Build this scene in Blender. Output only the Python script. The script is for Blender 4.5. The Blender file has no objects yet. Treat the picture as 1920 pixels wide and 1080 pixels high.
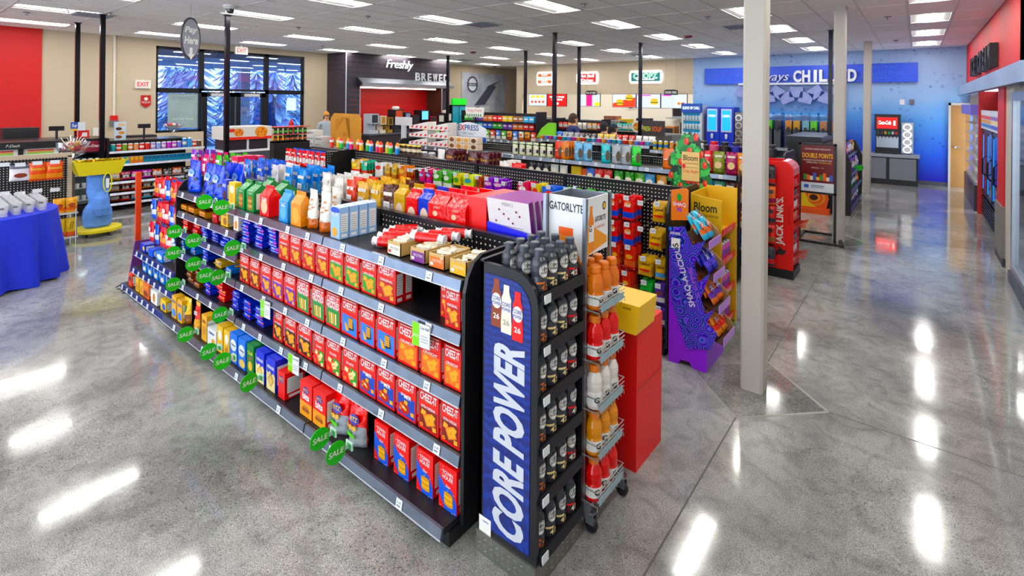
import bpy, math, random
from mathutils import Vector, Matrix
D=bpy.data; SC=bpy.context.scene; COL=SC.collection
R=math.radians; random.seed(7)
# ---------------- camera, sky, exposure ----------------
CH,FOC,CXP,CYP,YAW,ROLL=2.05,953.,960.,188.,R(38.6),R(.55)
RM=(Matrix.Rotation(YAW,4,'Z')@Matrix.Rotation(math.pi/2,4,'X')@Matrix.Rotation(ROLL,4,'Z'))
cam=D.cameras.new('camera'); cam.sensor_width=36; cam.lens=36*FOC/1920; cam.shift_y=-(540-CYP)/1920
cam.clip_start=.05; cam.clip_end=200
co=D.objects.new('camera',cam); COL.objects.link(co); co.matrix_world=Matrix.Translation((0,0,CH))@RM; SC.camera=co
w=D.worlds.new('sky'); SC.world=w; w.use_nodes=True; nt=w.node_tree
bg=nt.nodes['Background']; bg.inputs[0].default_value=(.8,.89,1,1); bg.inputs[1].default_value=2.6
SC.view_settings.view_transform='Standard'; SC.view_settings.look='None'; SC.view_settings.gamma=1
SC.view_settings.use_curve_mapping=False; SC.view_settings.exposure=1.06
LAMP=25.0
# ---------------- helpers ----------------
def ray(u,v): return (RM.to_3x3()@Vector(((u-CXP)/FOC,-(v-CYP)/FOC,-1)))
def on(u,v,ax,val):
    d=ray(u,v); o=Vector((0,0,CH)); return o+d*((val-o[ax])/d[ax])
def PY(u,v,y): return on(u,v,1,y)      # measured point on a plane y = const
def PX(u,v,x): return on(u,v,0,x)
def PZ(u,v,z=0): return on(u,v,2,z)
def lin(h):
    h=h.lstrip('#'); h=h if len(h)==6 else ''.join(a*2 for a in h); c=[int(h[i:i+2],16)/255 for i in (0,2,4)]
    c=[(x/12.92 if x<=.04045 else ((x+.055)/1.055)**2.4) for x in c]; l=.3*c[0]+.55*c[1]+.15*c[2]
    c=[max(0,l+(x-l)*1.22) for x in c]; k=min(1,.68/max(max(c),1e-6))
    return tuple(x*k for x in c)+(1,)
_M={}
def mk(key):
    m=D.materials.new(key); m.use_nodes=True; return m,m.node_tree,m.node_tree.nodes['Principled BSDF']
def mat(h,rough=.4,metal=0,var=.12,scale=30,bump=0,bscale=60,trans=0,emit=0,coat=0,name=None):
    key=name or f'{h}_{rough}_{metal}_{var}_{scale}_{bump}_{trans}_{emit}_{coat}'
    if key in _M: return _M[key]
    m,t,b=mk(key); c=lin(h)
    b.inputs['Roughness'].default_value=rough; b.inputs['Metallic'].default_value=metal
    if coat: b.inputs['Coat Weight'].default_value=coat; b.inputs['Coat Roughness'].default_value=.08
    if var:
        tc=t.nodes.new('ShaderNodeTexCoord'); n=t.nodes.new('ShaderNodeTexNoise'); n.inputs['Scale'].default_value=scale; n.inputs['Detail'].default_value=3
        mx=t.nodes.new('ShaderNodeMix'); mx.data_type='RGBA'
        mx.inputs[6].default_value=tuple(x*(1-var) for x in c[:3])+(1,); mx.inputs[7].default_value=tuple(min(1,x*(1+var)) for x in c[:3])+(1,)
        t.links.new(tc.outputs['Object'],n.inputs['Vector']); t.links.new(n.outputs['Fac'],mx.inputs[0]); t.links.new(mx.outputs[2],b.inputs['Base Color'])
    else: b.inputs['Base Color'].default_value=c
    if bump:
        tc=t.nodes.new('ShaderNodeTexCoord'); n=t.nodes.new('ShaderNodeTexNoise'); n.inputs['Scale'].default_value=bscale; n.inputs['Detail'].default_value=2
        bp=t.nodes.new('ShaderNodeBump'); bp.inputs['Strength'].default_value=bump; bp.inputs['Distance'].default_value=.01
        t.links.new(tc.outputs['Object'],n.inputs['Vector']); t.links.new(n.outputs['Fac'],bp.inputs['Height']); t.links.new(bp.outputs['Normal'],b.inputs['Normal'])
    if trans:
        tr=t.nodes.new('ShaderNodeBsdfTransparent')
        if trans>=.9: b=t.nodes.new('ShaderNodeBsdfGlossy'); b.inputs[0].default_value=c; b.inputs['Roughness'].default_value=.04
        ms=t.nodes.new('ShaderNodeMixShader'); ms.inputs[0].default_value=trans*.85; t.links.new(b.outputs[0],ms.inputs[1]); t.links.new(tr.outputs[0],ms.inputs[2]); t.links.new(ms.outputs[0],t.nodes['Material Output'].inputs[0])
        if trans<.6: tr.inputs[0].default_value=c
    if emit: b.inputs['Emission Color'].default_value=c; b.inputs['Emission Strength'].default_value=emit
    _M[key]=m; return m
def C(h): return mat(h,.38,0,.06,40)                    # printed card
def F(h): return mat(h,.22,0,.14,26,.6,30)             # crinkled plastic film
def G(h,e=1.): return mat(h,.4,0,0,emit=e)              # lit sign or screen
BLK=mat('#101014',.42,.1,.25,50); BLK2=mat('#1c1c22',.3,.3,.2,40); STEEL=mat('#9aa0a8',.28,.9,.1,20); WHT=C('#f2f2ee')
_T={}
def glyph(s,bold=0.,shear=0.):
    k=(s,bold,shear)
    if k in _T: return _T[k]
    c=D.curves.new('t','FONT'); c.body=s; c.offset=bold; c.shear=shear; c.resolution_u=3; c.fill_mode='FRONT'; c.size=1
    o=D.objects.new('t',c); me=o.to_mesh()
    vs=[(v.co.x,v.co.y) for v in me.vertices]; fs=[tuple(p.vertices) for p in me.polygons]; o.to_mesh_clear()
    D.objects.remove(o); D.curves.remove(c)
    if not vs: vs=[(0,0),(1,0),(1,1)]; fs=[]
    x0=min(v[0] for v in vs); x1=max(v[0] for v in vs); y0=min(v[1] for v in vs); y1=max(v[1] for v in vs)
    r=([((a-x0)/(x1-x0+1e-9),(b-y0)/(y1-y0+1e-9)) for a,b in vs],fs,(x1-x0)/(y1-y0+1e-9)); _T[k]=r; return r
class MB:
    def __init__(s): s.v=[];s.f=[];s.m=[];s.mats=[];s.warp=None;s.xf=None
    def mi(s,m):
        if m not in s.mats: s.mats.append(m)
        return s.mats.index(m)
    def add(s,vs,fs,m):
        o=len(s.v)
        if s.warp: vs=[s.warp(Vector(p)) for p in vs]
        if s.xf is not None: vs=[s.xf@Vector(p) for p in vs]
        s.v+= [tuple(p) for p in vs]; i=s.mi(m)
        for f in fs: s.f.append(tuple(o+a for a in f)); s.m.append(i)
        return s
    def box(s,x0,y0,z0,x1,y1,z1,m,top=None,front=None):
        v=[(x0,y0,z0),(x1,y0,z0),(x1,y1,z0),(x0,y1,z0),(x0,y0,z1),(x1,y0,z1),(x1,y1,z1),(x0,y1,z1)]
        s.add(v,[(0,3,2,1),(1,2,6,5),(2,3,7,6),(3,0,4,7)],m); s.add(v,[(4,5,6,7)],top or m); return s.add(v,[(0,1,5,4)],front or m)
    def cbox(s,cx,cy,cz,a,b,c,m,**k): return s.box(cx-a/2,cy-b/2,cz-c/2,cx+a/2,cy+b/2,cz+c/2,m,**k)
    def prism(s,poly,ax,a,b,m,cap=None):
        n=len(poly)
        def P(p,t): return {0:(t,p[0],p[1]),1:(p[0],t,p[1]),2:(p[0],p[1],t)}[ax]
        v=[P(p,a) for p in poly]+[P(p,b) for p in poly]
        s.add(v,[(i,(i+1)%n,n+(i+1)%n,n+i) for i in range(n)],m)
        return s.add(v,[tuple(range(n))[::-1],tuple(range(n,2*n))],cap or m)
    def lathe(s,prof,n,m,c=(0,0,0),ms=None,sx=1,sy=1):
        for k in range(len(prof)-1):
            (r0,z0),(r1,z1)=prof[k],prof[k+1]; v=[]
            for i in range(n):
                a=2*math.pi*i/n; v.append((c[0]+r0*sx*math.cos(a),c[1]+r0*sy*math.sin(a),c[2]+z0))
            for i in range(n):
                a=2*math.pi*i/n; v.append((c[0]+r1*sx*math.cos(a),c[1]+r1*sy*math.sin(a),c[2]+z1))
            s.add(v,[(i,(i+1)%n,n+(i+1)%n,n+i) for i in range(n)],(ms[k] if ms else m))
        return s
    def tube(s,pts,r,m,n=6,close=False):
        P=[Vector(p) for p in pts]; rings=[]
        for i,p in enumerate(P):
            d=(P[min(i+1,len(P)-1)]-P[max(i-1,0)]).normalized()
            if close: d=(P[(i+1)%len(P)]-P[i-1]).normalized()
            u=d.orthogonal().normalized() if abs(d.z)>.9 else d.cross(Vector((0,0,1))).normalized(); w=d.cross(u)
            rr=r[i] if isinstance(r,(list,tuple)) else r
            rings.append([p+(u*math.cos(2*math.pi*k/n)+w*math.sin(2*math.pi*k/n))*rr for k in range(n)])
        v=[q for g in rings for q in g]; fs=[]; L=len(P)
        for i in range(L if close else L-1):
            for k in range(n): a=i*n; b=((i+1)%L)*n; fs.append((a+k,a+(k+1)%n,b+(k+1)%n,b+k))
        if not close: fs+=[tuple(range(n))[::-1],tuple(range((L-1)*n,L*n))]
        return s.add(v,fs,m)
    def text(s,t,o,h,m,ux=(1,0,0),uy=(0,0,1),al='c',mw=None,bold=0.,shear=0.,eps=.0012,th=0):
        vs,fs,asp=glyph(t,bold,shear); W=h*asp
        if mw and W>mw: W=mw
        ox={'c':-W/2,'l':0,'r':-W}[al]; ux=Vector(ux); uy=Vector(uy); nn=ux.cross(uy).normalized(); o=Vector(o)
        P=[o+ux*(ox+a*W)+uy*(b*h)+nn*(eps+th) for a,b in vs]
        if th:
            from collections import Counter
            cnt=Counter(); 
            for f in fs:
                for i in range(len(f)): cnt[frozenset((f[i],f[(i+1)%len(f)]))]+=1
            n=len(P); P2=P+[p-nn*th for p in P]; ed=[]
            for f in fs:
                for i in range(len(f)):
                    a,b=f[i],f[(i+1)%len(f)]
                    if cnt[frozenset((a,b))]==1: ed.append((b,a,n+a,n+b))
            return s.add(P2,list(fs)+ed,m)
        return s.add(P,fs,m)
    def ell(s,o,a,b,m,ux=(1,0,0),uy=(0,0,1),n=16,eps=.0009,th=0):
        ux=Vector(ux);uy=Vector(uy);nn=ux.cross(uy).normalized();o=Vector(o)
        P=[o+ux*(a*math.cos(2*math.pi*i/n))+uy*(b*math.sin(2*math.pi*i/n))+nn*eps for i in range(n)]
        if th:
            P+=[p-nn*th for p in P]; s.add(P,[(n+i,n+(i+1)%n,(i+1)%n,i) for i in range(n)],m); s.add(P,[tuple(range(2*n-1,n-1,-1))],m)
        return s.add(P,[tuple(range(n))],m)
    def poly(s,o,pts,m,ux=(1,0,0),uy=(0,0,1),eps=.0006):
        ux=Vector(ux);uy=Vector(uy);nn=ux.cross(uy).normalized();o=Vector(o)
        return s.add([o+ux*a+uy*b+nn*eps for a,b in pts],[tuple(range(len(pts)))],m)
    def rect(s,o,x0,z0,x1,z1,m,ux=(1,0,0),uy=(0,0,1),eps=.0006):
        return s.poly(o,[(x0,z0),(x1,z0),(x1,z1),(x0,z1)],m,ux,uy,eps)
    def mesh(s,name,smooth=False):
        me=D.meshes.new(name); me.from_pydata(s.v,[],s.f); me.polygons.foreach_set('material_index',s.m)
        for m in s.mats: me.materials.append(m)
        if smooth:
            me.polygons.foreach_set('use_smooth',[True]*len(s.f))
            me.update(); 
        me.update(); return me
    def build(s,name,parent=None,loc=(0,0,0),rz=0,smooth=False): return link(name,s.mesh(name,smooth),parent,loc,rz)
def link(name,me,parent=None,loc=(0,0,0),rz=0,rx=0,ry=0):
    o=D.objects.new(name,me); COL.objects.link(o); o.location=loc; o.rotation_euler=(rx,ry,rz)
    if parent: o.parent=parent
    return o
def tag(o,label,cat,group=None,kind=None):
    o['label']=label; o['category']=cat
    if group: o['group']=group
    if kind: o['kind']=kind
    return o
def thing(name,label,cat,loc=(0,0,0),rz=0,group=None): return tag(link(name,None,None,loc,rz),label,cat,group)
def struct(o): o['kind']='structure'; return o
ORDN='first second third fourth fifth sixth seventh eighth ninth tenth eleventh twelfth thirteenth fourteenth fifteenth sixteenth seventeenth eighteenth nineteenth twentieth'.split()
def ordn(i): return ORDN[i] if i<20 else f'{i+1}th'
_L={}
def prod(name,me,desc,cat,where,loc,rz=0,rx=0,ry=0,order='from the left'):
    o=link(name,me,None,(loc[0],loc[1],loc[2]+.002),rz,rx,ry); o['category']=cat; o['group']=(desc+' '+where)[:80]
    _L.setdefault((desc,where,order),[]).append(o); return o
def finish_labels():
    for (d,wh,od),L in _L.items():
        if len(L)==1: L[0]['label']=f'{d}, {wh}'; del L[0]['group']; continue
        for i,o in enumerate(L):
            if len(L)==2 and od=='from the left': o['label']=f'{("left","right")[i]} {d} of two, {wh}'
            elif len(L)==2: o['label']=f'{("front","rear")[i]} {d} of two, {wh}'
            else: o['label']=f'{ordn(i)} {d} {od}, {wh}'
def clone(o,parent=None):
    c=o.copy(); COL.objects.link(c); c.parent=parent
    for ch in o.children: clone(ch,c)
    return c
# ---------------- room shell ----------------
XL,XR,YB,ZC=-14.75,.93,16.7,3.49
YF=-6.0
def floor_mat(k=1.,ag=0):
    m,t,b=mk('polished_concrete'); N=t.nodes; L=t.links
    tc=N.new('ShaderNodeTexCoord')
    def noise(s,d=4,dist=0):
        n=N.new('ShaderNodeTexNoise'); n.inputs['Scale'].default_value=s; n.inputs['Detail'].default_value=d; n.inputs['Distortion'].default_value=dist; L.new(tc.outputs['Object'],n.inputs['Vector']); return n
    def ramp(src,stops):
        r=N.new('ShaderNodeValToRGB'); e=r.color_ramp.elements
        while len(e)<len(stops): e.new(.5)
        for k,(p,c) in zip(e,stops): k.position=p; k.color=(c,c,c*.985,1) if not isinstance(c,tuple) else c
        L.new(src,r.inputs[0]); return r
    def mix(a,bb,f,mode='MULTIPLY'):
        x=N.new('ShaderNodeMix'); x.data_type='RGBA'; x.blend_type=mode
        if isinstance(f,float): x.inputs[0].default_value=f
        else: L.new(f,x.inputs[0])
        L.new(a,x.inputs[6]); L.new(bb,x.inputs[7]); return x.outputs[2]
    big=ramp(noise(.9,6,.6).outputs['Fac'],[(.3,.13*k),(.5,.25*k),(.72,.39*k)])
    mid=ramp(noise(7,5,1.2).outputs['Fac'],[(.3,.62),(.55,1.),(.8,1.1)])
    v=N.new('ShaderNodeTexVoronoi'); v.inputs['Scale'].default_value=130; L.new(tc.outputs['Object'],v.inputs['Vector'])
    sp=ramp(v.outputs['Color'],[(.12,.22),(.3,.95),(.75,1.),(.9,1.5)])
    fine=ramp(noise(210,2).outputs['Fac'],[(.36,.32),(.5,1.),(.64,1.5)])
    agg=ramp(noise(.55,3).outputs['Fac'],[(.42,.1+ag),(.62,.7+ag*.3)])
    c=mix(big.outputs[0],mid.outputs[0],.8); c=mix(c,fine.outputs[0],.75); c=mix(c,sp.outputs[0],agg.outputs[0])
    L.new(c,b.inputs['Base Color'])
    rr=ramp(noise(3,5).outputs['Fac'],[(.3,.05),(.7,.15)]); L.new(rr.outputs[0],b.inputs['Roughness'])
    b.inputs['Specular IOR Level'].default_value=.5; b.inputs['Coat Weight'].default_value=.25; b.inputs['Coat Roughness'].default_value=.035
    bp=N.new('ShaderNodeBump'); bp.inputs['Strength'].default_value=.035; bp.inputs['Distance'].default_value=.02
    L.new(noise(2.2,3).outputs['Fac'],bp.inputs['Height']); L.new(bp.outputs['Normal'],b.inputs['Normal'])
    return m
fl=MB().box(XL-.2,YF,-.2,XR+.3,YB+.2,0,floor_mat()).build('floor'); struct(fl)
JT=mat('#4a4a48',.7); JT2=mat('#85857f',.4)
mb=MB()
def joint(a,b,wd,m,z=.0006):
    a=Vector((*a,z));b=Vector((*b,z));d=(b-a).normalized();n=Vector((-d.y,d.x,0))*wd/2
    MBJ=MB().add([a-n,b-n,b+n,a+n],[(0,1,2,3)],m); struct(MBJ.build('floor_joint',fl))
CXc=-.91
for y0,y1 in ((YF,3.50),(4.42,8.55),(9.45,YB)): joint((CXc,y0),(CXc,y1),.008,JT)
for yy in (3.96,9.0):
    struct(MB().add([(CXc,yy-.46,.0004),(CXc+.46,yy,.0004),(CXc,yy+.46,.0004),(CXc-.46,yy,.0004)],[(0,1,2,3)],floor_mat(.75,.7)).build('floor_patch',fl))
    for a,b in (((CXc,yy-.46),(CXc+.46,yy)),((CXc+.46,yy),(CXc,yy+.46)),((CXc,yy+.46),(CXc-.46,yy)),((CXc-.46,yy),(CXc,yy-.46))): joint(a,b,.02,JT2,.0008)
joint((CXc+.46,3.96),(XR,3.96),.008,JT); joint((-9,3.96),(CXc-.46,3.96),.008,JT); joint((-5.95,YF),(-5.95,1.5),.008,JT); joint((-14.5,-1.1),(CXc,-1.1),.008,JT)
BEIGE=mat('#bcae9a',.75,0,.10,260,.25,240); REDW=mat('#b81a26',.6,0,.05,8); GREYC=mat('#aca8a2',.55,0,.03,8)
def wallbox(name,a,b,m): return struct(MB().box(*a,*b,m).build(name))
# left wall (front of the shop) with window opening
wl=PX(293,85,XL); wr=PX(572,85,XL); WY0,WY1=wl.y,wr.y; WZ1=3.32; WZ0=1.2
wallbox('wall_left_red',(XL-.2,YF,0),(XL+.03,PX(78,100,XL).y,ZC),REDW)
y0=PX(78,100,XL).y
wallbox('wall_left_beige',(XL-.2,y0,0),(XL,WY0,ZC),BEIGE)
wallbox('wall_left_header',(XL-.2,WY0,WZ1),(XL,WY1,ZC),BEIGE)
wallbox('wall_left_beyond',(XL-.2,WY1,0),(XL,19.6,ZC),BEIGE)
KX0=-13.1
wallbox('wall_back',(KX0,YB,2.3),(-5.75,YB+.2,ZC),BEIGE); wallbox('wall_back_pier',(KX0,YB,0),(KX0+.3,YB+.2,2.3),BEIGE)
wallbox('wall_kitchen',(XL-.2,19.5,0),(-5.6,19.7,ZC),mat('#d9d5cc',.6)); wallbox('wall_kitchen_side',(-5.75,YB+.2,0),(-5.6,19.5,ZC),mat('#d9d5cc',.6)); wallbox('wall_corridor',(KX0,YB+.2,0),(KX0+.15,19.5,ZC),BEIGE)
struct(MB().box(XL-.2,YB+.2,-.2,-5.6,19.7,0,mat('#8a8a86',.4)).build('floor_kitchen')); struct(MB().box(XL-.2,YB+.2,ZC,-5.6,19.7,ZC+.2,mat('#d0d0cc',.8)).build('ceiling_kitchen'))
# blue bubble wall
def blue_mat():
    m,t,b=mk('blue_bubble_mural'); N=t.nodes; L=t.links
    tc=N.new('ShaderNodeTexCoord'); sep=N.new('ShaderNodeSeparateXYZ'); L.new(tc.outputs['Object'],sep.inputs[0])
    ns=N.new('ShaderNodeTexNoise'); ns.inputs['Scale'].default_value=.7; L.new(tc.outputs['Object'],ns.inputs['Vector'])
    ad=N.new('ShaderNodeMath'); ad.operation='MULTIPLY_ADD'; ad.inputs[1].default_value=1.1; L.new(ns.outputs['Fac'],ad.inputs[0]); L.new(sep.outputs['Z'],ad.inputs[2])
    mr=N.new('ShaderNodeMapRange'); mr.inputs[1].default_value=.6; mr.inputs[2].default_value=3.3; L.new(ad.outputs[0],mr.inputs[0])
    r=N.new('ShaderNodeValToRGB'); e=r.color_ramp.elements; e[0].color=lin('#0420a8'); e[1].color=lin('#a9c6f0'); e.new(.35).color=lin('#1a5ad0'); e.new(.6).color=lin('#5f9ce2'); e.new(.78).color=lin('#9cc0ec'); L.new(mr.outputs[0],r.inputs[0])
    v=N.new('ShaderNodeTexVoronoi'); v.inputs['Scale'].default_value=7; L.new(tc.outputs['Object'],v.inputs['Vector'])
    rb=N.new('ShaderNodeValToRGB'); e=rb.color_ramp.elements; e[0].position=.14; e[0].color=(0,0,0,1); e[1].position=.28; e[1].color=(0,0,0,1); k=e.new(.21); k.color=(1,1,1,1); L.new(v.outputs['Distance'],rb.inputs[0])
    n2=N.new('ShaderNodeTexNoise'); n2.inputs['Scale'].default_value=2.5; L.new(tc.outputs['Object'],n2.inputs['Vector'])
    mu=N.new('ShaderNodeMath'); mu.operation='MULTIPLY'; mu.use_clamp=True; L.new(rb.outputs[0],mu.inputs[0]); m3=N.new('ShaderNodeMapRange'); m3.inputs[1].default_value=.42; m3.inputs[2].default_value=.6; L.new(n2.outputs['Fac'],m3.inputs[0]); L.new(m3.outputs[0],mu.inputs[1])
    mx=N.new('ShaderNodeMix'); mx.data_type='RGBA'; mx.inputs[7].default_value=lin('#14479e'); L.new(mu.outputs[0],mx.inputs[0]); L.new(r.outputs[0],mx.inputs[6]); L.new(mx.outputs[2],b.inputs['Base Color'])
    b.inputs['Roughness'].default_value=.45; return m
BLUEW=blue_mat()
wallbox('wall_back_blue',(-5.75,YB,0),(XR+.3,YB+.2,ZC),BLUEW)
# ceiling: tiles, grid, lamps
tx,ty=.57,1.125; LX=[.15-2.28*i for i in range(7)]; LY=[1.9+2.25*i for i in range(-3,7)]
ce=MB().box(XL-.2,YF,ZC+.03,XR+.3,YB+.2,ZC+.2,mat('#777777',.9)).build('ceiling'); struct(ce)
TILE=mat('#ecece8',.9,0,.07,220,.3,300); [setattr(nd.inputs[7],'default_value',(.94,.94,.93,1)) or setattr(nd.inputs[6],'default_value',(.86,.86,.85,1)) for nd in TILE.node_tree.nodes if nd.type=='MIX']; GRID=mat('#f2f2f0',.6,0,.03)
def cells():
    out=[]
    i0=math.floor((XL-.15)/tx)-1; i1=math.ceil((XR-.15)/tx)+1
    for i in range(i0,i1+1):
        for j in range(-8,16):
            cx=.15+tx*i; cy=1.9+ty*j
            if cx-tx/2>XR-.1 or cx+tx/2<XL+.1 or cy-ty/2>YB-.1 or cy+ty/2<YF: continue
            out.append((i,j,cx,cy))
    return out
def infr(x,y,z,mx=60):
    p=RM.inverted().to_3x3()@(Vector((x,y,z-CH)));
    if p.z>-.3: return False
    u=CXP+FOC*p.x/-p.z; v=CYP-FOC*p.y/-p.z; return -mx<u<1920+mx and -mx<v<1080+mx
tl=MB().box(-tx/2+.011,-ty/2+.011,ZC-.004,tx/2-.011,ty/2-.011,ZC+.02,TILE).mesh('ceiling_tile')
vis=[];rest=MB()
for i,j,cx,cy in cells():
    if i%4==0 and j%2==0: continue
    (vis.append((math.hypot(cx,cy),cx,cy)) if infr(cx,cy,ZC,120) else rest.box(cx-tx/2+.011,cy-ty/2+.011,ZC-.004,cx+tx/2-.011,cy+ty/2-.011,ZC+.02,TILE))
vis.sort()
for k,(d,cx,cy) in enumerate(vis):
    if k<300: link('ceiling_tile',tl,ce,(cx,cy,0))
    else: rest.box(cx-tx/2+.011,cy-ty/2+.011,ZC-.004,cx+tx/2-.011,cy+ty/2-.011,ZC+.02,TILE)
o=rest.build('far_ceiling_tiles',ce); o['kind']='stuff'
g=MB()
for i in range(-28,4):
    x=.15+tx*(i+.5); 
    if XL<x<XR: g.box(x-.012,YF,ZC-.009,x+.012,YB,ZC+.01,GRID)
for j in range(-8,16):
    y=1.9+ty*(j+.5)
    if YF<y<YB: g.box(XL,y-.012,ZC-.009,XR,y+.012,ZC+.01,GRID)
struct(g.build('ceiling_grid',ce))
# 2 x 4 troffers: housing and lit lens
LENS=mat('#fffdf8',.5,0,0,emit=LAMP,name='lamp_lens'); HOUS=mat('#eeeeec',.5,0,0)
hm=MB()
for a,b in (((-tx/2,-ty/2),(tx/2,-ty/2+.03)),((-tx/2,ty/2-.03),(tx/2,ty/2)),((-tx/2,-ty/2),(-tx/2+.03,ty/2)),((tx/2-.03,-ty/2),(tx/2,ty/2))): hm.box(a[0],a[1],ZC-.012,b[0],b[1],ZC+.02,HOUS)
for sx in (-1,1): hm.prism([(sx*(tx/2-.03),ZC-.002),(sx*.13,ZC+.028),(sx*.13,ZC+.03),(sx*(tx/2-.03),ZC+.005)],1,-ty/2+.03,ty/2-.03,HOUS)
hmm=hm.mesh('lamp_housing')
lmm=MB().prism([(-.1,ZC+.012),(-.08,ZC-.004),(.08,ZC-.004),(.1,ZC+.012)],1,-ty/2+.03,ty/2-.03,LENS).mesh('lamp_lens')
for a,y in enumerate(LY):
    for b,x in enumerate(LX):
        if y<1 and not -9<x: continue
        t=thing('ceiling_light',f'recessed white ceiling light, {ordn(a-3) if a>2 else ordn(2-a)} row {"ahead of" if a>2 else "behind"} the camera, {ordn(b)} from the cooler wall','ceiling light',(x,y,0),0,'recessed ceiling lights')
        link('lamp_housing',hmm,t); link('lamp_lens',lmm,t)
# columns
for k,(yy,lb) in enumerate(((3.96,'nearest pale grey square column standing in a floor diamond'),(9.0,'pale grey column beside the framed points poster'),(14.3,'farthest pale grey column before the blue wall'))):
    c=MB(); s=.075; bv=.016
    pl=[(s,-s+bv),(s,s-bv),(s-bv,s),(-s+bv,s),(-s,s-bv),(-s,-s+bv),(-s+bv,-s),(s-bv,-s)]
    c.prism([(a,b) for a,b in pl],2,0,ZC,GREYC)
    tag(c.build('column',None,(CXc,yy,0)),lb,'column','square columns')
# ---------------- product shapes ----------------
def sq(mb,o,cx,cz,s,a,m,eps=.001,**k):
    mb.poly(o,[(cx+s*math.cos(a+i*math.pi/2),cz+s*math.sin(a+i*math.pi/2)) for i in range(4)],m,eps=eps,**k)
def nutrition(mb,w,d,h,f=.8):
    o=(w,0,0); ux=(0,1,0)
    mb.rect(o,d*.12,h*.22,d*.88,h*f,C('#d9dcdc'),ux)
    for i in range(7): mb.rect(o,d*.18,h*(.27+i*.07),d*.8,h*(.285+i*.07),C('#7d8084'),ux,eps=.0012)
    mb.rect(o,d*.2,h*.05,d*.8,h*.15,C('#e8e8e8'),ux)
def cbx(name,w,d,h,body,art=None,top=None,nut=True):
    mb=MB(); mb.box(0,0,0,w,d,h,C(body),top=C(top or body))
    if nut: nutrition(mb,w,d,h)
    if art: art(mb,w,h)
    return mb.mesh(name)
OR=C('#e88a1c'); OR2=C('#f4b545'); YL=C('#f3c51e'); CREAM=C('#e8d9a4')
def crackers(mb,w,h,a=OR,b=OR2,z=.3,s=.27):
    o=(0,0,0)
    sq(mb,o,w*.26,h*(z+.12),w*.16,.5,b); sq(mb,o,w*.55,h*z,w*s*1.25,1.2,a,.0014); sq(mb,o,w*.72,h*(z+.1),w*.15,.3,b,.0017)
    sq(mb,o,w*.57,h*z,w*s*.95,1.25,b,.002); mb.ell((w*.56,0,h*z),w*.05,w*.05,OR,eps=.0024,n=8); sq(mb,o,w*.8,h*(z-.17),w*.13,.9,b,.0017)
    mb.ell((w*.17,0,h*.11),w*.08,w*.08,YL,eps=.0015,n=10); mb.ell((w*.17,0,h*.11),w*.045,w*.045,C('#b31218'),eps=.002,n=8)
def cheez(panel=None,sub=None,kind=0,subc='#ffffff'):
    def art(mb,w,h):
        o=(0,0,0)
        mb.rect(o,w*.1,h*.955,w*.9,h*.975,C('#f4d9d4')); mb.rect(o,0,h*.93,w,h,C('#8f0d14'),eps=.0004)
        mb.text('CHEEZ-IT',(w*.5,0,h*.72),h*.19,C('#ffffff'),mw=w*.82,bold=.02); mb.rect(o,w*.3,h*.685,w*.78,h*.695,OR)
        if kind==3:
            mb.text('GROOVES',(w*.5,0,h*.58),h*.17,C('#ffffff'),mw=w*.9,bold=.02,eps=.002)
        if panel: mb.poly(o,[(w*.06,h*.08),(w*.94,h*.04),(w*.94,h*.53),(w*.06,h*.57)],C(panel))
        elif kind==0: mb.rect(o,w*.06,h*.05,w*.94,h*.58,C('#a30f16'))
        if sub: mb.text(sub,(w*.5,0,h*.54),h*.07,C(subc),mw=w*.7,bold=.015,eps=.0022)
        if kind==3:
            for i in range(4): mb.poly(o,[(w*(.2+i*.15),h*.42),(w*(.3+i*.15),h*.44),(w*(.38+i*.13),h*.12),(w*(.29+i*.13),h*.1)],CREAM if i%2 else OR2,eps=.002)
        elif kind==4:
            mb.poly(o,[(w*.42,h*.5),(w*.7,h*.53),(w*.8,h*.2),(w*.5,h*.16)],C('#15171f'),eps=.0018)
            for i in range(5): mb.rect(o,w*.45,h*(.24+i*.055),w*.72,h*(.28+i*.055),OR2,eps=.0024)
            mb.poly(o,[(w*.2,h*.36),(w*.36,h*.3),(w*.5,h*.14),(w*.3,h*.12)],OR2,eps=.002)
        elif kind==5: 
            mb.poly(o,[(w*.5,h*.06),(w*.94,h*.06),(w*.94,h*.45),(w*.5,h*.48)],C('#2f8a34'),eps=.0012); crackers(mb,w,h,OR,CREAM,.25,.2)
        elif kind==6:
            mb.ell((w*.38,0,h*.24),w*.3,h*.15,C('#a00c12'),eps=.0012)
            for i in range(7): mb.ell((w*(.2+.35*((i*37)%10)/10),0,h*(.2+.12*((i*53)%10)/10)),w*.07,w*.06,(OR,OR2,CREAM)[i%3],eps=.0018+.0002*i,n=8)
            sq(mb,o,w*.5,h*.4,w*.13,.5,OR2,.003); sq(mb,o,w*.82,h*.17,w*.12,.8,OR2)
            mb.text('MIX',(w*.6,0,h*.5),h*.09,C('#ffffff'),bold=.02,eps=.003)
        else: crackers(mb,w,h)
    return art
RED='#c9121b'
CB={k:cbx('cracker_box',.11,.055,.19,bd,a) for k,bd,a in (
 ('orig',RED,cheez(None,'ORIGINAL')),('green',RED,cheez('#2f8a34','WHITE CHEDDAR',1)),('brown',RED,cheez('#5a1410','EXTRA TOASTY',1)),
 ('purple',RED,cheez('#5a2a8f','CHEDDAR JACK',1)),('gvg',RED,cheez('#1f7d3e','SHARP WHITE',3)),('gvb',RED,cheez('#3f78d2',None,4)),
 ('crunchy',RED,cheez('#ea7a20','CRUNCHY',1)),('hot',RED,cheez('#241616','HOT & SPICY',1)),('duoz',RED,cheez(None,'DUOZ',5)),('mix',RED,cheez('#1f3f9c','SNACK',6)),('sharp',RED,cheez('#6d1a12','EXTRA CHEDDAR',1)))}
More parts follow.
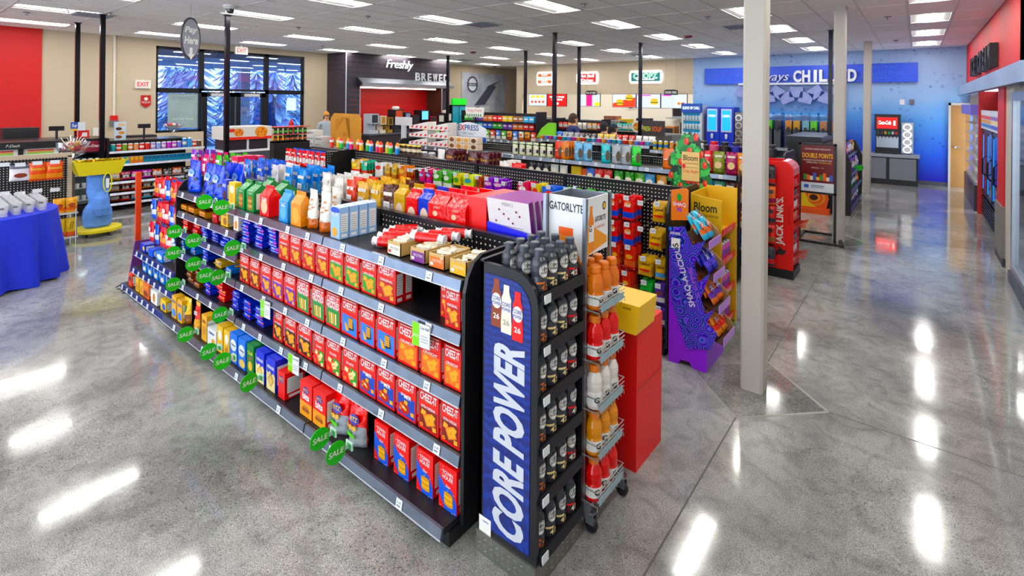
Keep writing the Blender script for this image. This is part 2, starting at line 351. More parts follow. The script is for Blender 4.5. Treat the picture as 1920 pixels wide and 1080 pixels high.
CBD={'orig':'red cracker box with orange crackers','green':'red cracker box with green panel','brown':'red cracker box with brown panel','purple':'red cracker box with purple panel','gvg':'red cracker box with long crackers on green','gvb':'red and blue cracker box','crunchy':'red cracker box with orange panel','hot':'red cracker box with black panel','duoz':'red cracker box with half green panel','mix':'red snack mix box with bowl','sharp':'red cracker box with dark red panel'}
# stand-up or pillow bag; front faces -y, base centre at origin
def bag(name,w,h,d,m,bands=(),decals=None,hang=False,nx=8,nz=8,seed=1,back=None,hole=False):
    rnd=random.Random(seed); jit={}
    def th(x,t):
        e=max(0,1-abs(2*x/w)**2.4)
        p=math.sin(math.pi*min(1,max(0,.02+t*.96)))**.55 if hang else (1-max(0,t)**2.2)*.92+.03
        return d*.5*e*max(.03,p)
    def wd(t): return w*(.5-.03*math.sin(math.pi*t)) if not hang else w*(.5-.02*math.sin(math.pi*t))
    mb=MB(); fr=[];bk=[]
    for j in range(nz+1):
        t=j/nz
        for i in range(nx+1):
            x=(i/nx*2-1)*wd(t); k=(rnd.random()-.5)*d*.22*(1 if 0<i<nx else .2)
            fr.append((x,-th(x,t)-k,h*t)); bk.append((x,th(x,t)+k,h*t))
    def mt(t,b=False):
        if b and back: return back
        for a,c,q in bands:
            if a<=t<c: return q
        return m
    W=nx+1
    for j in range(nz):
        q=mt((j+.5)/nz); qb=mt((j+.5)/nz,True)
        mb.add(fr,[(j*W+i,j*W+i+1,(j+1)*W+i+1,(j+1)*W+i) for i in range(nx)],q) if False else None
    mb.v=fr+bk; o=len(fr)
    for j in range(nz):
        q=mb.mi(mt((j+.5)/nz)); qb=mb.mi(mt((j+.5)/nz,True))
        for i in range(nx):
            mb.f.append((j*W+i,j*W+i+1,(j+1)*W+i+1,(j+1)*W+i)); mb.m.append(q)
            mb.f.append((o+j*W+i,o+(j+1)*W+i,o+(j+1)*W+i+1,o+j*W+i+1)); mb.m.append(qb)
    q=mb.mi(m)
    for j in range(nz):
        mb.f.append((j*W,(j+1)*W,o+(j+1)*W,o+j*W)); mb.m.append(q)
        mb.f.append((j*W+nx,o+j*W+nx,o+(j+1)*W+nx,(j+1)*W+nx)); mb.m.append(q)
    mb.f.append(tuple(range(nx,-1,-1))+tuple(range(o,o+nx+1))); mb.m.append(q)
    if decals is None and nx==8:
        def decals(mb,w,h):
            mb.rect((0,0,0),-w*.3,h*.22,w*.24,h*.55,C('#e2dfdc')); [mb.rect((0,0,0),-w*.24,h*(.28+.06*i),w*.16,h*(.3+.06*i),C('#8c888c'),eps=.0012) for i in range(4)]; mb.rect((0,0,0),-w*.36,h*.7,w*.36,h*.8,C('#f4f0e8'))
    if decals:
        mb.warp=lambda p:Vector((p.x,-th(p.x,p.z/h)+p.y-.1*d-.003,p.z)); decals(mb,w,h); mb.warp=None
    return mb.mesh(name,True)
# gable-topped bag, front-left-bottom corner at origin
def gable(name,w,d,h,body,art=None,panel=None,film=True,rz=.66):
    q=F(body) if film else C(body); mb=MB(); z=h*rz; zr=h*.9
    v=[(0,0,0),(w,0,0),(w,d,0),(0,d,0),(0,0,z),(w,0,z),(w,d,z),(0,d,z),(w*.06,d*.46,zr),(w*.94,d*.46,zr),(w*.94,d*.54,zr),(w*.06,d*.54,zr),(w*.06,d*.46,h),(w*.94,d*.46,h),(w*.94,d*.54,h),(w*.06,d*.54,h)]
    mb.add(v,[(0,1,5,4),(1,2,6,5),(2,3,7,6),(3,0,4,7),(4,5,9,8),(6,7,11,10),(5,6,10,9),(7,4,8,11),(8,9,13,12),(10,11,15,14),(9,10,14,13),(11,8,12,15),(12,13,14,15)],q)
    if panel: mb.rect((w,0,0),d*.15,h*.08,d*.85,z*.9,C(panel),(0,1,0))
    if art: art(mb,w,h)
    return mb.mesh(name)
# flat pillow pack of biscuits, narrow end to the front, front-left-bottom at origin
def pack(name,w,d,h,body,stripe,blob,txt=None):
    mb=MB(); b=h*.22
    pr=[(0,b),(w*.05,0),(w*.95,0),(w,b),(w,h-b),(w*.95,h),(w*.05,h),(0,h-b)]
    mb.prism(pr,1,.012,d-.012,F(body)); mb.box(0,0,h*.42,w,.014,h*.55,F(body)); mb.box(0,d-.014,h*.42,w,d,h*.55,F(body))
    o=(0,.012,0); mb.rect(o,w*.06,h*.18,w*.94,h*.3,C(stripe)); mb.poly(o,[(w*.55,h*.2),(w*.95,h*.3),(w*.95,h*.8),(w*.65,h*.75)],C(blob),eps=.001)
    if txt: mb.text(txt,(w*.35,.012,h*.45),h*.35,C('#ffffff'),mw=w*.5,bold=.02,eps=.0015)
    ux,uy=(1,0,0),(0,1,0); mb.poly((0,0,h),[(w*.3,d*.25),(w*.8,d*.2),(w*.9,d*.55),(w*.4,d*.62)],C(blob),ux,uy); mb.poly((0,0,h),[(w*.1,d*.66),(w*.9,d*.64),(w*.9,d*.86),(w*.1,d*.88)],C(stripe),ux,uy)
    return mb.mesh(name)
def roll(name,L,r,body,end,n=8):
    mb=MB(); P=[(r*.95,0),(r*.7,.02),(r,.035),(r,L-.035),(r*.7,L-.02),(r*.95,L)]
    mb.lathe([(.001,.0)]+P+[(.001,L)],n,F(body),ms=[F(end)]*3+[F(body)]+[F(end)]*3)
    mb.v=[(x,z,y+r) for x,y,z in mb.v]
    return mb.mesh(name,True)
def can(name,r,h,body,top='#b9bcc0',band=None,n=10):
    mb=MB(); mb.lathe([(.001,0),(r*.8,0),(r,h*.05),(r,h*.3),(r,h*.6),(r,h*.88),(r*.78,h),(.001,h)],n,C(body),ms=[STEEL,C(body),C(body),C(band or body),C(body),mat(top,.3,.8),mat(top,.3,.8)])
    return mb.mesh(name,True)
# ---------------- gondola shelving ----------------
def peg_mat(ax=(1,0,1)):
    m,t,b=mk('pegboard'); N=t.nodes; L=t.links; tc=N.new('ShaderNodeTexCoord')
    mp=N.new('ShaderNodeVectorMath'); mp.operation='SCALE'; mp.inputs[3].default_value=1/.034; L.new(tc.outputs['Object'],mp.inputs[0])
    fr=N.new('ShaderNodeVectorMath'); fr.operation='FRACTION'; L.new(mp.outputs[0],fr.inputs[0]); su=N.new('ShaderNodeVectorMath'); su.operation='SUBTRACT'; su.inputs[1].default_value=(.5,.5,.5); L.new(fr.outputs[0],su.inputs[0])
    mu=N.new('ShaderNodeVectorMath'); mu.operation='MULTIPLY'; mu.inputs[1].default_value=ax; L.new(su.outputs[0],mu.inputs[0]); ln=N.new('ShaderNodeVectorMath'); ln.operation='LENGTH'; L.new(mu.outputs[0],ln.inputs[0])
    lt=N.new('ShaderNodeMath'); lt.operation='LESS_THAN'; lt.inputs[1].default_value=.17; L.new(ln.outputs['Value'],lt.inputs[0])
    mx=N.new('ShaderNodeMix'); mx.data_type='RGBA'; mx.inputs[6].default_value=(.006,.006,.008,1); mx.inputs[7].default_value=(.72,.68,.58,1); L.new(lt.outputs[0],mx.inputs[0]); L.new(mx.outputs[2],b.inputs['Base Color']); b.inputs['Roughness'].default_value=.35  # hole dots painted cream, standing in for light showing through from beyond
    return m
PEG=peg_mat(); PEGY=peg_mat((0,1,1)); RAIL=mat('#666e7b',.2,.7,.3,10); RAILD=mat('#2b2b38',.25,.4,.3,14); RAILB=mat('#15245f',.3,.2,.2,14); TAGW=C('#e9edf2'); TAGK=C('#555a66')
tagm=MB().box(-.022,-.002,-.021,.022,0,.021,TAGW); tagm.rect((0,-.002,0),-.016,-.012,.01,-.006,TAGK); tagm.text('6.49',(0,-.002,.0),.012,TAGK,eps=.001); tagm=tagm.mesh('price_tag')
def shelf(par,x0,x1,yf,yb,z,rail=RAIL,tags=(),face=-1,deck=BLK,lip=.045):
    """one shelf board with its price rail; face -1 looks to -y"""
    s=MB(); ya,yb2=sorted((yf,yb)); s.box(x0+.004,ya,z-.03,x1-.004,yb2,z,deck)
    o=s.build('shelf',par); f=face
    r=MB(); q=[(yf,z+.004),(yf+f*.012,z+.002),(yf+f*.022,z-lip),(yf+f*.004,z-lip-.004)]
    if f>0: q=q[::-1]
    r.prism(q,0,x0+.006,x1-.006,rail); r.box(x0+.006,min(yf+f*.024,yf+f*.019),z-lip-.003,x1-.006,max(yf+f*.024,yf+f*.019),z-lip+.002,mat('#c8ccd4',.3,.3)); r.build('price_rail',o)
    for tx_ in tags: l=link('price_tag',tagm,o,(tx_,yf+f*.0195,z-.022),0 if f<0 else math.pi,R(-12) if f<0 else R(12))
    return o
def gondola(name,label,xs,yc,front,back,h=1.31,db=.53,du=.42,zb=.13,ends=(1,1),peg=True,tagstep=.3,raile=RAIL,frontbase=True,backbase=True,halfend=False):
    """front/back: per section list of shelf heights; yc the centre line"""
    t=thing(name,label,'shelving',(0,0,0)); k=0
    for (a,b),zf,zk in zip(zip(xs[:-1],xs[1:]),front,back):
        p=MB().box(a+.02,yc-.012,.1,b-.02,yc+.012,h-.02,PEG if peg else BLK); p.build('back_panel',t)
        MB().box(a-.02,yc-.03,0,a+.02,yc+.03,h,BLK2).build('upright',t)
        MB().box(a+.02,yc-.022,h-.03,b-.02,yc+.022,h,BLK2).build('top_rail',t)
        for f,on_ in ((-1,frontbase),(1,backbase)):
            if not on_: continue
            ya,yb2=sorted((yc+f*.01,yc+f*(db-.03))); MB().box(a,ya,0,b,yb2,zb-.035,BLK).build('kick_base',t)
            n=max(1,int((b-a)/.42)); shelf(t,a,b,yc+f*db,yc+f*.012,zb,raile if f<0 else RAILD,[a+(b-a)*(i+.5)/n for i in range(n)],f)
        for z in zf:
            n=max(1,int((b-a)/tagstep)); shelf(t,a,b,yc-du,yc-.012,z,raile,[a+(b-a)*(i+.35+.3*random.random())/n for i in range(n)],-1)
        for z in zk: shelf(t,a,b,yc+du,yc+.012,z,RAILD,[a+.3,a+.8],1)
    MB().box(xs[-1]-.02,yc-.03,0,xs[-1]+.02,yc+.03,h,BLK2).build('upright',t)
    for e,x in ((ends[0],xs[0]-.03),(ends[1],xs[-1]+.01)):
        if not e: continue
        pl=[]
        for f in (-1,1):
            y=yc+f*(du+.02) if (frontbase if f<0 else backbase) and not (halfend and f>0 and x>xs[0]) else yc+f*.03
            q=[(y,.07),(y,h-.16),(y-f*.02,h-.09),(y-f*.06,h-.03),(y-f*.12,h)] if abs(y-yc)>.1 else [(y,.07),(y,h)]
            pl+=q if f<0 else q[::-1]
        m=MB().prism(pl,0,x,x+.02,BLK); m.build('end_panel',t)
    return t
# ---------------- near gondola ----------------
XS1=[-5.24,-4.04,-2.84,-1.66]
g1=gondola('gondola_shelving','long black snack gondola nearest the camera with silver price rails',XS1,2.15,[[1.2,1.02,.845,.655,.385],[1.2,.945,.655,.375],[1.2,.945,.655,.375]],[[1.2,.8],[1.2,.8],[1.2,.8]],zb=.105,halfend=True)
YU=1.745   # front of goods on the upper boards
def xq(u,v,y=YU): return PY(u,v,y).x
N1='second shelf, nearest gondola';N2='third shelf, nearest gondola';N3='fourth shelf, nearest gondola';N0='top shelf, nearest gondola';NB='bottom shelf, nearest gondola'
def boxrow(spec,z,where,v,y=YU,hs=1.):
    """spec: (kind, left px, right px[, depth copies])"""
    for k,a,b,*dn in spec:
        x0=xq(a,v,y); x1=xq(b,v,y); w=(x1-x0)
        for j in range(dn[0] if dn else 1):
            o=prod('cracker_box',CB[k],CBD[k] if j==0 else CBD[k]+f', {ordn(j)} behind',  'box',where,(x0,y+(dn[1] if len(dn)>1 else 0)+.062*j,z)); o.scale=(w/.11*.965,1,hs*(1+.1*(w/.11-1)))
boxrow([('orig',522,542),('orig',543.5,564),('orig',567,590),('orig',593,616),('green',617,644),('green',647,674),('green',678,706),('orig',708,743,2),('orig',810,834,1,.06),('orig',835,864)],.945,N1,540)
boxrow([('brown',448.5,466),('brown',468,486),('purple',489,507.5),('purple',510,530),('purple',533,554),('gvg',556,580),('gvg',584,608),('gvg',611,638),('gvb',640,671),('gvb',675,703),('gvb',706.5,742),('crunchy',746,785),('crunchy',789,828),('crunchy',833,866)],.655,N2,640,hs=1.05)
boxrow([('hot',511,529),('hot',533,555),('hot',558,584),('duoz',587.5,608.5),('duoz',611,639),('duoz',642,672),('mix',674,705),('mix',707,741),('mix',744.5,781),('sharp',785,824),('sharp',827,864)],.375,N3,740,hs=1.05)
# second one set back in the gap of the second shelf
# biscuit packs on the left section
PK={'op':pack('biscuit_pack',.11,.24,.045,'#1a35b8','#e8ecf8','#e8489a','OREO'),'ob':pack('biscuit_pack',.11,.24,.045,'#1a35b8','#e8ecf8','#16204e','OREO'),'lb':pack('biscuit_pack',.11,.24,.045,'#2f78d6','#f2f2f2','#d99a3a','CHIPS'),'rd':pack('biscuit_pack',.11,.24,.045,'#d42a1e','#f4e4d8','#f4b545','Nutter'),
 'or':pack('biscuit_pack',.11,.24,.045,'#1a35b8','#e8641c','#e8641c','OREO'),'br':pack('biscuit_pack',.11,.24,.045,'#6b3a1c','#f2e8da','#e89a2c','COOKIES'),'yl':pack('biscuit_pack',.13,.26,.055,'#e8b81c','#f6e9b0','#2a4cb0','OREO')}
PKD={'op':'blue biscuit pack with pink patch','ob':'dark blue biscuit pack','lb':'light blue biscuit pack','rd':'red biscuit pack','or':'blue biscuit pack with orange patch','br':'brown biscuit pack','yl':'yellow biscuit pack'}
def stacks(k,us,v,z,n,where,y=YU,w=None,yaw=0):
    for i,u in enumerate(us):
        for j in range(n):
            o=prod('biscuit_pack',PK[k],PKD[k]+('' if n==1 else f', {ordn(j)} tier'),'biscuits',where,(xq(u,v,y)+random.uniform(-.004,.004),y+random.uniform(0,.02),z+.0475*j),R(random.uniform(-3,3)+yaw))
LS='left section, nearest gondola'
stacks('op',(449,473,499),455,.945,4,'second shelf, nearest gondola')
stacks('rd',(340,357),425,.845,3,LS); stacks('ob',(375,392,410,428),440,.845,2,LS)
stacks('lb',(334,352),465,.655,3,LS); stacks('ob',(376,),470,.655,3,'fourth board, left section'); stacks('yl',(398,),487,.655,1,LS); stacks('lb',(421,),495,.655,1,'beside the yellow pack',yaw=-4)
stacks('br',(346,360),515,.385,3,LS); stacks('or',(381,),530,.385,2,LS); stacks('rd',(403,),535,.385,4,'fifth board, left section'); stacks('ob',(429,),550,.385,3,'fifth board, left section')
stacks('or',(452,475),575,.375,3,'left end of fourth shelf')
def art_lines(t,tc,blobs,tz=.7,th=.13,sub=None):
    def a(mb,w,h):
        for (cx,cz,rx,rz_,c) in blobs: mb.ell((w*cx,0,h*cz),w*rx,h*rz_,C(c),eps=.0008)
        if t: mb.text(t,(w*.5,0,h*tz),h*th,C(tc),mw=w*.8,bold=.02,eps=.0018)
        if sub: mb.text(sub,(w*.5,0,h*(tz-.12)),h*.06,C(tc),mw=w*.8,eps=.0018)
    return a
def b2(name,w,d,h,body,art,desc,us,v,z,where,y=YU,cat='box',rz=0,top=None,n=1,dy=None,film=None):
    me=cbx(name,w,d,h,body,art,top)
    for u in us:
        for j in range(n): prod(name,me,desc+(f', {ordn(j)} behind' if j else ''),cat,where,(xq(u,v,y),y+j*(dy or d+.004),z),R(rz))
TR=MB(); TR.box(0,0,0,.13,.2,.012,C('#b5762e')); 
for a,b in (((0,0),(.13,.006)),((0,.194),(.13,.2)),((0,0),(.006,.2)),((.124,0),(.13,.2))): TR.box(a[0],a[1],0,b[0],b[1],.05,C('#d9951f'))
for i in range(3): TR.box(.015,.01+.06*i,.012,.115,.06+.06*i,.06,F('#5b2c12'))
TR.text('COOKIES',(.065,0,.018),.018,C('#7a1512'),mw=.1); TR=TR.mesh('cookie_tray')
for u in (339,353,373): prod('cookie_tray',TR,'brown and yellow cookie tray','tray','second board, left section',(xq(u,400),YU,1.02))
b2('biscuit_box',.09,.14,.07,'#b51a24',art_lines('Keebler','#fff',[(.5,.3,.3,.2,'#7a1512')]),'low red biscuit box',(398,),415,1.02,'second board, left section')
b2('biscuit_box',.13,.06,.12,'#e8b92a',art_lines('Almonds','#5a2a6f',[(.6,.35,.25,.25,'#8a5a2a')]),'yellow almond biscuit box',(414,),425,1.02,'second board, left section')
b2('biscuit_box',.08,.06,.11,'#efe9e2',art_lines('','#fff',[(.5,.4,.3,.3,'#d98a3a')]),'white biscuit box with orange spot',(438,),430,1.02,'second board, left section')
# top shelf goods
def spots(c,n,seed):
    r=random.Random(seed)
    def a(mb,w,h):
        for i in range(n): mb.ell((w*r.uniform(-.36,.36),0,h*r.uniform(.1,.8)),w*.09,w*.07,C(c),eps=.001,n=8)
    return a
def bt(t,tc,h0=.55,hh=.14,blob=None,more=None):
    def a(mb,w,h):
        if blob: mb.ell((0,0,h*blob[1]),w*blob[2],h*blob[3],C(blob[0]),eps=.0005)
        if t: mb.text(t,(0,0,h*h0),h*hh,C(tc),mw=w*.75,bold=.02,eps=.001)
        if more: more(mb,w,h)
    return a
def bags(me,name,desc,pts,z,where,y=YU+.06,rz=0,ry=0,dz=0,cat='bag',rx=0):
    for u,v in pts: prod(name,me,desc,cat,where,(PY(u,v,y).x,y,z),R(rz+random.uniform(-4,4)),R(rx),R(ry))
BM=bag('snack_bag',.20,.28,.09,F('#1646cc'),decals=bt('Minis','#ffffff',.5,.12,('#7fb4f0',.62,.3,.12),spots('#101840',6,3)),seed=3)
bags(BM,'snack_bag','large blue biscuit bag',[(366,360),(396,370),(412,378)],1.2,N0); bags(BM,'snack_bag','large blue biscuit bag at the back',[(432,330),(448,338)],1.2,N0,YU+.2)
b2('biscuit_box',.085,.05,.19,'#2b3fae',art_lines('OREO','#fff',[(.55,.35,.38,.22,'#3a1d10')]),'blue and brown biscuit box',(416,),380,1.2,N0)
b2('biscuit_box',.11,.05,.185,'#f0c93c',art_lines('','#fff',[(.5,.7,.35,.18,'#e9e3cf'),(.45,.35,.25,.2,'#d9a13a')]),'yellow biscuit box beside the green bags',(429,),385,1.2,N0)
def gart(t,tc,blob):
    def a(mb,w,h):
        if blob: mb.ell((w*.5,0,h*.32),w*.36,h*.24,C(blob),eps=.0008)
        if t: mb.text(t,(w*.5,0,h*.5),h*.12,C(tc),mw=w*.8,bold=.02,eps=.0016)
    return a
def gb(me,name,desc,pts,z,where,y=YU,rz=0,cat='bag',n=1,dy=.1):
    for u,v in pts:
        for j in range(n): prod(name,me,desc+(f', {ordn(j)} behind' if j else ''),cat,where,(PY(u,v,y).x,y+j*dy,z),R(rz))
GT=gable('cookie_bag',.115,.13,.215,'#1d7a3e',lambda mb,w,h:([mb.ell((w*.5,0,h*(.12+.09*i)),w*.3,h*.07,C('#b98d52' if i%2 else '#8d5c2c'),eps=.0008+.0002*i) for i in range(5)],mb.text("TATE'S",(w*.5,-.0,h*.6),h*.07,C('#f2f2e6'),mw=w*.8)),'#cfd6d0',rz=.7)
gb(GT,'cookie_bag','green gable cookie bag',[(445,388),(462,395)],1.2,N0); gb(GT,'cookie_bag','green gable cookie bag set back',[(486,388),(512,392)],1.2,N0,YU+.16)
gb(gable('cookie_bag',.13,.09,.215,'#d42a1c',gart('ZURI','#ffffff','#f2c9a8'),None),'cookie_bag','red gable snack bag',[(487,403)],1.2,N0)
gb(gable('cookie_bag',.115,.08,.215,'#2f86cf',gart('2oZ','#ffffff','#6fb4ec')),'cookie_bag','light blue gable snack bag',[(523,415)],1.2,N0)
gb(gable('cookie_bag',.125,.08,.225,'#c9832e',gart('','#fff','#e2a85a')),'cookie_bag','tan gable snack bag',[(545,422)],1.2,N0)
BN=bag('snack_bag',.10,.25,.07,F('#eeeae4'),[(0,.3,F('#b5602a'))],bt('','#fff',more=spots('#b5702f',9,5)),seed=5)
bags(BN,'snack_bag','white bag with brown biscuit spots',[(588,432),(611,440)],1.2,N0); bags(BN,'snack_bag','white spotted bag set back',[(612,412),(630,418)],1.2,N0,YU+.2)
b2('cookie_box',.095,.062,.19,'#9fc4ec',art_lines('MUFF','#f4f8ff',[(.45,.2,.3,.15,'#e0a348'),(.5,.9,.5,.1,'#2447a8')]),'pale blue cookie box',(620,),450,1.2,N0,n=4,dy=.068,top='#d5e4f4')
# rolls and trays
RL=roll('biscuit_roll',.21,.03,'#b8281e','#e6e6ea')
for i,(u,v,y) in enumerate(((697,470,1.80),(706,466,1.88),(716,462,1.95),(727,456,2.02),(744,452,2.06))): prod('biscuit_roll',RL,'red biscuit roll with twisted white ends','biscuit roll','top shelf, nearest gondola',(PY(u,v,y).x+.02,y,1.2),R(-68+6*i))
for i in range(3): prod('biscuit_roll',RL,'red biscuit roll with twisted white ends','biscuit roll','top shelf, nearest gondola',(-2.2+.02*i,1.87+.075*i,1.255),R(-72+5*i))
for k,(u,v,lc,nm) in enumerate(((728,470,'#d8323a','white and red'),(771,482,'#6a2a78','purple'),(806,497,'#e0761e','orange'),(845,512,'#e2b21e','yellow'))):
    t=MB(); a,b,c,e=.115,.19,.075,.008; KR=C('#b99b6b')
    t.box(0,0,0,a,b,.006,KR)
    for p0,p1 in (((0,0),(a,.004)),((0,b-.004),(a,b)),((0,0),(.004,b)),((a-.004,0),(a,b))): t.box(p0[0],p0[1],0,p1[0],p1[1],c,KR)
    t.rect((0,0,0),a*.1,c*.08,a*.95,c*.8,C('#e9e4da' if k==0 else lc)); t.text('PROTEIN',(a*.55,0,c*.45),.014,C('#f4ecdc' if k else '#444444'),mw=a*.6,eps=.001); t.rect((0,0,0),a*.12,c*.2,a*.3,c*.4,C('#f2f2f2' if k else lc),eps=.001)
    T=thing('bar_tray',f'kraft card tray of small bars with {nm} label on the top shelf','tray',(xq(u,v,1.76)-.01,1.76,1.2)); t.build('card_tray',T)
    rr=random.Random(k)
    bm=MB().box(-.04,-.014,-.008,.04,.014,.008,F('#d9d2c2')); bm.text('BAR',(0,0,.008),.012,C('#9a7d4a'),(1,0,0),(0,1,0)); bm=bm.mesh('wrapped_bar')
    for i in range(9): link('wrapped_bar',bm,T,(a*.5+rr.uniform(-.02,.02),.03+.135*i/8,.045+.02*(i%2)+rr.uniform(0,.015)),rr.uniform(-.9,.9),rr.uniform(-.3,.3))
# bottom shelf goods
YBs=1.65; ZB=.105
def bb(w,h,body,art,desc,us,v,d=.07,top=None,name='cracker_box'): b2(name,w,d,h,body,art,desc,us,v,ZB,NB,YBs,top=top)
bb(.10,.19,'#e0ab28',art_lines('belVita','#2a4c9a',[(.5,.25,.4,.18,'#3f78c8')]),'yellow and blue biscuit box',(322,333),590)
bags(bag('snack_bag',.13,.21,.07,F('#e3bd1e'),[(0,.35,F('#7a4a1c'))],bt('','#fff',blob=('#3f6a2a',.6,.25,.15)),seed=8),'snack_bag','yellow snack bag with green emblem',[(353,590)],ZB,NB,YBs+.05)
bags(bag('snack_bag',.09,.22,.06,F('#e8a82a'),[(.35,.9,F('#c4242a'))],bt('IRIS','#fff',.55,.14),seed=9),'snack_bag','red and yellow biscuit bag',[(372,605)],ZB,NB,YBs+.06)
bb(.10,.2,'#eab43a',art_lines('Nilla','#8a2a1a',[(.45,.4,.3,.2,'#c98a2e')]),'golden wafer box',(378,),612)
bb(.16,.13,'#e3e6e8',art_lines('PREMIUM','#1f3f8a',[(.7,.3,.2,.2,'#d99a3a')]),'low white cracker box',(389,),625,.2)
bb(.10,.2,'#edbe2c',art_lines('','#8a5a1a',[(.5,.66,.3,.2,'#dfe0d2'),(.5,.25,.3,.12,'#a8742a')]),'yellow wheat cracker box',(407,419.5),645,.09)
bb(.115,.21,'#2f6cd0',art_lines('Chicken','#163a7a',[(.5,.6,.42,.2,'#eef2f4'),(.55,.18,.4,.14,'#d8b468')],.58,.08),'blue cracker box with white badge',(431,446.5),665,.1)
bb(.10,.21,'#1f6a34',art_lines('CLUB','#f2e832',[(.5,.3,.3,.16,'#d8b23a'),(.5,.55,.2,.03,'#d42a20')],.68,.1),'dark green cracker box',(463,),680,.1)
def tris(mb,w,h):
    o=(0,0,0); mb.poly(o,[(0,0),(w,0),(w,h*.5),(w*.8,h*.58),(w*.6,h*.5),(w*.4,h*.6),(w*.2,h*.52),(0,h*.58)],C('#e6d6a2')); sq(mb,o,w*.5,h*.33,w*.38,0.05,C('#a9752a'),.0012); sq(mb,o,w*.5,h*.33,w*.3,0.05,C('#d9bc72'),.0016)
    mb.text('triscuit',(w*.5,0,h*.68),h*.12,C('#ffffff'),mw=w*.8,bold=.02,eps=.002)
bb(.115,.21,'#1c2fb4',tris,'dark blue and cream cracker box',(480,500),690,.12)
def ritz(mb,w,h): mb.ell((w*.5,0,h*.72),w*.34,h*.13,C('#1c2f8c')); mb.text('RITZ',(w*.5,0,h*.665),h*.13,C('#f4c81e'),bold=.02,mw=w*.6,eps=.0015)
def ritzb(mb,w,h):
    mb.rect((0,0,0),0,0,w,h*.42,C('#efa61e')); mb.ell((w*.5,0,h*.78),w*.25,h*.1,C('#1c2f8c')); mb.text('RITZ',(w*.5,0,h*.74),h*.09,C('#f4c81e'),bold=.02,mw=w*.4,eps=.0015); mb.text('bits',(w*.5,0,h*.5),h*.2,C('#ffffff'),bold=.03,mw=w*.75,eps=.0015)
    for i in range(5): mb.ell((w*(.3+.1*i),0,h*(.2+.07*(i%2))),w*.1,h*.06,C('#b5701e' if i%2 else '#7a3f12'),eps=.001+.0003*i,n=10)
bb(.085,.17,'#c9121b',ritz,'small red cracker box with blue oval',(521.5,),725,.14)
bb(.135,.205,'#d5141c',ritzb,'red and orange bite-size cracker box',(562.5,587),760,.09)
RB=bag('cracker_bag',.16,.21,.085,F('#d0161c'),[(0,.5,F('#8d939a'))],lambda mb,w,h:(mb.ell((0,0,h*.68),w*.26,h*.12,C('#1c2f8c')),mb.text('RITZ',(0,0,h*.64),h*.1,C('#f4c81e'),bold=.02,mw=w*.4,eps=.0015),mb.rect((0,0,0),-w*.35,h*.2,w*.15,h*.3,C('#5cc02e')),[mb.ell((w*(-.3+.2*i),0,h*.48),w*.1,h*.06,C('#e8b45a'),eps=.002,n=10) for i in range(3)]),seed=11)
bags(RB,'cracker_bag','red and grey cracker bag',[(640,800),(672,828)],ZB,NB,YBs+.07)
def town(mb,w,h):
    o=(0,0,0); mb.poly(o,[(0,0),(w,0),(w,h*.25),(w*.75,h*.5),(w*.3,h*.55),(0,h*.72)],C('#1f50b8')); mb.poly(o,[(0,h*.3),(w*.3,h*.05),(w*.3,0),(0,0)],C('#d5141c'),eps=.001)
    mb.text('TOWN',(w*.5,0,h*.8),h*.09,C('#ffffff'),mw=w*.6,bold=.01,eps=.0015); mb.text('HOUSE',(w*.5,0,h*.69),h*.09,C('#ffffff'),mw=w*.6,bold=.01,eps=.0015)
    for i in range(5): mb.ell((w*.56,0,h*(.14+.06*i)),w*.26,h*.05,C('#d9a838' if i%2 else '#b9842a'),eps=.0015+.0004*i,n=12)
    mb.text('Star',(w*.55,0,h*.53),h*.07,C('#ffffff'),shear=.4,eps=.003); r=random.Random(1)
    for i in range(10): mb.ell((w*r.random(),0,h*r.random()),w*.02,w*.02,C('#ffffff'),eps=.0014,n=5)
    for i,c in enumerate(('#e8e8f0','#2447a8','#d0d4ea')): mb.ell((w*(.25+.25*i),.05,h),w*.09,w*.09,C(c),(1,0,0),(0,1,0),n=8)
YBs=1.7; bb(.118,.205,'#d5141c',town,'red and blue party cracker box',(701,738,781,823),915,.11)
# ---------------- sale flags on the near gondola ----------------
GRN=C('#3fae2a'); CLR=mat('#c9cfd6',.15,0,0,trans=.7)
fm=MB()
fm.ell((0,0,0),.058,.058,GRN,(0,1,0),(0,0,1),24,.0015,.003)
fmesh=fm.mesh('sale_disc')
ft=MB().text('SALE',(0,0,-.014),.03,C('#f4fbe9'),(0,1,0),(0,0,1),bold=.02,shear=.15,eps=.003); ftm=ft.mesh('sale_lettering')
fc=MB().box(-.004,.05,-.012,.004,.085,.012,CLR).box(-.03,.075,-.02,.03,.083,.02,mat('#bfe0cc',.4)).mesh('clip'); fg=MB().box(-.012,.071,-.016,.022,.075,.012,C('#1f8a4a')).mesh('green_sticker')
FL=[(384,378.5,0),(415,389,0),(327,434,0),(362.5,451,0),(436,465,0),(325,474,0),(363,495,0),(385,516.5,0),(408,520,0),(325,533,0),(413,590,0),(348,627,1),(391,659,1),(417,677,1),(467,717,1),(600,823,1),(630,849,1)]
for i,(u,v,b) in enumerate(FL):
    y=1.51 if b else 1.625; p=PY(u,v,y)
    t=thing('sale_flag',f'round green sale flag, {ordn(i)} counting down from the top shelf, nearest gondola','sale flag',p,R(random.uniform(-10,6)),'round sale flags')
    link('sale_disc',fmesh,t); link('sale_lettering',ftm,t); link('clip',fc,t); link('green_sticker',fg,t)
cd=MB().box(-.06,-.004,-.075,.06,0,.04,C('#eceff4')); cd.rect((0,-.004,0),-.06,-.075,-.01,.04,C('#7cc043')); cd.text('SALE',(-.035,-.004,-.03),.014,WHT,eps=.001); cd.text('2 for 8.00',(.025,-.004,.015),.013,C('#222'),mw=.06,eps=.001)
for i in range(3): cd.rect((0,-.004,0),0,-.02-.014*i,.05,-.015-.014*i,C('#9aa0aa'),eps=.001)
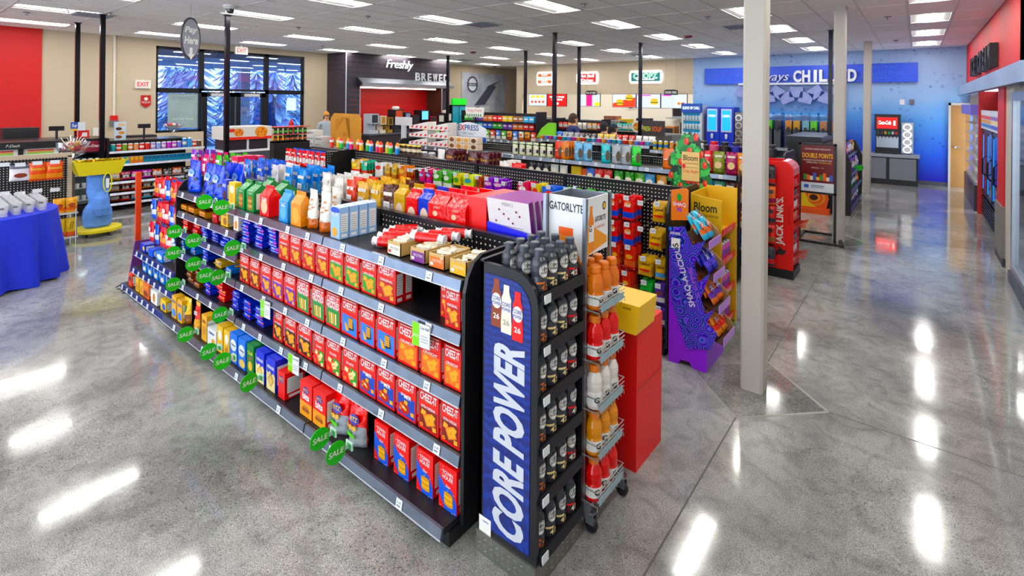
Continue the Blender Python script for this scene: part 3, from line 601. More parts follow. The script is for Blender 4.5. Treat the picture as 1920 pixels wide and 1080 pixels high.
cd=cd.mesh('sale_card')
for u,v,z,n in ((790,622,.9,'third'),(498,575,.62,'fourth'),(551,678,.34,'fifth')):
    p=PY(u,v,1.70); tag(link('sale_card',cd,None,p,R(4)),f'green and white two-for price card hanging above the {n} shelf goods','price card',None)
# ---------------- blue protein drink rack ----------------
CP=thing('drink_rack','blue and black bottle rack with CORE POWER panel at the gondola end','drink rack',(0,0,0))
x0,x1,y0,y1=-1.555,-1.23,1.73,2.115; ZT=1.315
def rc(xa,xb,zb,zt,r,n=5):   # rounded top right corner outline in x,z
    return [(xa,zb),(xb,zb)]+[(xb-r+r*math.cos(a),zt-r*1.1+r*1.1*math.sin(a)) for a in [i*math.pi/2/n for i in range(n+1)]]+[(xa,zt)]
def blueprint():
    m,t,b=mk('blue_swirl_print'); N=t.nodes; L=t.links; tc=N.new('ShaderNodeTexCoord'); wv=N.new('ShaderNodeTexWave'); wv.wave_type='RINGS'; wv.inputs['Scale'].default_value=22; wv.inputs['Distortion'].default_value=6; wv.inputs['Detail'].default_value=3
    L.new(tc.outputs['Object'],wv.inputs['Vector']); r=N.new('ShaderNodeValToRGB'); r.color_ramp.elements[0].color=lin('#0c1c5e'); r.color_ramp.elements[1].color=lin('#12307f'); L.new(wv.outputs['Fac'],r.inputs[0]); L.new(r.outputs[0],b.inputs['Base Color']); b.inputs['Roughness'].default_value=.25; return m
MB().prism(rc(x0,x1,.09,ZT,.13),1,y0,y0+.02,BLK2).build('side_panel',CP)
MB().prism(rc(x0,x1,.09,ZT,.13),1,y1-.02,y1,BLK2).build('side_panel',CP)
MB().box(x0,y0,.09,x0+.02,y1,ZT+.01,BLK).build('back_panel',CP)
pp=MB().prism(rc(x0+.03,x1-.035,.13,ZT-.045,.11),1,y0-.003,y0,blueprint()).build('printed_panel',CP)
t=MB(); t.text('CORE POWER',(x0+.262,y0-.003,.15),.175,mat('#c9ced8',.3,.3,0),(0,0,1),(-1,0,0),'l',mw=.835,bold=.042,shear=.22,eps=.002); t.build('panel_lettering',pp)
for i,(cx,bz,c,tc,dx) in enumerate(((-1.455,1.045,'#7a3a22','#7a3a22',0),(-1.398,1.03,'#d8d2c4','#9a948a',0),(-1.335,1.015,'#e23a32','#ffffff',0))):
    q=MB(); o=(cx,y0-.003,bz); q.xf=Matrix.Translation(o)@Matrix.Diagonal((.92,1,.8,1))@Matrix.Translation(-Vector(o)); k=.0012+.0006*i
    q.poly(o,[(-.031,0),(.031,0),(.033,.05),(.027,.15),(.03,.19),(.02,.215),(.017,.235),(.017,.265),(-.017,.265),(-.017,.235),(-.02,.215),(-.03,.19),(-.027,.15),(-.033,.05)],C(c),eps=k)
    q.ell((cx,y0-.003,bz+.145),.03,.043,WHT,eps=k+.0004); q.text('CORE',(cx,y0-.003,bz+.147),.022,C('#14307c'),mw=.05,bold=.02,eps=k+.0008); q.text('POWER',(cx,y0-.003,bz+.122),.019,C('#14307c'),mw=.052,bold=.02,eps=k+.0008)
    q.text('26',(cx,y0-.003,bz+.045),.03,C(tc if i==1 else '#ffffff'),bold=.02,eps=k+.0008); q.build('printed_bottle',pp)
ks=MB().box(x0-.004,y0-.01,0,x1+.004,y1+.004,.10,mat('#8b8b86',.28,.85,.2,30)); 
ks=ks.build('kick_plate',CP)
tr=MB(); TM=mat('#c2c2bc',.2,.9,0)
for i in range(9):
    for j in range(3):
        a=.6 if (i+j)%2 else -.6; o=Vector((x0+.02+.034*i,y0-.0105,.025+.026*j)); d=Vector((math.cos(a),0,math.sin(a)))*.009; n=Vector((-math.sin(a),0,math.cos(a)))*.0028; tr.add([o-d-n,o+d-n,o+d+n,o-d+n],[(0,1,2,3)],TM)
        o=Vector((x1+.0045,y0+.03+.042*i,.025+.026*j)); d=Vector((0,math.cos(a),math.sin(a)))*.009; n=Vector((0,-math.sin(a),math.cos(a)))*.0028; tr.add([o-d-n,o+d-n,o+d+n,o-d+n],[(0,1,2,3)],TM)
tr.build('tread_pattern',ks)['kind']='stuff'
st=MB().rect((x0+.01,y0-.003,.12),0,-.02,.07,.05,WHT,eps=.002); st.text('quality',(x0+.05,y0-.003,.145),.012,C('#1f4fa8'),eps=.003); st.build('sticker',CP)
SZ=[PX(1010,v,-1.23).z+.03 for v in (573,671,765,860,953,1059)]
for z in SZ:
    s=MB().box(x0+.02,y0+.02,z-.02,x1,y1-.02,z,BLK).build('shelf',CP)
    MB().prism([(x1,z+.012),(x1+.006,z+.012),(x1+.016,z-.03),(x1+.004,z-.034)],1,y0+.02,y1-.02,BLK2).build('price_rail',s); MB().box(x1+.012,y0+.025,z-.03,x1+.017,y0+.07,z+.006,TAGW).build('price_tag',s)
DG=mat('#2c2f38',.3,0,.15,30); CAPM=mat('#3c414c',.35,0,.1,60)
def pbottle(num,c):
    r=.036; b=MB().lathe([(.001,0),(r*.9,0),(r,.012),(r,.05),(r*.9,.075),(r,.1),(r,.128),(r*.86,.148),(r*.58,.162),(r*.52,.168)],12,DG); body=b.mesh('drink_bottle',True)
    cp_=MB().lathe([(r*.55,.166),(r*.58,.168),(r*.58,.192),(r*.5,.196),(.001,.196)],12,CAPM).mesh('cap',True)
    q=MB()
    def wp(p): a=p.x/r; return Vector((math.sin(a)*(r+.0012+p.y),-math.cos(a)*(r+.0012+p.y),p.z))
    q.warp=wp
    q.ell((0,0,.105),.026,.032,WHT,n=18,eps=0); q.ell((0,0,.105),.023,.029,DG,n=18,eps=-.0004); q.ell((0,0,.105),.021,.027,WHT,n=18,eps=-.0008)
    q.text('CORE',(0,0,.106),.014,C('#1c2230'),mw=.034,bold=.02,eps=-.0012); q.text('POWER',(0,0,.089),.012,C('#1c2230'),mw=.036,bold=.02,eps=-.0012)
    q.rect((0,0,0),-.03,.008,.03,.05,C(c if c=='#c8241c' else '#2a2a30'),eps=-.0002); q.text(num,(0,0,.016),.026,C('#f0ead8' if c=='#c8241c' else c),bold=.02,eps=-.001)
    for i in range(3): q.ell((-.03+.012*i,0,.05),.009,.006,C(c),n=7,eps=-.0006)
    q.v=[(x,-0.0+y if True else y,z) for x,y,z in q.v]
    return body,cp_,q.mesh('wrap_label')
KB=[pbottle('42','#a8623a'),pbottle('42','#e4cf98'),pbottle('42','#ecd9a8'),pbottle('42','#c8241c')]
for s,z in enumerate(SZ):
    nd=3 if s==0 else 2
    for d in range(nd):
        for k in range(4):
            body,cap,lab=KB[k]; nm=['brown','cream','pale yellow','red'][k]
            y=y0+.065+.083*k; x=x1-.045-.082*d
            o=prod('drink_bottle',body,f'charcoal drink bottle with {nm} print','bottle',f'{"front" if d==0 else ordn(d)+" line"} of the {ordn(s)} rack shelf',(x,y,z),R(78+random.uniform(-12,12)))
            o.scale=(1,1,.93); link('cap',cap,o); link('wrap_label',lab,o)
# ---------------- wheeled sports drink rack ----------------
GR=thing('sports_drink_rack','wheeled wire rack of orange-capped sports drinks with GATORLYTE header','drink rack',(0,0,0))
gx0,gx1,gy0,gy1=-1.475,-1.245,2.15,2.37; GZ=1.575; FRM=mat('#8a919c',.3,.7,.1,20)
hd=MB().box(gx0,gy0,1.265,gx1,gy0+.008,GZ,C('#d4d6da')); hd.text('GATORLYTE',((gx0+gx1)/2-.005,gy0,GZ-.075),.042,C('#16181c'),mw=.2,bold=.02)
hd.poly((gx0,gy0,1.28),[(.05,-.03),(.2,-.03),(.17,.06),(.145,.10),(.145,.14),(.075,.14),(.075,.10),(.05,.06)],C('#e08a1e')); hd.rect((gx0,gy0,1.28),.068,.1,.152,.14,C('#d8661c'),eps=.001); hd.build('header_sign',GR)
hs=MB().box(gx1-.008,gy0,1.30,gx1,gy1,GZ,C('#d8dadd')); ux=(0,1,0); o=(gx1,gy0,1.30)
hs.poly(o,[(0,0),(.2,.03),(.2,.06),(.06,.13),(0,.13)],C('#eba12a'),ux); hs.poly(o,[(.015,.01),(.065,.01),(.065,.16),(.05,.2),(.05,.235),(.025,.235),(.025,.2),(.012,.16)],C('#e58c1c'),ux,eps=.001); hs.rect(o,.015,.06,.065,.14,WHT,ux,eps=.0015)
hs.text('G',(gx1,gy0+.03,1.30+.11),.03,C('#111'),ux,bold=.03,eps=.002); hs.text('GATORLYTE',(gx1,gy0+.075,1.30+.15),.026,C('#16181c'),ux,al='l',mw=.11,bold=.02); hs.text('REHYDRATE NOW',(gx1,gy0+.075,1.30+.115),.014,C('#e8702a'),ux,al='l',mw=.1); hs.ell((gx1,gy0+.17,1.30+.22),.018,.022,C('#2a2c30'),ux,eps=.0012); hs.ell((gx1,gy0+.17,1.30+.22),.012,.015,YL,ux,eps=.0018); hs.build('header_sign',GR)
MB().box(gx0,gy1-.008,1.30,gx1,gy1,GZ,FRM).build('header_back',GR); MB().box(gx0,gy0,1.3,gx0+.006,gy1,GZ,FRM).build('header_side',GR)
for x,y in ((gx0,gy0-.02),(gx1,gy0-.02),(gx0,gy1+.045),(gx1-.02,gy1+.045)): MB().box(x-.009,y-.009,.1,x+.009,y+.009,GZ+.003,FRM).build('post',GR)
MB().box(gx0+.02,gy0+.01,.15,gx0+.03,gy1,1.3,mat('#4a2c22',.6)).build('back_board',GR)
TZ=[1.05,.81,.575,.355,.135]; bx1=-1.165
for z in TZ:
    t=MB(); WR=mat('#c4c8cc',.25,.8,0)
    for k in range(3): t.tube([(bx1,gy0-.018,z+.02+.022*k),(bx1,gy1+.03,z+.02+.022*k)],.0028,WR,5)
    for yy in (gy0-.018,gy1+.03): t.tube([(gx0,yy,z+.064),(bx1,yy,z+.064)],.0028,WR,5); t.tube([(gx0,yy,z),(bx1,yy,z)],.0028,WR,5)
    for k in range(9): yy=gy0-.018+(gy1-gy0+.048)*k/8; t.tube([(gx0,yy,z-.003),(bx1,yy,z-.003),(bx1,yy,z-.02)],.0025,WR,4)
    b=t.build('wire_basket',GR); MB().box(bx1+.002,gy0-.005,z+.0,bx1+.006,gy1+.005,z+.035,mat('#8fa5ad',.3,.1,.1)).build('price_rail',b)
def gbottle(c):
    r=.0405; liq=mat(c,.08,0,.1,20,trans=.12); cap=mat('#f08a12',.4,0,.05)
    b=MB().lathe([(.001,0),(r*.9,0),(r,.01),(r,.07),(r*.93,.08),(r,.105),(r*.97,.13),(r*.72,.158),(r*.52,.17),(r*.52,.176)],12,liq).mesh('sports_bottle',True)
    cm=MB().lathe([(r*.6,.17),(r*.66,.172),(r*.66,.198),(r*.58,.203),(.001,.203)],12,cap).mesh('cap',True)
    q=MB(); q.warp=lambda p:Vector((math.sin(p.x/r)*(r+.001+p.y),-math.cos(p.x/r)*(r+.001+p.y),p.z))
    for i in range(12): q.rect((0,0,0),-.12+.02*i,.02,-.12+.02*(i+1),.07,C('#e4e2de') if i>2 else C('#d9c9b8'),eps=0)
    q.text('G',(.0,0,.034),.028,C('#111'),bold=.04,eps=-.0008); 
    for k in range(4): q.rect((0,0,0),-.075,.03+.01*k,-.03,.034+.01*k,C('#9a8a80'),eps=-.0006)
    return b,cm,q.mesh('wrap_label')
for s,(z,c,nm) in enumerate(zip(TZ,('#f08a10','#e01c12','#d8d4d0','#e69a10','#e2341c'),('orange','red','clear','amber','coral'))):
    pb=gbottle(c)
    for d in range(2 if s else 3):
        for k in range(3):
            o=prod('sports_bottle',pb[0],f'{nm} sports drink bottle with orange cap','bottle',f'{ordn(d)} line of {nm} basket',(bx1-.046-.08*d,gy0+.026+.082*k,z+.002),R(62+random.uniform(-15,15)))
            link('cap',pb[1],o); link('wrap_label',pb[2],o)
for k,(x,y) in enumerate(((-1.2,2.14),(-1.19,2.44),(-1.5,2.2),(-1.5,2.42))):
    c=MB().box(min(x,-1.36),y-.02,.105,max(x,-1.36),y+.02,.135,FRM).build('caster_arm',GR)
    w=MB().lathe([(.001,-.014),(.026,-.014),(.034,-.008),(.034,.008),(.026,.014),(.001,.014)],14,BLK2); w.v=[(x+a,y+cc,.034+b) for a,b,cc in w.v]; w.build('wheel',c,smooth=True)
    MB().box(x-.02,y-.02,.045,x+.02,y-.016,.105,STEEL).box(x-.02,y+.016,.045,x+.02,y+.02,.105,STEEL).lathe([(.022,.09),(.026,.095),(.026,.105),(.001,.105)],12,STEEL,c=(x,y,0)).build('fork',c)
# red pedestal with yellow carton
d=thing('card_pedestal','red cardboard floor pedestal behind the sports drink rack','display',(0,0,0)); MB().box(-1.5,2.63,0,-1.2,2.98,.785,mat('#d01418',.45,0,.06)).build('pedestal_body',d); MB().box(-1.195,2.63,.45,-1.194,2.98,.455,C('#8a0d10')).build('fold_line',d)
q=MB().prism([(2.56,.79),(2.60,.93),(2.84,.93),(2.8,.79)],0,-1.42,-1.175,C('#edc312')); 
q=tag(q.build('card_carton'),'plain yellow card carton lying on the red pedestal','carton')
MB().box(-1.36,2.592,.9,-1.31,2.6,.915,C('#a8880c')).build('slot',q); MB().box(-1.27,2.592,.9,-1.22,2.6,.915,C('#a8880c')).build('slot',q)
# ---------------- goods on the far side top shelf of the near gondola ----------------
NF='far top shelf, nearest gondola'
def fz(me,name,desc,u,n,cat='bag',v=300,y0=2.235,dy=.066,z=1.2,where=NF,jit=4,xx=None):
    x=PY(u,v,2.24).x if xx is None else xx
    for i in range(n):
        o=prod(name,me,desc,cat,where,(x+random.uniform(-.006,.006),y0+dy*i,z),R(random.uniform(-jit,jit)),0,R(random.uniform(-1,1)),order='from the rail'); o.scale=(random.uniform(.94,1.0),.85,random.uniform(.93,1.05))
for u,c,b_,dsc,n in ((365,'#c42a7a',(.75,1,'#7a3aa8'),'pink and purple candy pouch',4),(388,'#e0367a',None,'hot pink candy pouch',4),(412,'#3fa823',(.1,.5,'#2a7a1c'),'bright green candy pouch',5),(466,'#2f7fe0',(.15,.55,'#3a4fb4'),'light blue candy pouch',5),(491,'#3f6fe0',(.15,.5,'#d8dcec'),'mid blue candy pouch',4),(517,'#e4e2e6',None,'silver white candy pouch',4),(543,'#2a8ad8',None,'sky blue candy pouch',5),(568,'#3a86d8',(.2,.5,'#5ab0f0'),'pale blue candy pouch',5),(596,'#ece8e4',(0,.22,'#c82a22'),'white bag with red base',5),(625,'#efe9e2',(0,.22,'#c83a22'),'cream bag with red base',5),(654,'#e8551c',None,'orange candy pouch',4),(684,'#edb41c',(.1,.5,'#c9a03a'),'yellow candy pouch',5),(716,'#efbe2a',(.0,.35,'#e08a1c'),'golden yellow candy pouch',5),(748,'#4a2218',(.0,.5,'#9a8f94'),'brown and silver chocolate pouch',5)):
    fz(bag('candy_bag',.13,.25,.06,F(c),[(b_[0],b_[1],F(b_[2]))] if b_ else (),seed=int(u)),'candy_bag',dsc,u,n,xx={748:-2.87,716:-3.015,684:-3.16,654:-3.32,625:-3.48,596:-3.66}.get(u))
fz(cbx('candy_box',.14,.08,.26,'#d42a5a',art_lines('BITES','#fff',[(.5,.4,.4,.2,'#2447a8')])),'candy_box','pink and blue sweet box',436,3,'box',jit=1,dy=.1)
GL=lambda c,t='LINDOR':gable('chocolate_bag',.115,.1,.27,c,gart('','#fff','#e8c9b4'),film=True,rz=.78)
for c,x,dsc in (('#b8923a',-2.73,'tall gold chocolate bag'),('#cf1a20',-2.61,'tall red chocolate bag beside the gold one'),('#1f36a8',-2.49,'tall blue chocolate bag')): fz(GL(c),'chocolate_bag',dsc,0,2,xx=x-.05,y0=2.21,dy=.12,jit=2)
GLR=gable('chocolate_bag',.16,.11,.27,'#d4140f',lambda mb,w,h:(mb.ell((w*.4,0,h*.5),w*.13,h*.06,C('#e8c8a8')),mb.text('LINDT',(w*.5,0,h*.62),h*.05,C('#f2d9c4')),mb.text('2.8',(w*.7,0,h*.08),h*.08,C('#fff'),eps=.001)),rz=.72)
for j,(u,v,y) in enumerate(((835,352,2.24),(846,350,2.36),(862,347,2.46))): pass
for j in range(3):
    for k in range(2): prod('chocolate_bag',GLR,f'large red chocolate bag, {("left","right")[k]} row','bag',NF,(-2.42+.165*k,2.19+.118*j,1.2),R(0),order='from the rail')
q=MB().box(-2.10,2.22,1.202,-1.955,2.55,1.475,C('#e01510')); tag(q.build('card_divider'),'plain red display carton on the gondola top beside purple boxes','carton')
t=thing('sweet_display','blue card tray holding slanted purple chocolate boxes','display',(-1.93,2.2,1.202)); MB().prism([(0,0),(.36,0),(.36,.12),(0,.15)],1,0,.012,C('#1420c4')).build('tray_front',t); MB().box(0,0,0,.36,.36,.012,C('#1420c4')).build('tray_base',t); MB().prism([(0,0),(.36,0),(.36,.12),(.0,.15)],0,.355,.367,C('#1420c4')).build('tray_side',t)
pb=MB().box(0,0,0,.3,.035,.25,C('#7a2f78'),front=C('#ddd8da')); r=random.Random(5)
for i in range(7): pb.ell((.05+.03*i+.01*r.random(),0,.12+.07*((i*3)%4)/3),.007,.007,C('#6a2320'),n=8)
for k in range(3): pb.rect((0,0,0),.03,.07+.012*k,.25,.075+.012*k,C('#a39ca6'))
pb.text('MERCI',(.15,0,.215),.02,C('#8a8790')); pb=pb.mesh('chocolate_box')
for i in range(6): prod('chocolate_box',pb,'purple and white chocolate box','box','blue card tray',(-1.93+.004*i,2.235+.052*i,1.245),0,R(10),order='from the front')
# kiosk of low end shelves at the far left end
E=thing('end_shelf_unit','low end-of-aisle shelf unit with blue price rails and purple side board','shelving',(0,0,0))
for z,a in ((.44,-6.4),(.245,-6.5),(.06,-6.64)): shelf(E,a,-5.27,1.72 if z>.1 else 1.66,2.05,z,RAILB,[a+.08+.16*i for i in range(7)],-1)
MB().prism([(1.72,.05),(2.05,.05),(2.05,.47),(1.78,.47)],0,-6.68,-6.66,mat('#5d3070',.5)).build('side_board',E); MB().box(-6.6,1.75,0,-5.27,2.05,.03,BLK).build('kick_base',E)
for x in (-6.62,-6.45): MB().tube([(x,1.66,.05),(x,1.6,.03),(x,1.62,.0),(x+.03,1.66,.02)],.006,BLK).build('wire_foot',E)
def er(w,h,body,art,desc,us,v,z,d=.09,y=1.74): b2('snack_box',w,d,h,body,art,desc,us,v,z,'blue-railed end unit',y)
er(.12,.11,'#2f7fd8',art_lines('','#fff',[(.5,.8,.3,.2,'#12204a'),(.5,.3,.35,.2,'#e8d8b0')]),'light blue snack box with cut-out',(267,277,288,300,312),525,.245)
er(.1,.13,'#e0561c',art_lines('','#fff',[(.5,.6,.3,.2,'#2a1a10')]),'orange snack box',(241,),535,.06,y=1.68); er(.1,.13,'#e3b51e',art_lines('','#fff',[(.5,.4,.3,.3,'#b5781e')]),'yellow snack box',(254,262),545,.06,y=1.68)
er(.17,.14,'#e8781c',art_lines('Reese','#f6d21c',[(.5,.3,.4,.2,'#7a3a12')],.68,.18),'orange and brown candy carton',(268,),555,.06,y=1.68); er(.17,.12,'#dcdcdc',art_lines('','#fff',[(.5,.5,.2,.35,'#b5762e')]),'white card tray with cookies',(283,),565,.06,y=1.68); er(.14,.1,'#e8c21e',art_lines('','#fff',[(.6,.4,.3,.3,'#2a55b8')]),'yellow and blue biscuit carton',(301,),572,.06,y=1.68)
er(.17,.09,'#2a7ad8',art_lines('','#fff',[(.5,.5,.4,.3,'#c9d0d8')]),'open blue biscuit tray',(293,),480,.44); er(.15,.08,'#2430a8',art_lines('','#fff',[(.7,.5,.2,.3,'#e8d21c')]),'blue and yellow candy carton',(263,),470,.44); er(.13,.07,'#2a55c8',None,'small blue candy carton',(278,),478,.44)
er(.12,.16,'#efe9ea',art_lines('','#fff',[(.5,.3,.3,.2,'#c8241c')]),'white and red cookie box',(318,),505,.245,y=1.85); er(.13,.12,'#7a1a20',art_lines('Pocky','#f0d8c8',[],.5,.15),'dark red biscuit box',(330,),505,.26,y=1.8)
# orange wire display with hanging candy
W=thing('candy_wire_stand','tall black wire stand with orange side board and hanging candy bags','display stand',(0,0,0))
MB().box(-6.72,1.79,0,-6.69,1.84,1.22,mat('#d8541a',.5,0,.5,9)).build('side_board',W)
wm=MB()
for i in range(15): wm.tube([(-6.7,2.1,.5+.05*i),(-5.3,2.1,.5+.05*i)],.004,BLK2,4)
for x in (-6.68,-6.2,-5.75,-5.32): wm.tube([(x,2.1,0),(x,2.1,1.24)],.007,BLK2,5)
wm.build('wire_grid',W); MB().box(-6.3,2.17,1.17,-5.27,2.57,1.2,BLK).build('far_shelf',W); MB().box(-6.69,2.12,.45,-5.5,2.13,.68,mat('#c4221c',.5,0,.4,6)).build('red_board',W)
for k,(c,c2,n) in enumerate((('#d83a1a','#e8a01c','red and yellow'),('#2456d0','#d0d8e8','blue'),('#c8222a','#f0d8d0','red'))):
    hb=bag('candy_bag',.14,.2,.036,F(c),[(.3,.55,F(c2))],bt('','#fff',blob=(c2,.65,.25,.12)),hang=True,seed=40+k)
    for j,(zz,yy) in enumerate(((1.02,1.9),(.79,1.88),(.56,1.86))):
        for i in range(6):
            if (i*2+j)%3!=k: continue
            if k==0: MB().tube([(-6.2+.165*i,2.1,zz+.2),(-6.2+.165*i,yy-.08,zz+.21)],.004,STEEL,4).build('peg_hook',W)
            for dd in range(3): prod('candy_bag',hb,f'{n} candy bag','bag',f'{ordn(j)} row of wire stand, {ordn(i)} hook',(-6.2+.165*i,yy-.06+.05*dd,zz-.01),R(random.uniform(-6,6)),0,R(random.uniform(-5,5)),order='from the front')
# ---------------- second gondola with peg hooks ----------------
XS2=[-6.37,-5.17,-3.97,-2.77,-1.58]; Y2=4.35
g2=gondola('gondola_shelving','black pegboard candy gondola in the second row',XS2,Y2,[[],[],[],[]],[[1.19,.85]]*4,h=1.315,db=.40,du=.37,zb=.14)
MB().box(-6.42,3.9,.1,-6.40,4.35,1.31,PEGY).build('end_pegboard',g2)
hk=MB().tube([(0,0,0),(0,-.26,-.01)],.0035,mat('#c8ccd0',.25,.9,0),5); hk.box(-.024,-.275,-.034,.024,-.27,.006,TAGW).text('1.99',(0,-.275,-.02),.012,TAGK,eps=.001); hk=hk.mesh('peg_hook')
HKC={}
def hang(par,u0,u1,v,z,me,desc,where,yw=None,n=5,y=Y2,rz=0,d=.04,dy=.012):
    yf=y-.27; xa=PY(u0,v,yf).x; xb=PY(u1,v,yf).x; w=.15; k=max(1,round((xb-xa)/w)); 
    for i in range(k):
        HKC[desc,where]=HKC.get((desc,where),-1)+1; wh=f'{where}, {ordn(HKC[desc,where])} hook'; x=xa+(xb-xa)*(i+.5)/k; h=link('peg_hook',hk,par,(x,y-.012,z+.012))
        for j in range(n):
            o=prod('candy_bag',me,desc,'bag',wh,(x+random.uniform(-.004,.004),yf+.03+(.19/max(n,1))*j,z-me['h']-random.uniform(0,.012)),R(rz+random.uniform(-4,4)),R(random.uniform(-2,2)),R(random.uniform(-4,4)),order='from the front')
            o.scale=((xb-xa)/k/w*.95,1,1)
def hbag(c,bands,dec,h=.19,seed=1,d=.045):
    me=bag('candy_bag',.14,h,d*.72,F(c),bands,dec,hang=True,seed=seed); me['h']=h; return me
def mb_(c,c2=None,t='',tc='#ffffff',h=.19,seed=1,blob=None): return hbag(c,[(.08,.42,F(c2))] if c2 else (),bt(t,tc,.6,.16,blob),h,seed)
W2='top pegs, second gondola'; zt=1.215
for a,b,c,c2,bl,t,tc,desc in ((655,672,'#e8b41c','#c8301c','#f4e04a','',"#fff",'yellow and red stick candy bag'),(673,686,'#22a884','#e8541c',None,'','#fff','teal stick candy bag'),(698,716,'#e6e4de','#dcd8d4','#c8302a','','#fff','white candy bag with red dot'),(718,740,'#d8b12a','#b5701c','#f0e09a','GOLD','#7a4a10','gold wrapped candy bag'),(741,760,'#e8861c','#d84a14','#f4c83a','','#fff','orange candy bag'),(783,807,'#e0206a','#c01a8a','#3a4fc0','Mike','#fff','magenta candy bag with blue badge'),(808,845,'#4a9a2e','#e4ead8','#e8f0e0','','#2a7a2a','green and white candy bag'),(846,863,'#e6d81c','#2a2a1e','#3a8a2a','','#fff','yellow and black sour candy bag'),(864,887,'#cfd82a','#1a8a96','#1a8a96','','#fff','lime and teal candy bag'),(889,902,'#a8432a','#d8d0c8','#5a2a1c','','#fff','brown candy bag'),(904,942,'#7a1fb0','#e4d8ee','#e84aa8','NERDS','#fff','purple candy bag'),(966,990,'#d81f5a','#e8507a','#ffffff','J','#c81f5a','crimson candy bag'),(992,1011,'#d8c83a','#3a55b8','#d8342a','','#fff','multicoloured candy bag'),(1013,1047,'#2560d0','#2a48b0','#d8342a','','#fff','blue candy bag with red dot'),(1049,1076,'#5ab02a','#e8e4d0','#d83a2a','','#fff','green and cream candy bag'),(1079,1100,'#3f9a3a','#7ac04a','#f0f0e0','','#fff','leaf green candy bag'),(1103,1135,'#4ab08a','#d85a8a','#f0e04a','','#fff','teal and pink candy bag')):
    hang(g2,a,b,330,zt,mb_(c,c2,t,tc,seed=int(a),blob=(bl,.68,.3,.14) if bl else None),desc,W2,n=4)
rb=mb_('#d0261c','#2447b8','Hot',h=.2,seed=77,blob=('#e8902a',.72,.3,.12)); of=mb_('#d8421c','#e8701c','',h=.2,seed=78,blob=('#f0b83a',.55,.3,.1)); gw=mb_('#d8ae3a','#c89028','Caramel','#5a3410',h=.16,seed=79,blob=('#c8342a',.34,.4,.06)); gw2=mb_('#d8ae3a','#5a90c8','Caramel','#5a3410',h=.16,seed=80); gn=mb_('#2fa040','#e8e8e0','',h=.16,seed=81,blob=('#3a2a1e',.5,.35,.08)); pv=mb_('#5a3aa8','#e6e2ea','',h=.16,seed=82,blob=('#6a3a2a',.6,.35,.1))
for u0,u1,v,z,me,ds,k in ((1138,1159,350,1.215,rb,'red and blue taffy bag','top'),(1163,1188,355,1.215,rb,'red and blue taffy bag','top'),(1220,1246,365,1.2,gw,'golden caramel bag','top'),
    (1138,1158,400,.985,rb,'red and blue taffy bag','second'),(1165,1188,405,.985,rb,'red and blue taffy bag','second'),(1212,1240,415,.97,gw,'golden caramel bag','second'),
    (1143,1160,450,.79,of,'orange and red candy bag','third'),(1166,1190,452,.79,of,'orange and red candy bag','third'),(1192,1222,465,.72,gw,'golden caramel bag','third'),(1225,1246,470,.72,gw2,'gold and blue caramel bag','third'),
    (1143,1160,505,.56,of,'orange and red candy bag','fourth'),(1162,1182,507,.56,of,'orange and red candy bag','fourth'),(1195,1222,520,.52,gn,'green chocolate bag','fourth'),(1224,1246,522,.52,pv,'purple chocolate bag','fourth'),(1200,1222,580,.335,gn,'green chocolate bag','lowest'),(1224,1246,578,.335,pv,'purple chocolate bag','lowest')):
    hang(g2,u0,u1,v,z,me,ds,f'{k} right-end pegs',n=4)
# empty hooks
for u,v,z in ((690,300,1.2),(770,305,1.2),(776,305,1.2),(948,315,1.2),(1060,400,.97),(1090,400,.97),(1204,360,1.2),(1204,410,.98)): link('peg_hook',hk,g2,(PY(u,v,4.1).x,Y2-.012,z))
# far top shelf of the second gondola
N2F='far top shelf, second gondola'
def f2(me,name,desc,us,v,y,cat='bag',z=1.19,where=N2F,rz=0,jit=4,od='from the left'):
    if cat=='bag':
        x=PY(us[0]+5,v,4.45).x
        for i in range(len(us)): prod(name,me,desc,cat,where,(x,4.42+.07*i,z),R(rz+random.uniform(-3,3)),order='from the rail')
    else:
        for u in us: prod(name,me,desc,cat,where,(PY(u,v,y).x,y,z),R(rz+random.uniform(-jit,jit)))
sb=lambda c,c2=None,t='',tc='#fff',w=.15,h=.24,d=.055,seed=1,blob=None,lo=.35: bag('snack_pouch',w,h,d,F(c),[(0,lo,F(c2))] if c2 else (),bt(t,tc,.6,.14,blob),seed=seed)
f2(sb('#4a1c22','#e0a01c','Dove','#e8b04a',seed=90,blob=('#6a2a2a',.6,.3,.15)),'snack_pouch','maroon and gold chocolate pouch',(843,853,862,870),275,4.55)
f2(sb('#4a1c22','#2a7ad0','Dove','#e8b04a',seed=91),'snack_pouch','maroon and blue chocolate pouch',(885,896),275,4.55); f2(sb('#4a1c22','#c8862a','Dove','#e8b04a',seed=92),'snack_pouch','maroon and tan chocolate pouch',(908,920,931,942),275,4.55)
f2(sb('#e8e0da','#b8324a',seed=93,h=.17),'snack_pouch','white and pink candy pouch',(944,951,958,963),300,4.5); f2(sb('#e6e2dc','#b5602a',seed=94,w=.12),'snack_pouch','white pouch with brown base',(826,),275,4.5)
f2(sb('#c81f24','#e8e8e8',seed=95,h=.16),'snack_pouch','red candy pouch',(968,975),285,4.62)
jar=MB().lathe([(.001,0),(.045,0),(.05,.02),(.05,.09),(.042,.1),(.042,.115),(.001,.115)],10,mat('#6a4a32',.2,0,.6,30),ms=None); jar=jar.mesh('candy_tub',True)
f2(jar,'candy_tub','small clear tub of brown sweets',(738,750,762,774,786,798,810,820),290,4.5,'tub'); f2(can('candy_tub',.05,.16,'#8a8a90','#c0c0c4','#b8b0a8'),'candy_tub','grey plastic candy jar',(765,780,795,810),270,4.6,'tub')
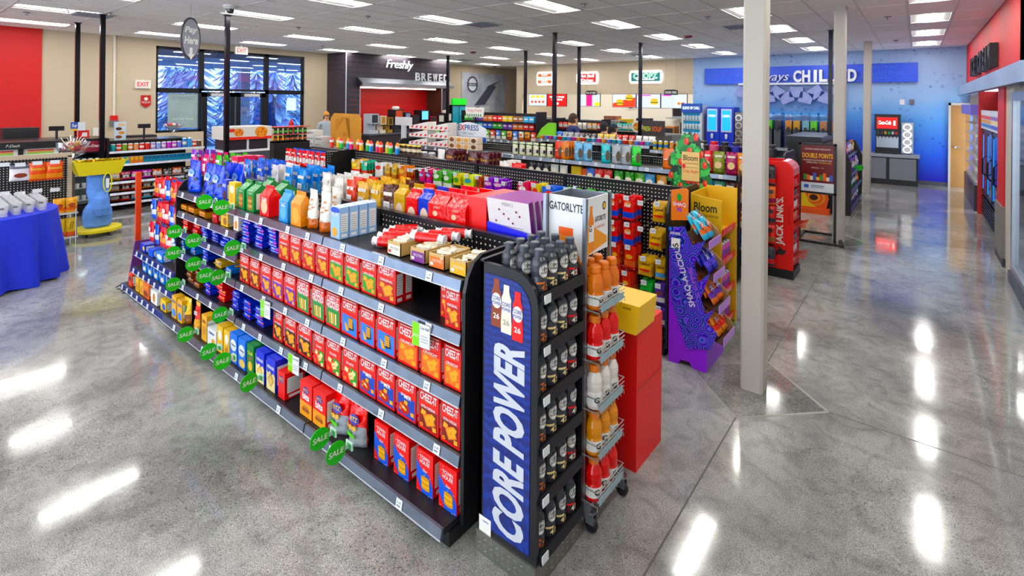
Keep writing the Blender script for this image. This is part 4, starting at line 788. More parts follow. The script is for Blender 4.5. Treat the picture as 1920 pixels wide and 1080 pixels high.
# toy candy tubes and soda on the far left of second gondola
for i in range(14):
    c=['#e84a2a','#e8c81c','#3aa84a','#2a8ad0','#e83a7a'][i%5]
    q=MB().lathe([(.001,0),(.03,0),(.03,.07),(.025,.075),(.03,.08),(.03,.11),(.012,.15),(.001,.155)],8,C(c),ms=[C(c)]*3+[C('#f0f0e8')]*2+[C(['#d83a2a','#f0a01c'][i%2])]*2)
    prod('candy_toy',q.mesh('candy_toy',True),f'bright candy toy tube','sweets','left end top of second gondola',(PY(622+9.2*i,280,4.3+.0*i).x,4.30+.03*(i%2),1.316),0)
for i in range(8): prod('choco_bottle',can('choco_bottle',.03,.13,'#3a2a1e','#e0c070','#e8dcc0'),'small dark bottle with gold label','bottle','left end top of second gondola',(PY(757+5*i,282,4.5).x,4.42+.02*(i%2),1.316))
# ---------------- purple gummies display ----------------
PU=thing('gummies_display','tall purple cardboard gummies display with slanted trays beside the candy gondola','display',(0,0,0)); yp=3.92; PUR=C('#8a2fd0')
a=PY(1253,660,yp); xa,xb=-1.53,-1.235
MB().prism([(xa,0),(xa+.08,0),(xa+.1,.04),(xa+.17,.04),(xa+.19,0),(xb,0),(xb,.28),(xa+.0,.9)],1,yp+.012,4.38,PUR).build('base_card',PU)
sp=[PY(u,v,yp) for u,v in ((1250,425),(1283,425),(1297,460),(1322,452),(1302,495),(1308,530),(1331,512),(1314,560),(1322,590),(1340,580),(1325,605),(1345,628),(1331,656),(1288,654))]
def swirl():
    m,t,b=mk('purple_print'); N=t.nodes; L=t.links; tc=N.new('ShaderNodeTexCoord'); v=N.new('ShaderNodeTexVoronoi'); v.inputs['Scale'].default_value=11; L.new(tc.outputs['Object'],v.inputs['Vector']); mth=N.new('ShaderNodeMath'); mth.operation='PINGPONG'; mth.inputs[1].default_value=.16; L.new(v.outputs['Distance'],mth.inputs[0])
    r=N.new('ShaderNodeValToRGB'); r.color_ramp.interpolation='CONSTANT'; e=r.color_ramp.elements; e[0].color=lin('#2b1f9e'); e[1].position=.045; e[1].color=lin('#7a46d8'); e.new(.09).color=lin('#3f7ee6'); e.new(.12).color=lin('#1a1570'); L.new(mth.outputs[0],r.inputs[0]); L.new(r.outputs[0],b.inputs['Base Color']); b.inputs['Roughness'].default_value=.35; return m
xs_=[p.x for p in sp]; side=[(p.x,p.z) for p in sp]
sd=MB().prism([(xa-.0,sp[0].z)]+[(p.x,p.z) for p in sp[1:]]+[(xa+.02,sp[-1].z+.35)],1,yp,yp+.008,swirl())
sd=sd.build('printed_side',PU)
t=MB(); q0=PY(1299,640,yp)
d_=(PY(1268,505,yp)-PY(1297,612,yp)).normalized(); pr_=Vector((d_.z,0,-d_.x)); 
t.text('SHAQ-A-LICIOUS',PY(1306,575,yp),.055,C('#f2eefc'),d_,-pr_,'l',mw=.50,bold=.02,eps=.002); t.text('XL GUMMIES',PY(1313,560,yp),.03,C('#b06ae8'),d_,-pr_,'l',mw=.3,bold=.02,eps=.002); t.text('LEARN MORE',PY(1266,440,yp),.022,WHT,mw=.08,bold=.02,eps=.002); t.build('side_lettering',sd)
MB().rect(PY(1267,456,yp),-.035,-.04,.035,.04,WHT,eps=.002).build('white_panel',sd)
h0=PY(1250,425,3.95); hb_=MB().prism([(-1.525,1.11),(-1.39,1.13),(-1.39,1.36),(-1.41,1.375),(-1.525,1.35)],1,3.95,3.962,C('#ef8a1c')); hb_=hb_.build('header_card',PU)
t=MB(); t.ell((-1.46,3.95,1.30),.02,.03,C('#2e8a3a')); t.ell((-1.457,3.95,1.245),.045,.03,C('#e86a1c')); t.text('SHAQ',(-1.457,3.95,1.225),.035,C('#efe6f6'),mw=.1,bold=.03,eps=.002); t.text('XL',(-1.457,3.95,1.19),.028,C('#6a2fb8'),bold=.03,eps=.002); t.build('header_print',hb_)
LV=C('#b48ad8'); YT=4.2; tz=[1.03,.79,.56,.33]; tx1=[-1.215,-1.18,-1.14,-1.105]
for k in range(4):
    z=tz[k]; x=tx1[k]
    b=MB().add([(x-.22,yp+.008,z-.02),(x,yp+.008,z-.09),(x,YT,z-.09),(x-.22,YT,z-.02)],[(0,1,2,3),(3,2,1,0)],C('#6a4a3a')).build('tray',PU)
    MB().add([(x,yp+.002,z-.09),(x,YT,z-.09),(x,YT,z-.03),(x,yp+.002,z-.03),(x-.006,yp+.002,z-.09),(x-.006,YT,z-.09),(x-.006,YT,z-.03),(x-.006,yp+.002,z-.03)],[(0,1,2,3),(7,6,5,4),(3,2,6,7),(0,4,5,1),(0,3,7,4),(1,5,6,2)],LV).build('tray_lip',b)
    t=MB().prism([(x-.22,z-.05),(x,z-.09),(x-.02,z+.0),(x-.20,z+.15)],1,YT-.005,YT+.005,C('#9a7a58')); t.build('tray_wall',b)
    c,c2,nm=(('#4fb4d8','#e87a4a','aqua'),('#2a2fa8','#5a4ad8','navy'),('#e87a14','#5a2f9a','orange'),('#e08a18','#c83a2a','amber'))[k]
    gm=bag('gummy_bag',.115,.17,.045,F(c),[(.3,.55,F(c2))],bt('XL','#fff',.55,.2,(c2,.6,.3,.18)),hang=True,seed=60+k)
    for j in range(4): prod('gummy_bag',gm,f'{nm} gummy bag','bag','purple gummies display',(x-.045-.06*(j//2),yp+.085+.125*(j%2),z-.04+.035*(j//2)),R(90+random.uniform(-5,5)),R(-32+random.uniform(-2,2)))
# ---------------- yellow sparkling drink display ----------------
BL=thing('drink_display','yellow cardboard drink display with Bloom lettering and red tray lips','display',(0,0,0)); yb=4.39; bx0=PY(1297,400,yb).x; bx1_=PY(1353,400,yb).x; BY=mat('#e2b72a',.45,0,.05); ztp=1.25; ye=4.78
sd=MB().prism([(bx0,.1),(bx1_,.1),(bx1_,ztp-.02),(bx0,ztp+.01)],1,yb,yb+.01,BY).build('side_panel',BL)
t=MB(); cx=(bx0+bx1_)/2
t.text('Bloom',(cx-.01,yb,ztp-.13),.075,C('#1d2a1c'),mw=.19,bold=.02); t.text('sparkling energy',(cx,yb,ztp-.175),.03,C('#3a3a22'),mw=.2); t.build('side_lettering',sd)
t=MB(); st=[]
for i in range(28): a=2*math.pi*i/28; r_=.075 if i%2 else .058; st.append((r_*math.cos(a),r_*math.sin(a)))
t.poly((cx,yb,ztp-.33),st,C('#1a4a26'),eps=.001); t.text('0g',(cx-.005,yb,ztp-.345),.05,C('#f0ecd8'),bold=.01,eps=.002); t.text('added sugar',(cx,yb,ztp-.37),.014,C('#f0ecd8'),eps=.002); t.build('starburst',sd)
t=MB()
for k,zz in enumerate((.56,.77,.98)):
    for r_ in (.07,): 
        ring=[(cx+r_*math.cos(a),yb-.001,ztp-zz+r_*1.05*math.sin(a)) for a in [2*math.pi*i/20 for i in range(20)]]; t.tube(ring,.0018,C('#6a5a1e'),4,close=True)
    t.text(('NATURAL','ENERGY','FLAVOR')[k],(cx,yb,ztp-zz-.01),.016,C('#6a5a1e'))
t.build('round_stamps',sd)
t=MB().poly((cx+.05,yb,.32),[(0,-.07),(.02,-.02),(.06,-.03),(.05,.01),(.07,.04),(.03,.04),(.01,.08),(-.015,.03),(-.05,.03),(-.03,0),(-.05,-.03),(-.01,-.02)],C('#c0301c'),eps=.001); t.build('red_leaf_print',sd)
MB().box(bx0,ye-.01,.1,bx1_+.02,ye,ztp+.04,BY).build('far_panel',BL); MB().box(bx0-.01,yb,.1,bx0,ye,ztp+.02,BY).build('back_panel',BL)
MB().box(bx0-.015,yb-.012,0,bx1_+.012,ye+.012,.12,C('#3a6a24')).build('green_base',BL)
cn=can('drink_can',.03,.15,'#c25aa0','#b9bcc0','#7a4a9a',8)
for k,z in enumerate((1.02,.77,.50,.24)):
    s=MB().box(bx0,yb+.01,z-.09,bx1_-.01,ye-.01,z-.08,BY).build('tray',BL); l=MB().prism([(bx1_-.012,z-.09),(bx1_+.004,z-.09),(bx1_+.012,z-.03),(bx1_+.004,z-.03)],1,yb+.012,ye-.01,C('#d02a1c')).build('tray_lip',s); MB().text('crisp apple',(bx1_+.01,(yb+ye)/2,z-.07),.03,C('#f0d8c8'),(0,1,0),mw=.25,eps=.003).build('lip_lettering',l)
    if k in (0,3): continue
    for j in range(10): prod('drink_can',cn,'pink and purple slim can','can',f'{("upper","upper","lower")[k]} tray, yellow drink display',(bx1_-.05-.065*(j//5),yb+.05+.07*(j%5),z-.08))
for j in range(5): prod('drink_can',cn,'pink and purple slim can','can','bottom tray, yellow drink display',(bx1_-.05,yb+.05+.07*j,.16))
# ---------------- leafy tree standee ----------------
TY=4.95; TR_=thing('tree_standee','printed cardboard apple tree standee with Bloom Crisp Apple card','standee',(0,0,0))
tc=PY(1292,330,TY); tw=abs(PY(1330,330,TY).x-PY(1256,330,TY).x)/2; zt_=PY(1292,250,TY).z
ol=[]; rr=random.Random(4)
for i in range(44):
    a=2*math.pi*i/44; k=1+(.06 if i%2 else -.04); zz=tc.z-.07+(zt_-tc.z+.07)*math.sin(a)*k if math.sin(a)>0 else tc.z-.07+.42*math.sin(a)*k
    ol.append((tc.x+tw*math.cos(a)*k*(1 if math.sin(a)<.3 else .92),zz))
MB().prism(ol,1,TY,TY+.012,C('#12261c')).build('tree_crown',TR_); MB().prism([(tc.x-.05,0),(tc.x+.05,0),(tc.x+.03,tc.z-.3),(tc.x-.03,tc.z-.3)],1,TY+.002,TY+.011,C('#3a2416')).build('trunk',TR_)
lf=MB(); lfs=[]
for k,c in enumerate(('#2f8a3f','#4fae58','#1f6a34')):
    l=MB(); pts=[(0,-.045),(.018,-.03),(.034,-.026),(.024,-.006),(.036,.012),(.016,.016),(0,.045),(-.016,.016),(-.036,.012),(-.024,-.006),(-.034,-.026),(-.018,-.03)]
    l.prism([(a,b) for a,b in pts],1,-.004,0,C(c)); lfs.append(l.mesh('leaf'))
n=0
for i in range(600):
    a=rr.uniform(0,2*math.pi); r_=math.sqrt(rr.random())*.97; x=tc.x+tw*r_*math.cos(a); zc=tc.z-.07; z=zc+((zt_-zc) if math.sin(a)>0 else .42)*r_*math.sin(a)
    if n<150: o=link('leaf',lfs[n%3],TR_,(x,TY-.001-.0001*(n%9),z),0,0,rr.uniform(0,6.28)); n+=1
ap=MB().ell((0,0,0),.024,.036,C('#e2341c'),n=12,th=.004); ap.ell((.008,0,.012),.01,.018,C('#f08a5a'),n=8,eps=.003); ap=ap.mesh('printed_apple')
for u,v in ((1287,265),(1305,258),(1293,283),(1315,290),(1276,303),(1321,310),(1258,328),(1276,348),(1308,348),(1296,363),(1322,345),(1290,338),(1299,338)): p=PY(u,v,TY-.006); link('printed_apple',ap,TR_,p)
p=PY(1295,312,TY-.012); cw=.085; c=MB().box(p.x-cw,p.y-.006,p.z-.14,p.x+cw,p.y,p.z+.14,C('#d9b77e')); c=c.build('name_card',TR_); t=MB()
t.text('Bloom',(p.x,p.y-.006,p.z+.055),.055,C('#1c2418'),mw=.14,bold=.01); t.text('sparkling energy',(p.x+.01,p.y-.006,p.z+.02),.018,C('#4a4030'),mw=.13); t.rect((p.x,p.y-.006,p.z),-.05,-.012,.075,-.008,C('#7a6a4a')); t.text('Crisp Apple',(p.x,p.y-.006,p.z-.07),.042,C('#b8402a'),mw=.15); t.ell((p.x-.065,p.y-.006,p.z),.018,.024,C('#d8301c'),n=10); t.build('card_lettering',c)
# ---------------- third gondola ----------------
XS3=[-7.6,-6.4,-5.2,-4.0,-2.8,-1.6]; Y3=6.55
g3=gondola('gondola_shelving','black nut and pet-treat gondola in the third row',XS3,Y3,[[1.21,.9,.62,.35]]*5,[[1.2]]*5,h=1.31,db=.5,tagstep=.24)
YF3=6.2; W3='top shelf, third gondola'; W3b='second shelf, third gondola'
def p3(me,name,desc,us,v,z,where,y=YF3,cat='bag',jit=3,rz=0):
    if len(us)>1 and us[1]-us[0]<12:
        for c in range(0,len(us),4):
            for i,u in enumerate(us[c:c+4]): prod(name,me,desc+('' if len(us)<5 else (', left file',', right file')[c//4]),cat,where,(PY(us[c],v,y).x,6.17+.072*i,z),R(random.uniform(-3,3)),order='from the front')
    else:
        for u in us: prod(name,me,desc,cat,where,(PY(u,v,y).x,y,z),R(rz+random.uniform(-jit,jit)))
def win(c): return lambda mb,w,h:(mb.ell((w*.28,0,h*.42),w*.2,h*.28,C('#4a3a22')),mb.rect((0,0,0),-w*.35,h*.45,-w*.05,h*.5,C(c)))
lb=bag('snack_pouch',.1,.2,.06,F('#cfcfae'),[(.2,.5,F('#2a2c26')),(.7,.85,F('#3f6a2a'))],seed=100)
p3(lb,'snack_pouch','black and green striped nut bag',(966,979,992,1005,1018,1031),280,1.21,W3)
for us,c,d_ in (((1048,),'#e8541c','vermilion pet-treat pouch'),((1062,1071,1080),'#ec8a1c','orange pet-treat pouch'),((1085,1102),'#7ab8e0','light blue pet-treat pouch'),((1136,),'#3fb0bc','teal pet-treat pouch'),((1156,1174),'#9aa0a6','grey pet-treat pouch'),((1193,),'#3fc04a','bright green pet-treat pouch'),((1253,),'#e87a2a','orange snack pouch by the tree')):
    p3(bag('snack_pouch',.14,.25,.06,F(c),(),win('#f0f0f0'),seed=int(us[0])),'snack_pouch',d_,us,285,1.21,W3)
for us,c,c2,d_ in (((998,1011,1025),'#24262c','#d8d6d0','black topped trail mix pouch'),((1040,1057),'#d8dcd8','#b8bcb4','silver trail mix pouch'),((1108,),'#2a66c0','#b8622a','blue nut pouch'),((1123,1140),'#c8241c','#a8622a','red nut pouch'),((1160,1180),'#3a9a34','#a8622a','green nut pouch'),((1200,),'#4fa83a','#d8c8a0','lime nut pouch'),((1219,),'#4a90c8','#b8a080','pale blue nut pouch'),((1241,),'#e8a41c','#9a5a22','golden nut pouch')):
    p3(bag('snack_pouch',.14,.22,.07,F(c),[(0,.3,F(c2))],bt('','#fff',blob=('#e6e0d0',.55,.32,.15)),seed=int(us[0])),'snack_pouch',d_,us,320,.9,W3b)
p3(cbx('snack_box',.16,.08,.22,'#e0c23a',art_lines('','#fff',[(.5,.3,.4,.2,'#7ac0c8')])),'snack_box','yellow snack carton',(1071,),320,.9,W3b,cat='box')
p3(cbx('snack_box',.12,.08,.2,'#e8701c',art_lines('','#fff',[(.5,.4,.3,.2,'#f0d8a0')])),'snack_box','orange snack carton',(1089,),320,.9,W3b,cat='box')
WE='right end of third gondola'
for us,z,v,c,c2,d_ in (((1326,),1.21,315,'#c8243a','#b01a3a','red fruit pouch'),((1348,),1.21,318,'#7f8a2a','#6a7420','olive nut pouch'),((1372,),1.21,320,'#9a1f5a','#8a1a4a','magenta nut pouch'),((1394,1416),1.21,325,'#d88a2a','#c87a1e','amber nut pouch'),
    ((1326,),.9,365,'#2a6ad0','#2a5ac0','blue nut pouch'),((1348,),.9,368,'#1f8a74','#e0dccc','teal nut pouch'),((1370,),.9,370,'#4a2a2e','#e0dccc','brown nut pouch'),((1392,1414),.9,372,'#e07a3a','#e0d0c0','peach nut pouch'),
    ((1366,1390),.62,430,'#c8452a','#d8c8b0','rust nut pouch'),((1374,1398),.35,470,'#2a58b8','#d0d8e8','blue cracker pouch'),((1376,1400),.12,510,'#2a2c24','#8a9a5a','dark seed pouch')):
    p3(bag('snack_pouch',.135,(.26 if z>1 else .22),.08,F(c),[(0,.28,F(c2))],bt('','#fff',blob=('#d9b98a',.4,.3,.16),more=lambda mb,w,h:mb.rect((0,0,0),-w*.3,h*.75,w*.3,h*.83,C('#f0e8d8'))),seed=int(us[0]+z*10)),'snack_pouch',d_,us,v,z,WE)
# ---------------- red meat snack rack ----------------
J=thing('meat_snack_rack','tall red meat snack rack with JACK LINKS lettering on its side','display rack',(0,0,0)); yj=6.65
jx=lambda u,v:PY(u,v,yj); xa=jx(1457,400).x; xb=jx(1488,400).x; xl=-1.52; zt=1.36
rp=[(xl,.1),(xb,.1),(xb,zt-.16)]+[(xb-.12+.12*math.cos(a),zt-.14+.14*math.sin(a)) for a in (.4,.8,1.2,1.57)]+[(xl,zt)]
pn=MB().prism(rp,1,yj,yj+.015,mat('#c8141c',.3,0,.08)).build('side_panel',J); MB().prism(rp,1,7.0,7.015,mat('#c8141c',.3,0,.08)).build('side_panel',J)
t=MB(); t.text("JACK LINK'S.",(xb-.085,yj,.38),.1,C('#f2ece8'),(0,0,1),(-1,0,0),'l',mw=.78,bold=.03); t.text('MEAT SNACKS',(xb-.03,yj,.62),.025,C('#3a0a0c'),(0,0,1),(-1,0,0),'l',mw=.36); t.build('panel_lettering',pn); t=MB(); t.poly((xb-.12,yj,.3),[(-.06,-.06),(-.03,-.03),(0,-.04),(.03,-.02),(.05,.03),(.02,.02),(-.02,.05),(-.05,.08),(-.03,.03),(-.06,.0)],C('#1a1214'),eps=.001); t.build('bull_emblem',pn)
MB().prism([(xb-.02,zt-.16),(xb,zt-.16)]+[(xb-.12+.13*math.cos(a),zt-.14+.15*math.sin(a)) for a in (.4,.8,1.2,1.57)]+[(xb-.14,zt)],1,yj+.015,7.0,mat('#d86a70',.2,0,.05)).build('top_canopy',J)
MB().box(xl,yj-.02,0,xb+.01,7.03,.1,BLK).build('base',J); MB().box(xl-.01,yj,.1,xl,7.0,zt,BLK).build('back_board',J)
jb=[bag('jerky_bag',.105,.22,.05,F(c),[(.1,.4,F(c2))],bt('','#fff',blob=('#201418',.72,.3,.12)),hang=True,seed=120+i) for i,(c,c2) in enumerate((('#b8201c','#2a2a34'),('#c83a1c','#8a5a3a'),('#2a2c38','#b82a24'),('#e8762a','#8a1a4a')))]
for k,z in enumerate((1.1,.87,.64,.42,.16)):
    s=MB().box(xa-.2,yj-.02,z+.20,xa-.03,yj,z+.215,BLK).build('peg_bar',J)
    for j in range(3): prod('jerky_bag',jb[(k+j)%4],'hanging jerky bag','bag',f'{ordn(k)} tier, red meat snack rack',(xa-.17+.06*j,yj-.07-.012*j,z-.02),R(random.uniform(-8,8)))
for k in range(8):
    z=.16+.13*k; s=MB().box(xl,yj+.02,z,xb+.01,6.99,z+.012,mat('#8a2a30',.4)).build('side_shelf',J)
    q=MB(); c=('#e87a3a','#e2e2e6','#3a3c48','#d83a2a')[k%4]; q.box(-.05,-.12,0,.02,.12,.07,F(c)); prod('jerky_carton',q.mesh('jerky_carton'),'small meat stick carton','carton',f'side shelf {ordn(k)} up the red rack',(xb-.03,6.83,z+.013))
for k,z in enumerate((.55,.19)):
    for i in range(5): q=MB().tube([(0,0,0),(.16,0,.012*i)],.008,F('#a83a34'),5); prod('meat_stick',q.mesh('meat_stick'),'long wrapped meat stick','meat stick',f'{("upper","lower")[k]} bundle, red rack',(xb-.05,6.72+.05*i,z+.06))
# ---------------- framed poster stand ----------------
S=thing('poster_stand','black floor poster stand with maroon DOUBLE POINTS sign','sign stand',(0,0,0)); ys=8.72; x0s,x1s=-1.40,-.915; za,zb_=.735,1.455
fr=MB()
for a in ((x0s,ys,za-.03,x0s+.03,ys+.03,zb_),(x1s-.03,ys,0,x1s,ys+.03,zb_),(x0s,ys,zb_-.03,x1s,ys+.03,zb_),(x0s,ys,za-.03,x1s,ys+.03,za),(x0s,ys,0,x0s+.03,ys+.03,za)): fr.box(*a,BLK)
fr.build('frame',S)
for a in ((-1.42,8.58,0,-.80,8.62,.03),(-1.42,9.22,0,-.95,9.26,.03)): MB().box(*a,BLK).build('base_bar',S)
MB().prism([(-1.42,8.58),(-1.38,8.58),(-1.38,9.26),(-1.42,9.26)],2,0,.03,BLK).build('base_bar',S); MB().prism([(-.84,8.6),(-.80,8.6),(-.92,9.26),(-.96,9.26)],2,0,.03,BLK).build('base_bar',S)
pm=MB().box(x0s+.03,ys+.008,za,x1s-.03,ys+.02,zb_-.03,mat('#5a1014',.3,0,.15,3)); pm=pm.build('poster',S); t=MB(); o=((x0s+x1s)/2,ys+.008,za); 
t.rect(o,-.21,0,.21,.135,C('#cdd3da')); t.build('poster_footer',pm); t=MB(); MB().text('NATIONAL FROZEN FOOD MONTH',(o[0],o[1],za+.62),.022,C('#e0d0c8'),mw=.33).build('text_line',pm); MB().text('DOUBLE POINTS',(o[0],o[1],za+.50),.07,C('#f6c016'),mw=.39,bold=.02).build('text_line',pm); MB().text('ON FROZEN FOOD PURCHASES AT YOUR',(o[0],o[1],za+.455),.022,C('#f0e4dc'),mw=.37).build('text_line',pm); MB().text('EXPRESS WITH',(o[0]-.07,o[1],za+.42),.022,C('#f0e4dc'),mw=.14).build('text_line',pm); MB().text('MILITARY STAR.',(o[0]+.1,o[1],za+.42),.022,C('#f6c016'),mw=.16).build('text_line',pm); MB().text('MARCH 1 - 31',(o[0],o[1],za+.345),.018,C('#e0d0c8')).build('text_line',pm); t=MB(); r=random.Random(9)
for i in range(9): t.rect(o,-.18+.042*i,.17,-.14+.042*i,.22+.07*r.random(),C(['#2f7a3a','#e8762a','#f0e0c0','#3a55a8','#e8b83a'][i%5]),eps=.001+.0002*i)
t.build('food_picture',pm)['kind']='stuff'; t=MB(); t.rect(o,-.17,.05,-.11,.1,C('#2456b8'),eps=.002); t.rect(o,-.08,.055,.08,.07,C('#8a96a8'),eps=.001); t.rect(o,-.08,.08,.09,.095,C('#6a7688'),eps=.001); t.build('footer_print',pm)['kind']='stuff'
# orange floor display
O=thing('floor_display','low orange and yellow cardboard display on the floor behind the poster','display',(0,0,0)); yo=10.85
MB().box(-1.75,yo,0,-1.25,yo+.2,.1,C('#ea6a14')).build('tray',O); q=MB(); 
q.prism([(-1.74,.1),(-1.3,.1),(-1.26,.3),(-1.3,.44),(-1.42,.48),(-1.6,.5),(-1.74,.48)],1,yo+.05,yo+.07,C('#ea6a14')); q=q.build('backing_card',O); t=MB()
for k,(r_,c) in enumerate(((.19,'#f0a01c'),(.15,'#ea6a14'),(.11,'#f0a01c'),(.07,'#3a1410'))): t.ell((-1.5,yo+.05,.3),r_,r_*.8,C(c),eps=.002+.001*k)
t.poly((-1.7,yo+.05,.12),[(0,0),(.25,0),(.12,.1),(.05,.28),(0,.28)],C('#f2d21c'),eps=.008); t.build('card_print',q)
# ---------------- fourth gondola ----------------
Y4=8.75; XS4=[-9.6,-8.4,-7.2,-6.0,-4.8,-3.6,-2.4,-1.55]
g4=gondola('gondola_shelving','black cup-meal gondola in the fourth row',XS4,Y4,[[1.2,.85]]*3+[[1.285,.85]]*2+[[1.22,.85]]*2,[[1.2]]*7,h=1.31,tagstep=.2)
W4='top shelf, fourth gondola'; yf=8.42
tub=lambda c,c2:MB().lathe([(.001,0),(.04,0),(.05,.06),(.052,.062),(.001,.064)],10,C(c),ms=[C(c),C(c),C(c2),C(c2)]).mesh('meal_cup',True)
for i in range(22):
    c,c2=(('#e89a5a','#f0e8d8'),('#5a9ac8','#e0e8f0'),('#6a80d0','#f0f0f0'),('#c83a2a','#f0e0d0'),('#b8408a','#f0d8e8'),('#2a8a9a','#e8f0e8'))[(i*7//3)%6]
    prod('meal_cup',tub(c,c2),'small lidded meal cup','cup',W4,(-5.95+.108*i,yf+.02,1.285))
for i in range(18):
    c=('#2a6ad0','#8a8e94','#2a2c34','#e8c02a','#d8402a','#e6e6e6')[i//3]; 
    prod('snack_pouch',bag('snack_pouch',.12,.13,.06,F(c),hang=True,seed=i),'crumpled snack bag lying behind the cups','bag',W4,(-5.9+.13*i,yf+.2,1.3),R(random.uniform(-12,12)),R(-15))
for i in range(9): prod('drink_can',can('drink_can',.033,.16,('#c8b42a','#c8b42a','#c8b42a','#e8a05a','#e8a05a','#7ac03a','#b8c4c8','#b8c4c8','#b8c4c8')[i],band=('#2a6ab8' if i<3 else None)),'slim drink can','can','white-railed shelf behind third gondola',(-3.55+.1*i,yf,1.22))
for i,(c,c2) in enumerate((('#2a2c2a','#2a2a2a'),('#c85a7a','#e83a2a'),('#1c1c20','#1c1c20'),('#2a2a8a','#2a2c34'),('#c86a8a','#e83a2a'),('#9aa0a8','#1c1c20'),('#2a2c34','#2a2c34'))):
    prod('protein_tub',MB().lathe([(.001,0),(.07,0),(.075,.02),(.075,.13),(.05,.15),(.062,.152),(.062,.19),(.001,.195)],12,C(c),ms=[C(c)]*4+[C(c2)]*3).mesh('protein_tub',True),'screw-topped powder tub','tub','on the fourth gondola beyond the tree',(-2.75+.17*i,8.5,1.22))
for i in range(22):
    c,c2=(('#d8a02a','#8a3a1c'),('#c8302a','#f0e0d0'),('#3a6ac0','#e0e8f0'),('#e8e0d0','#b8642a'),('#5a9a3a','#e8f0d8'))[(i*3//2)%5]; prod('snack_pouch',bag('snack_pouch',.13,.19,.06,F(c),[(0,.4,F(c2))],bt('','#fff',blob=(c2,.65,.3,.14)),seed=400+i),'assorted upright snack pouch','bag','left half of fourth gondola',(-9.5+.158*i,yf+.04,1.2))
# green card wedge
q=MB().prism([(PY(1005,250,8.5).x,1.285),(PY(1040,250,8.5).x,1.285),(PY(1040,250,8.5).x,1.60),(PY(1028,215,8.5).x,1.60),(PY(1015,230,8.5).x,1.48)],1,8.5,8.56,C('#7cc04a')); tag(q.build('card_wedge'),'bright green stepped card panel standing on the fourth gondola','display')
# island, chip shelves
I=thing('display_island','black-topped island case behind the poster stand','counter',(0,0,0)); MB().box(-1.95,10.95,0,-1.40,12.6,1.25,BLK).build('case_body',I); MB().box(-1.98,10.9,1.25,-1.375,12.7,1.42,BLK2).build('case_top',I)
K=thing('chip_shelving','black chip shelving unit along the cooler aisle with green flag','shelving',(0,0,0)); MB().prism([(-1.35,0),(-.96,0),(-.93,.1),(-.93,.95),(-1.05,1.25),(-1.35,1.25)],1,11.08,11.1,BLK).build('end_panel',K); MB().box(-1.36,11.1,0,-1.34,13.3,1.3,PEGY).build('back_panel',K); MB().prism([(-1.35,0),(-.96,0),(-.93,.1),(-.93,.95),(-1.05,1.25),(-1.35,1.25)],1,13.3,13.32,BLK).build('end_panel',K)
rr=random.Random(12); cb=[bag('chip_bag',.17,.23,.09,F(c),[(.3,.6,F(c2))],bt('','#fff',blob=(c2,.65,.3,.14)),seed=140+i) for i,(c,c2) in enumerate((('#2fa02e','#f0f0f0'),('#d8341c','#f0c83a'),('#e6e6e2','#2a7ad0'),('#7a3ab0','#f0e0f0'),('#f0a01c','#c8301c'),('#1c4ac0','#e0e0f0')))]
for k,z in enumerate((.1,.42,.74,1.04)):
    s=MB().box(-1.34,11.1,z-.02,-.95+(.0 if k<3 else -.08),13.3,z,BLK).build('shelf',K); MB().prism([(-.95-(.08 if k==3 else 0),z+.01),(-.93-(.08 if k==3 else 0),z-.035),(-.95-(.08 if k==3 else 0),z-.035)],1,11.1,13.3,RAILB).build('price_rail',s)
    for i in range(11): prod('chip_bag',cb[rr.randrange(6)],'chip bag','bag',f'{("bottom","second","third","top")[k]} tier, chip shelving by coolers',(-1.03-(.08 if k==3 else 0),11.2+.195*i,z),R(90+rr.uniform(-12,12)),order='from the near end')
MB().ell((-.93,12.4,.75),.14,.06,GRN,(.6,.8,0),(0,0,1),14,.0015,.004).build('green_flag',K)
# ---------------- right wall with coolers ----------------
RW=MB().box(.93,7.0,2.5,1.2,YB,ZC,REDW); struct(RW.build('wall_right_red'))
struct(MB().box(.93,-6,0,1.2,8.34,ZC,GREYC).build('wall_right')) 
struct(MB().prism([(.93,2.51),(.78,2.49),(.78,2.28),(.93,2.29)],1,7.0,YB,mat('#8fa0bd',.4,0,.03)).build('trim_1'))
struct(MB().box(.9,12.95,0,1.2,13.1,2.3,mat('#b0141c',.5)).build('wall_right_jamb')); struct(MB().box(1.0,13.1,2.05,1.2,YB,2.3,BEIGE).build('wall_right_soffit'))
struct(MB().box(.86,9.0,.72,1.2,9.62,2.3,mat('#b0141c',.5)).build('wall_right_pier')); struct(MB().box(.84,8.95,.1,1.2,9.64,.75,mat('#6f6a66',.5)).build('trim_2')); struct(MB().box(.85,8.9,0,1.2,9.66,.1,mat('#2a2c34',.5)).build('baseboard_right')); struct(MB().box(.88,8.34,0,1.2,8.98,2.3,GREYC).build('wall_right_post')); struct(MB().box(1.15,9.6,0,1.3,13,2.3,mat('#8a1018',.6)).build('wall_right_recess'))
cd_=thing('cooler_door','dark glass cooler door at the right edge','cooler door',(0,0,0)); MB().box(.86,6.9,.12,.925,7.0,2.2,STEEL).box(.86,8.2,.12,.925,8.3,2.2,STEEL).box(.86,7.0,2.1,.925,8.2,2.2,STEEL).box(.86,7.0,.12,.925,8.2,.2,STEEL).build('door_frame',cd_); MB().box(.89,7.0,.2,.9,8.2,2.1,mat('#1a2230',.08)).build('glass_pane',cd_); MB().box(.84,6.9,0,.925,8.3,.12,BLK2).build('kick_plate',cd_)
cr=thing('wall_lettering','dark three-dimensional CREAM letters on the red wall','sign',(0,0,0))
for i,ch in enumerate('ICE CREAM'):
    if ch==' ': continue
    y=13.9-.42*i; MB().text(ch,(.93,y,2.62),.36,BLK,(0,-1,0),(0,0,1),mw=.3,bold=.03,th=.1).build('letter',cr)
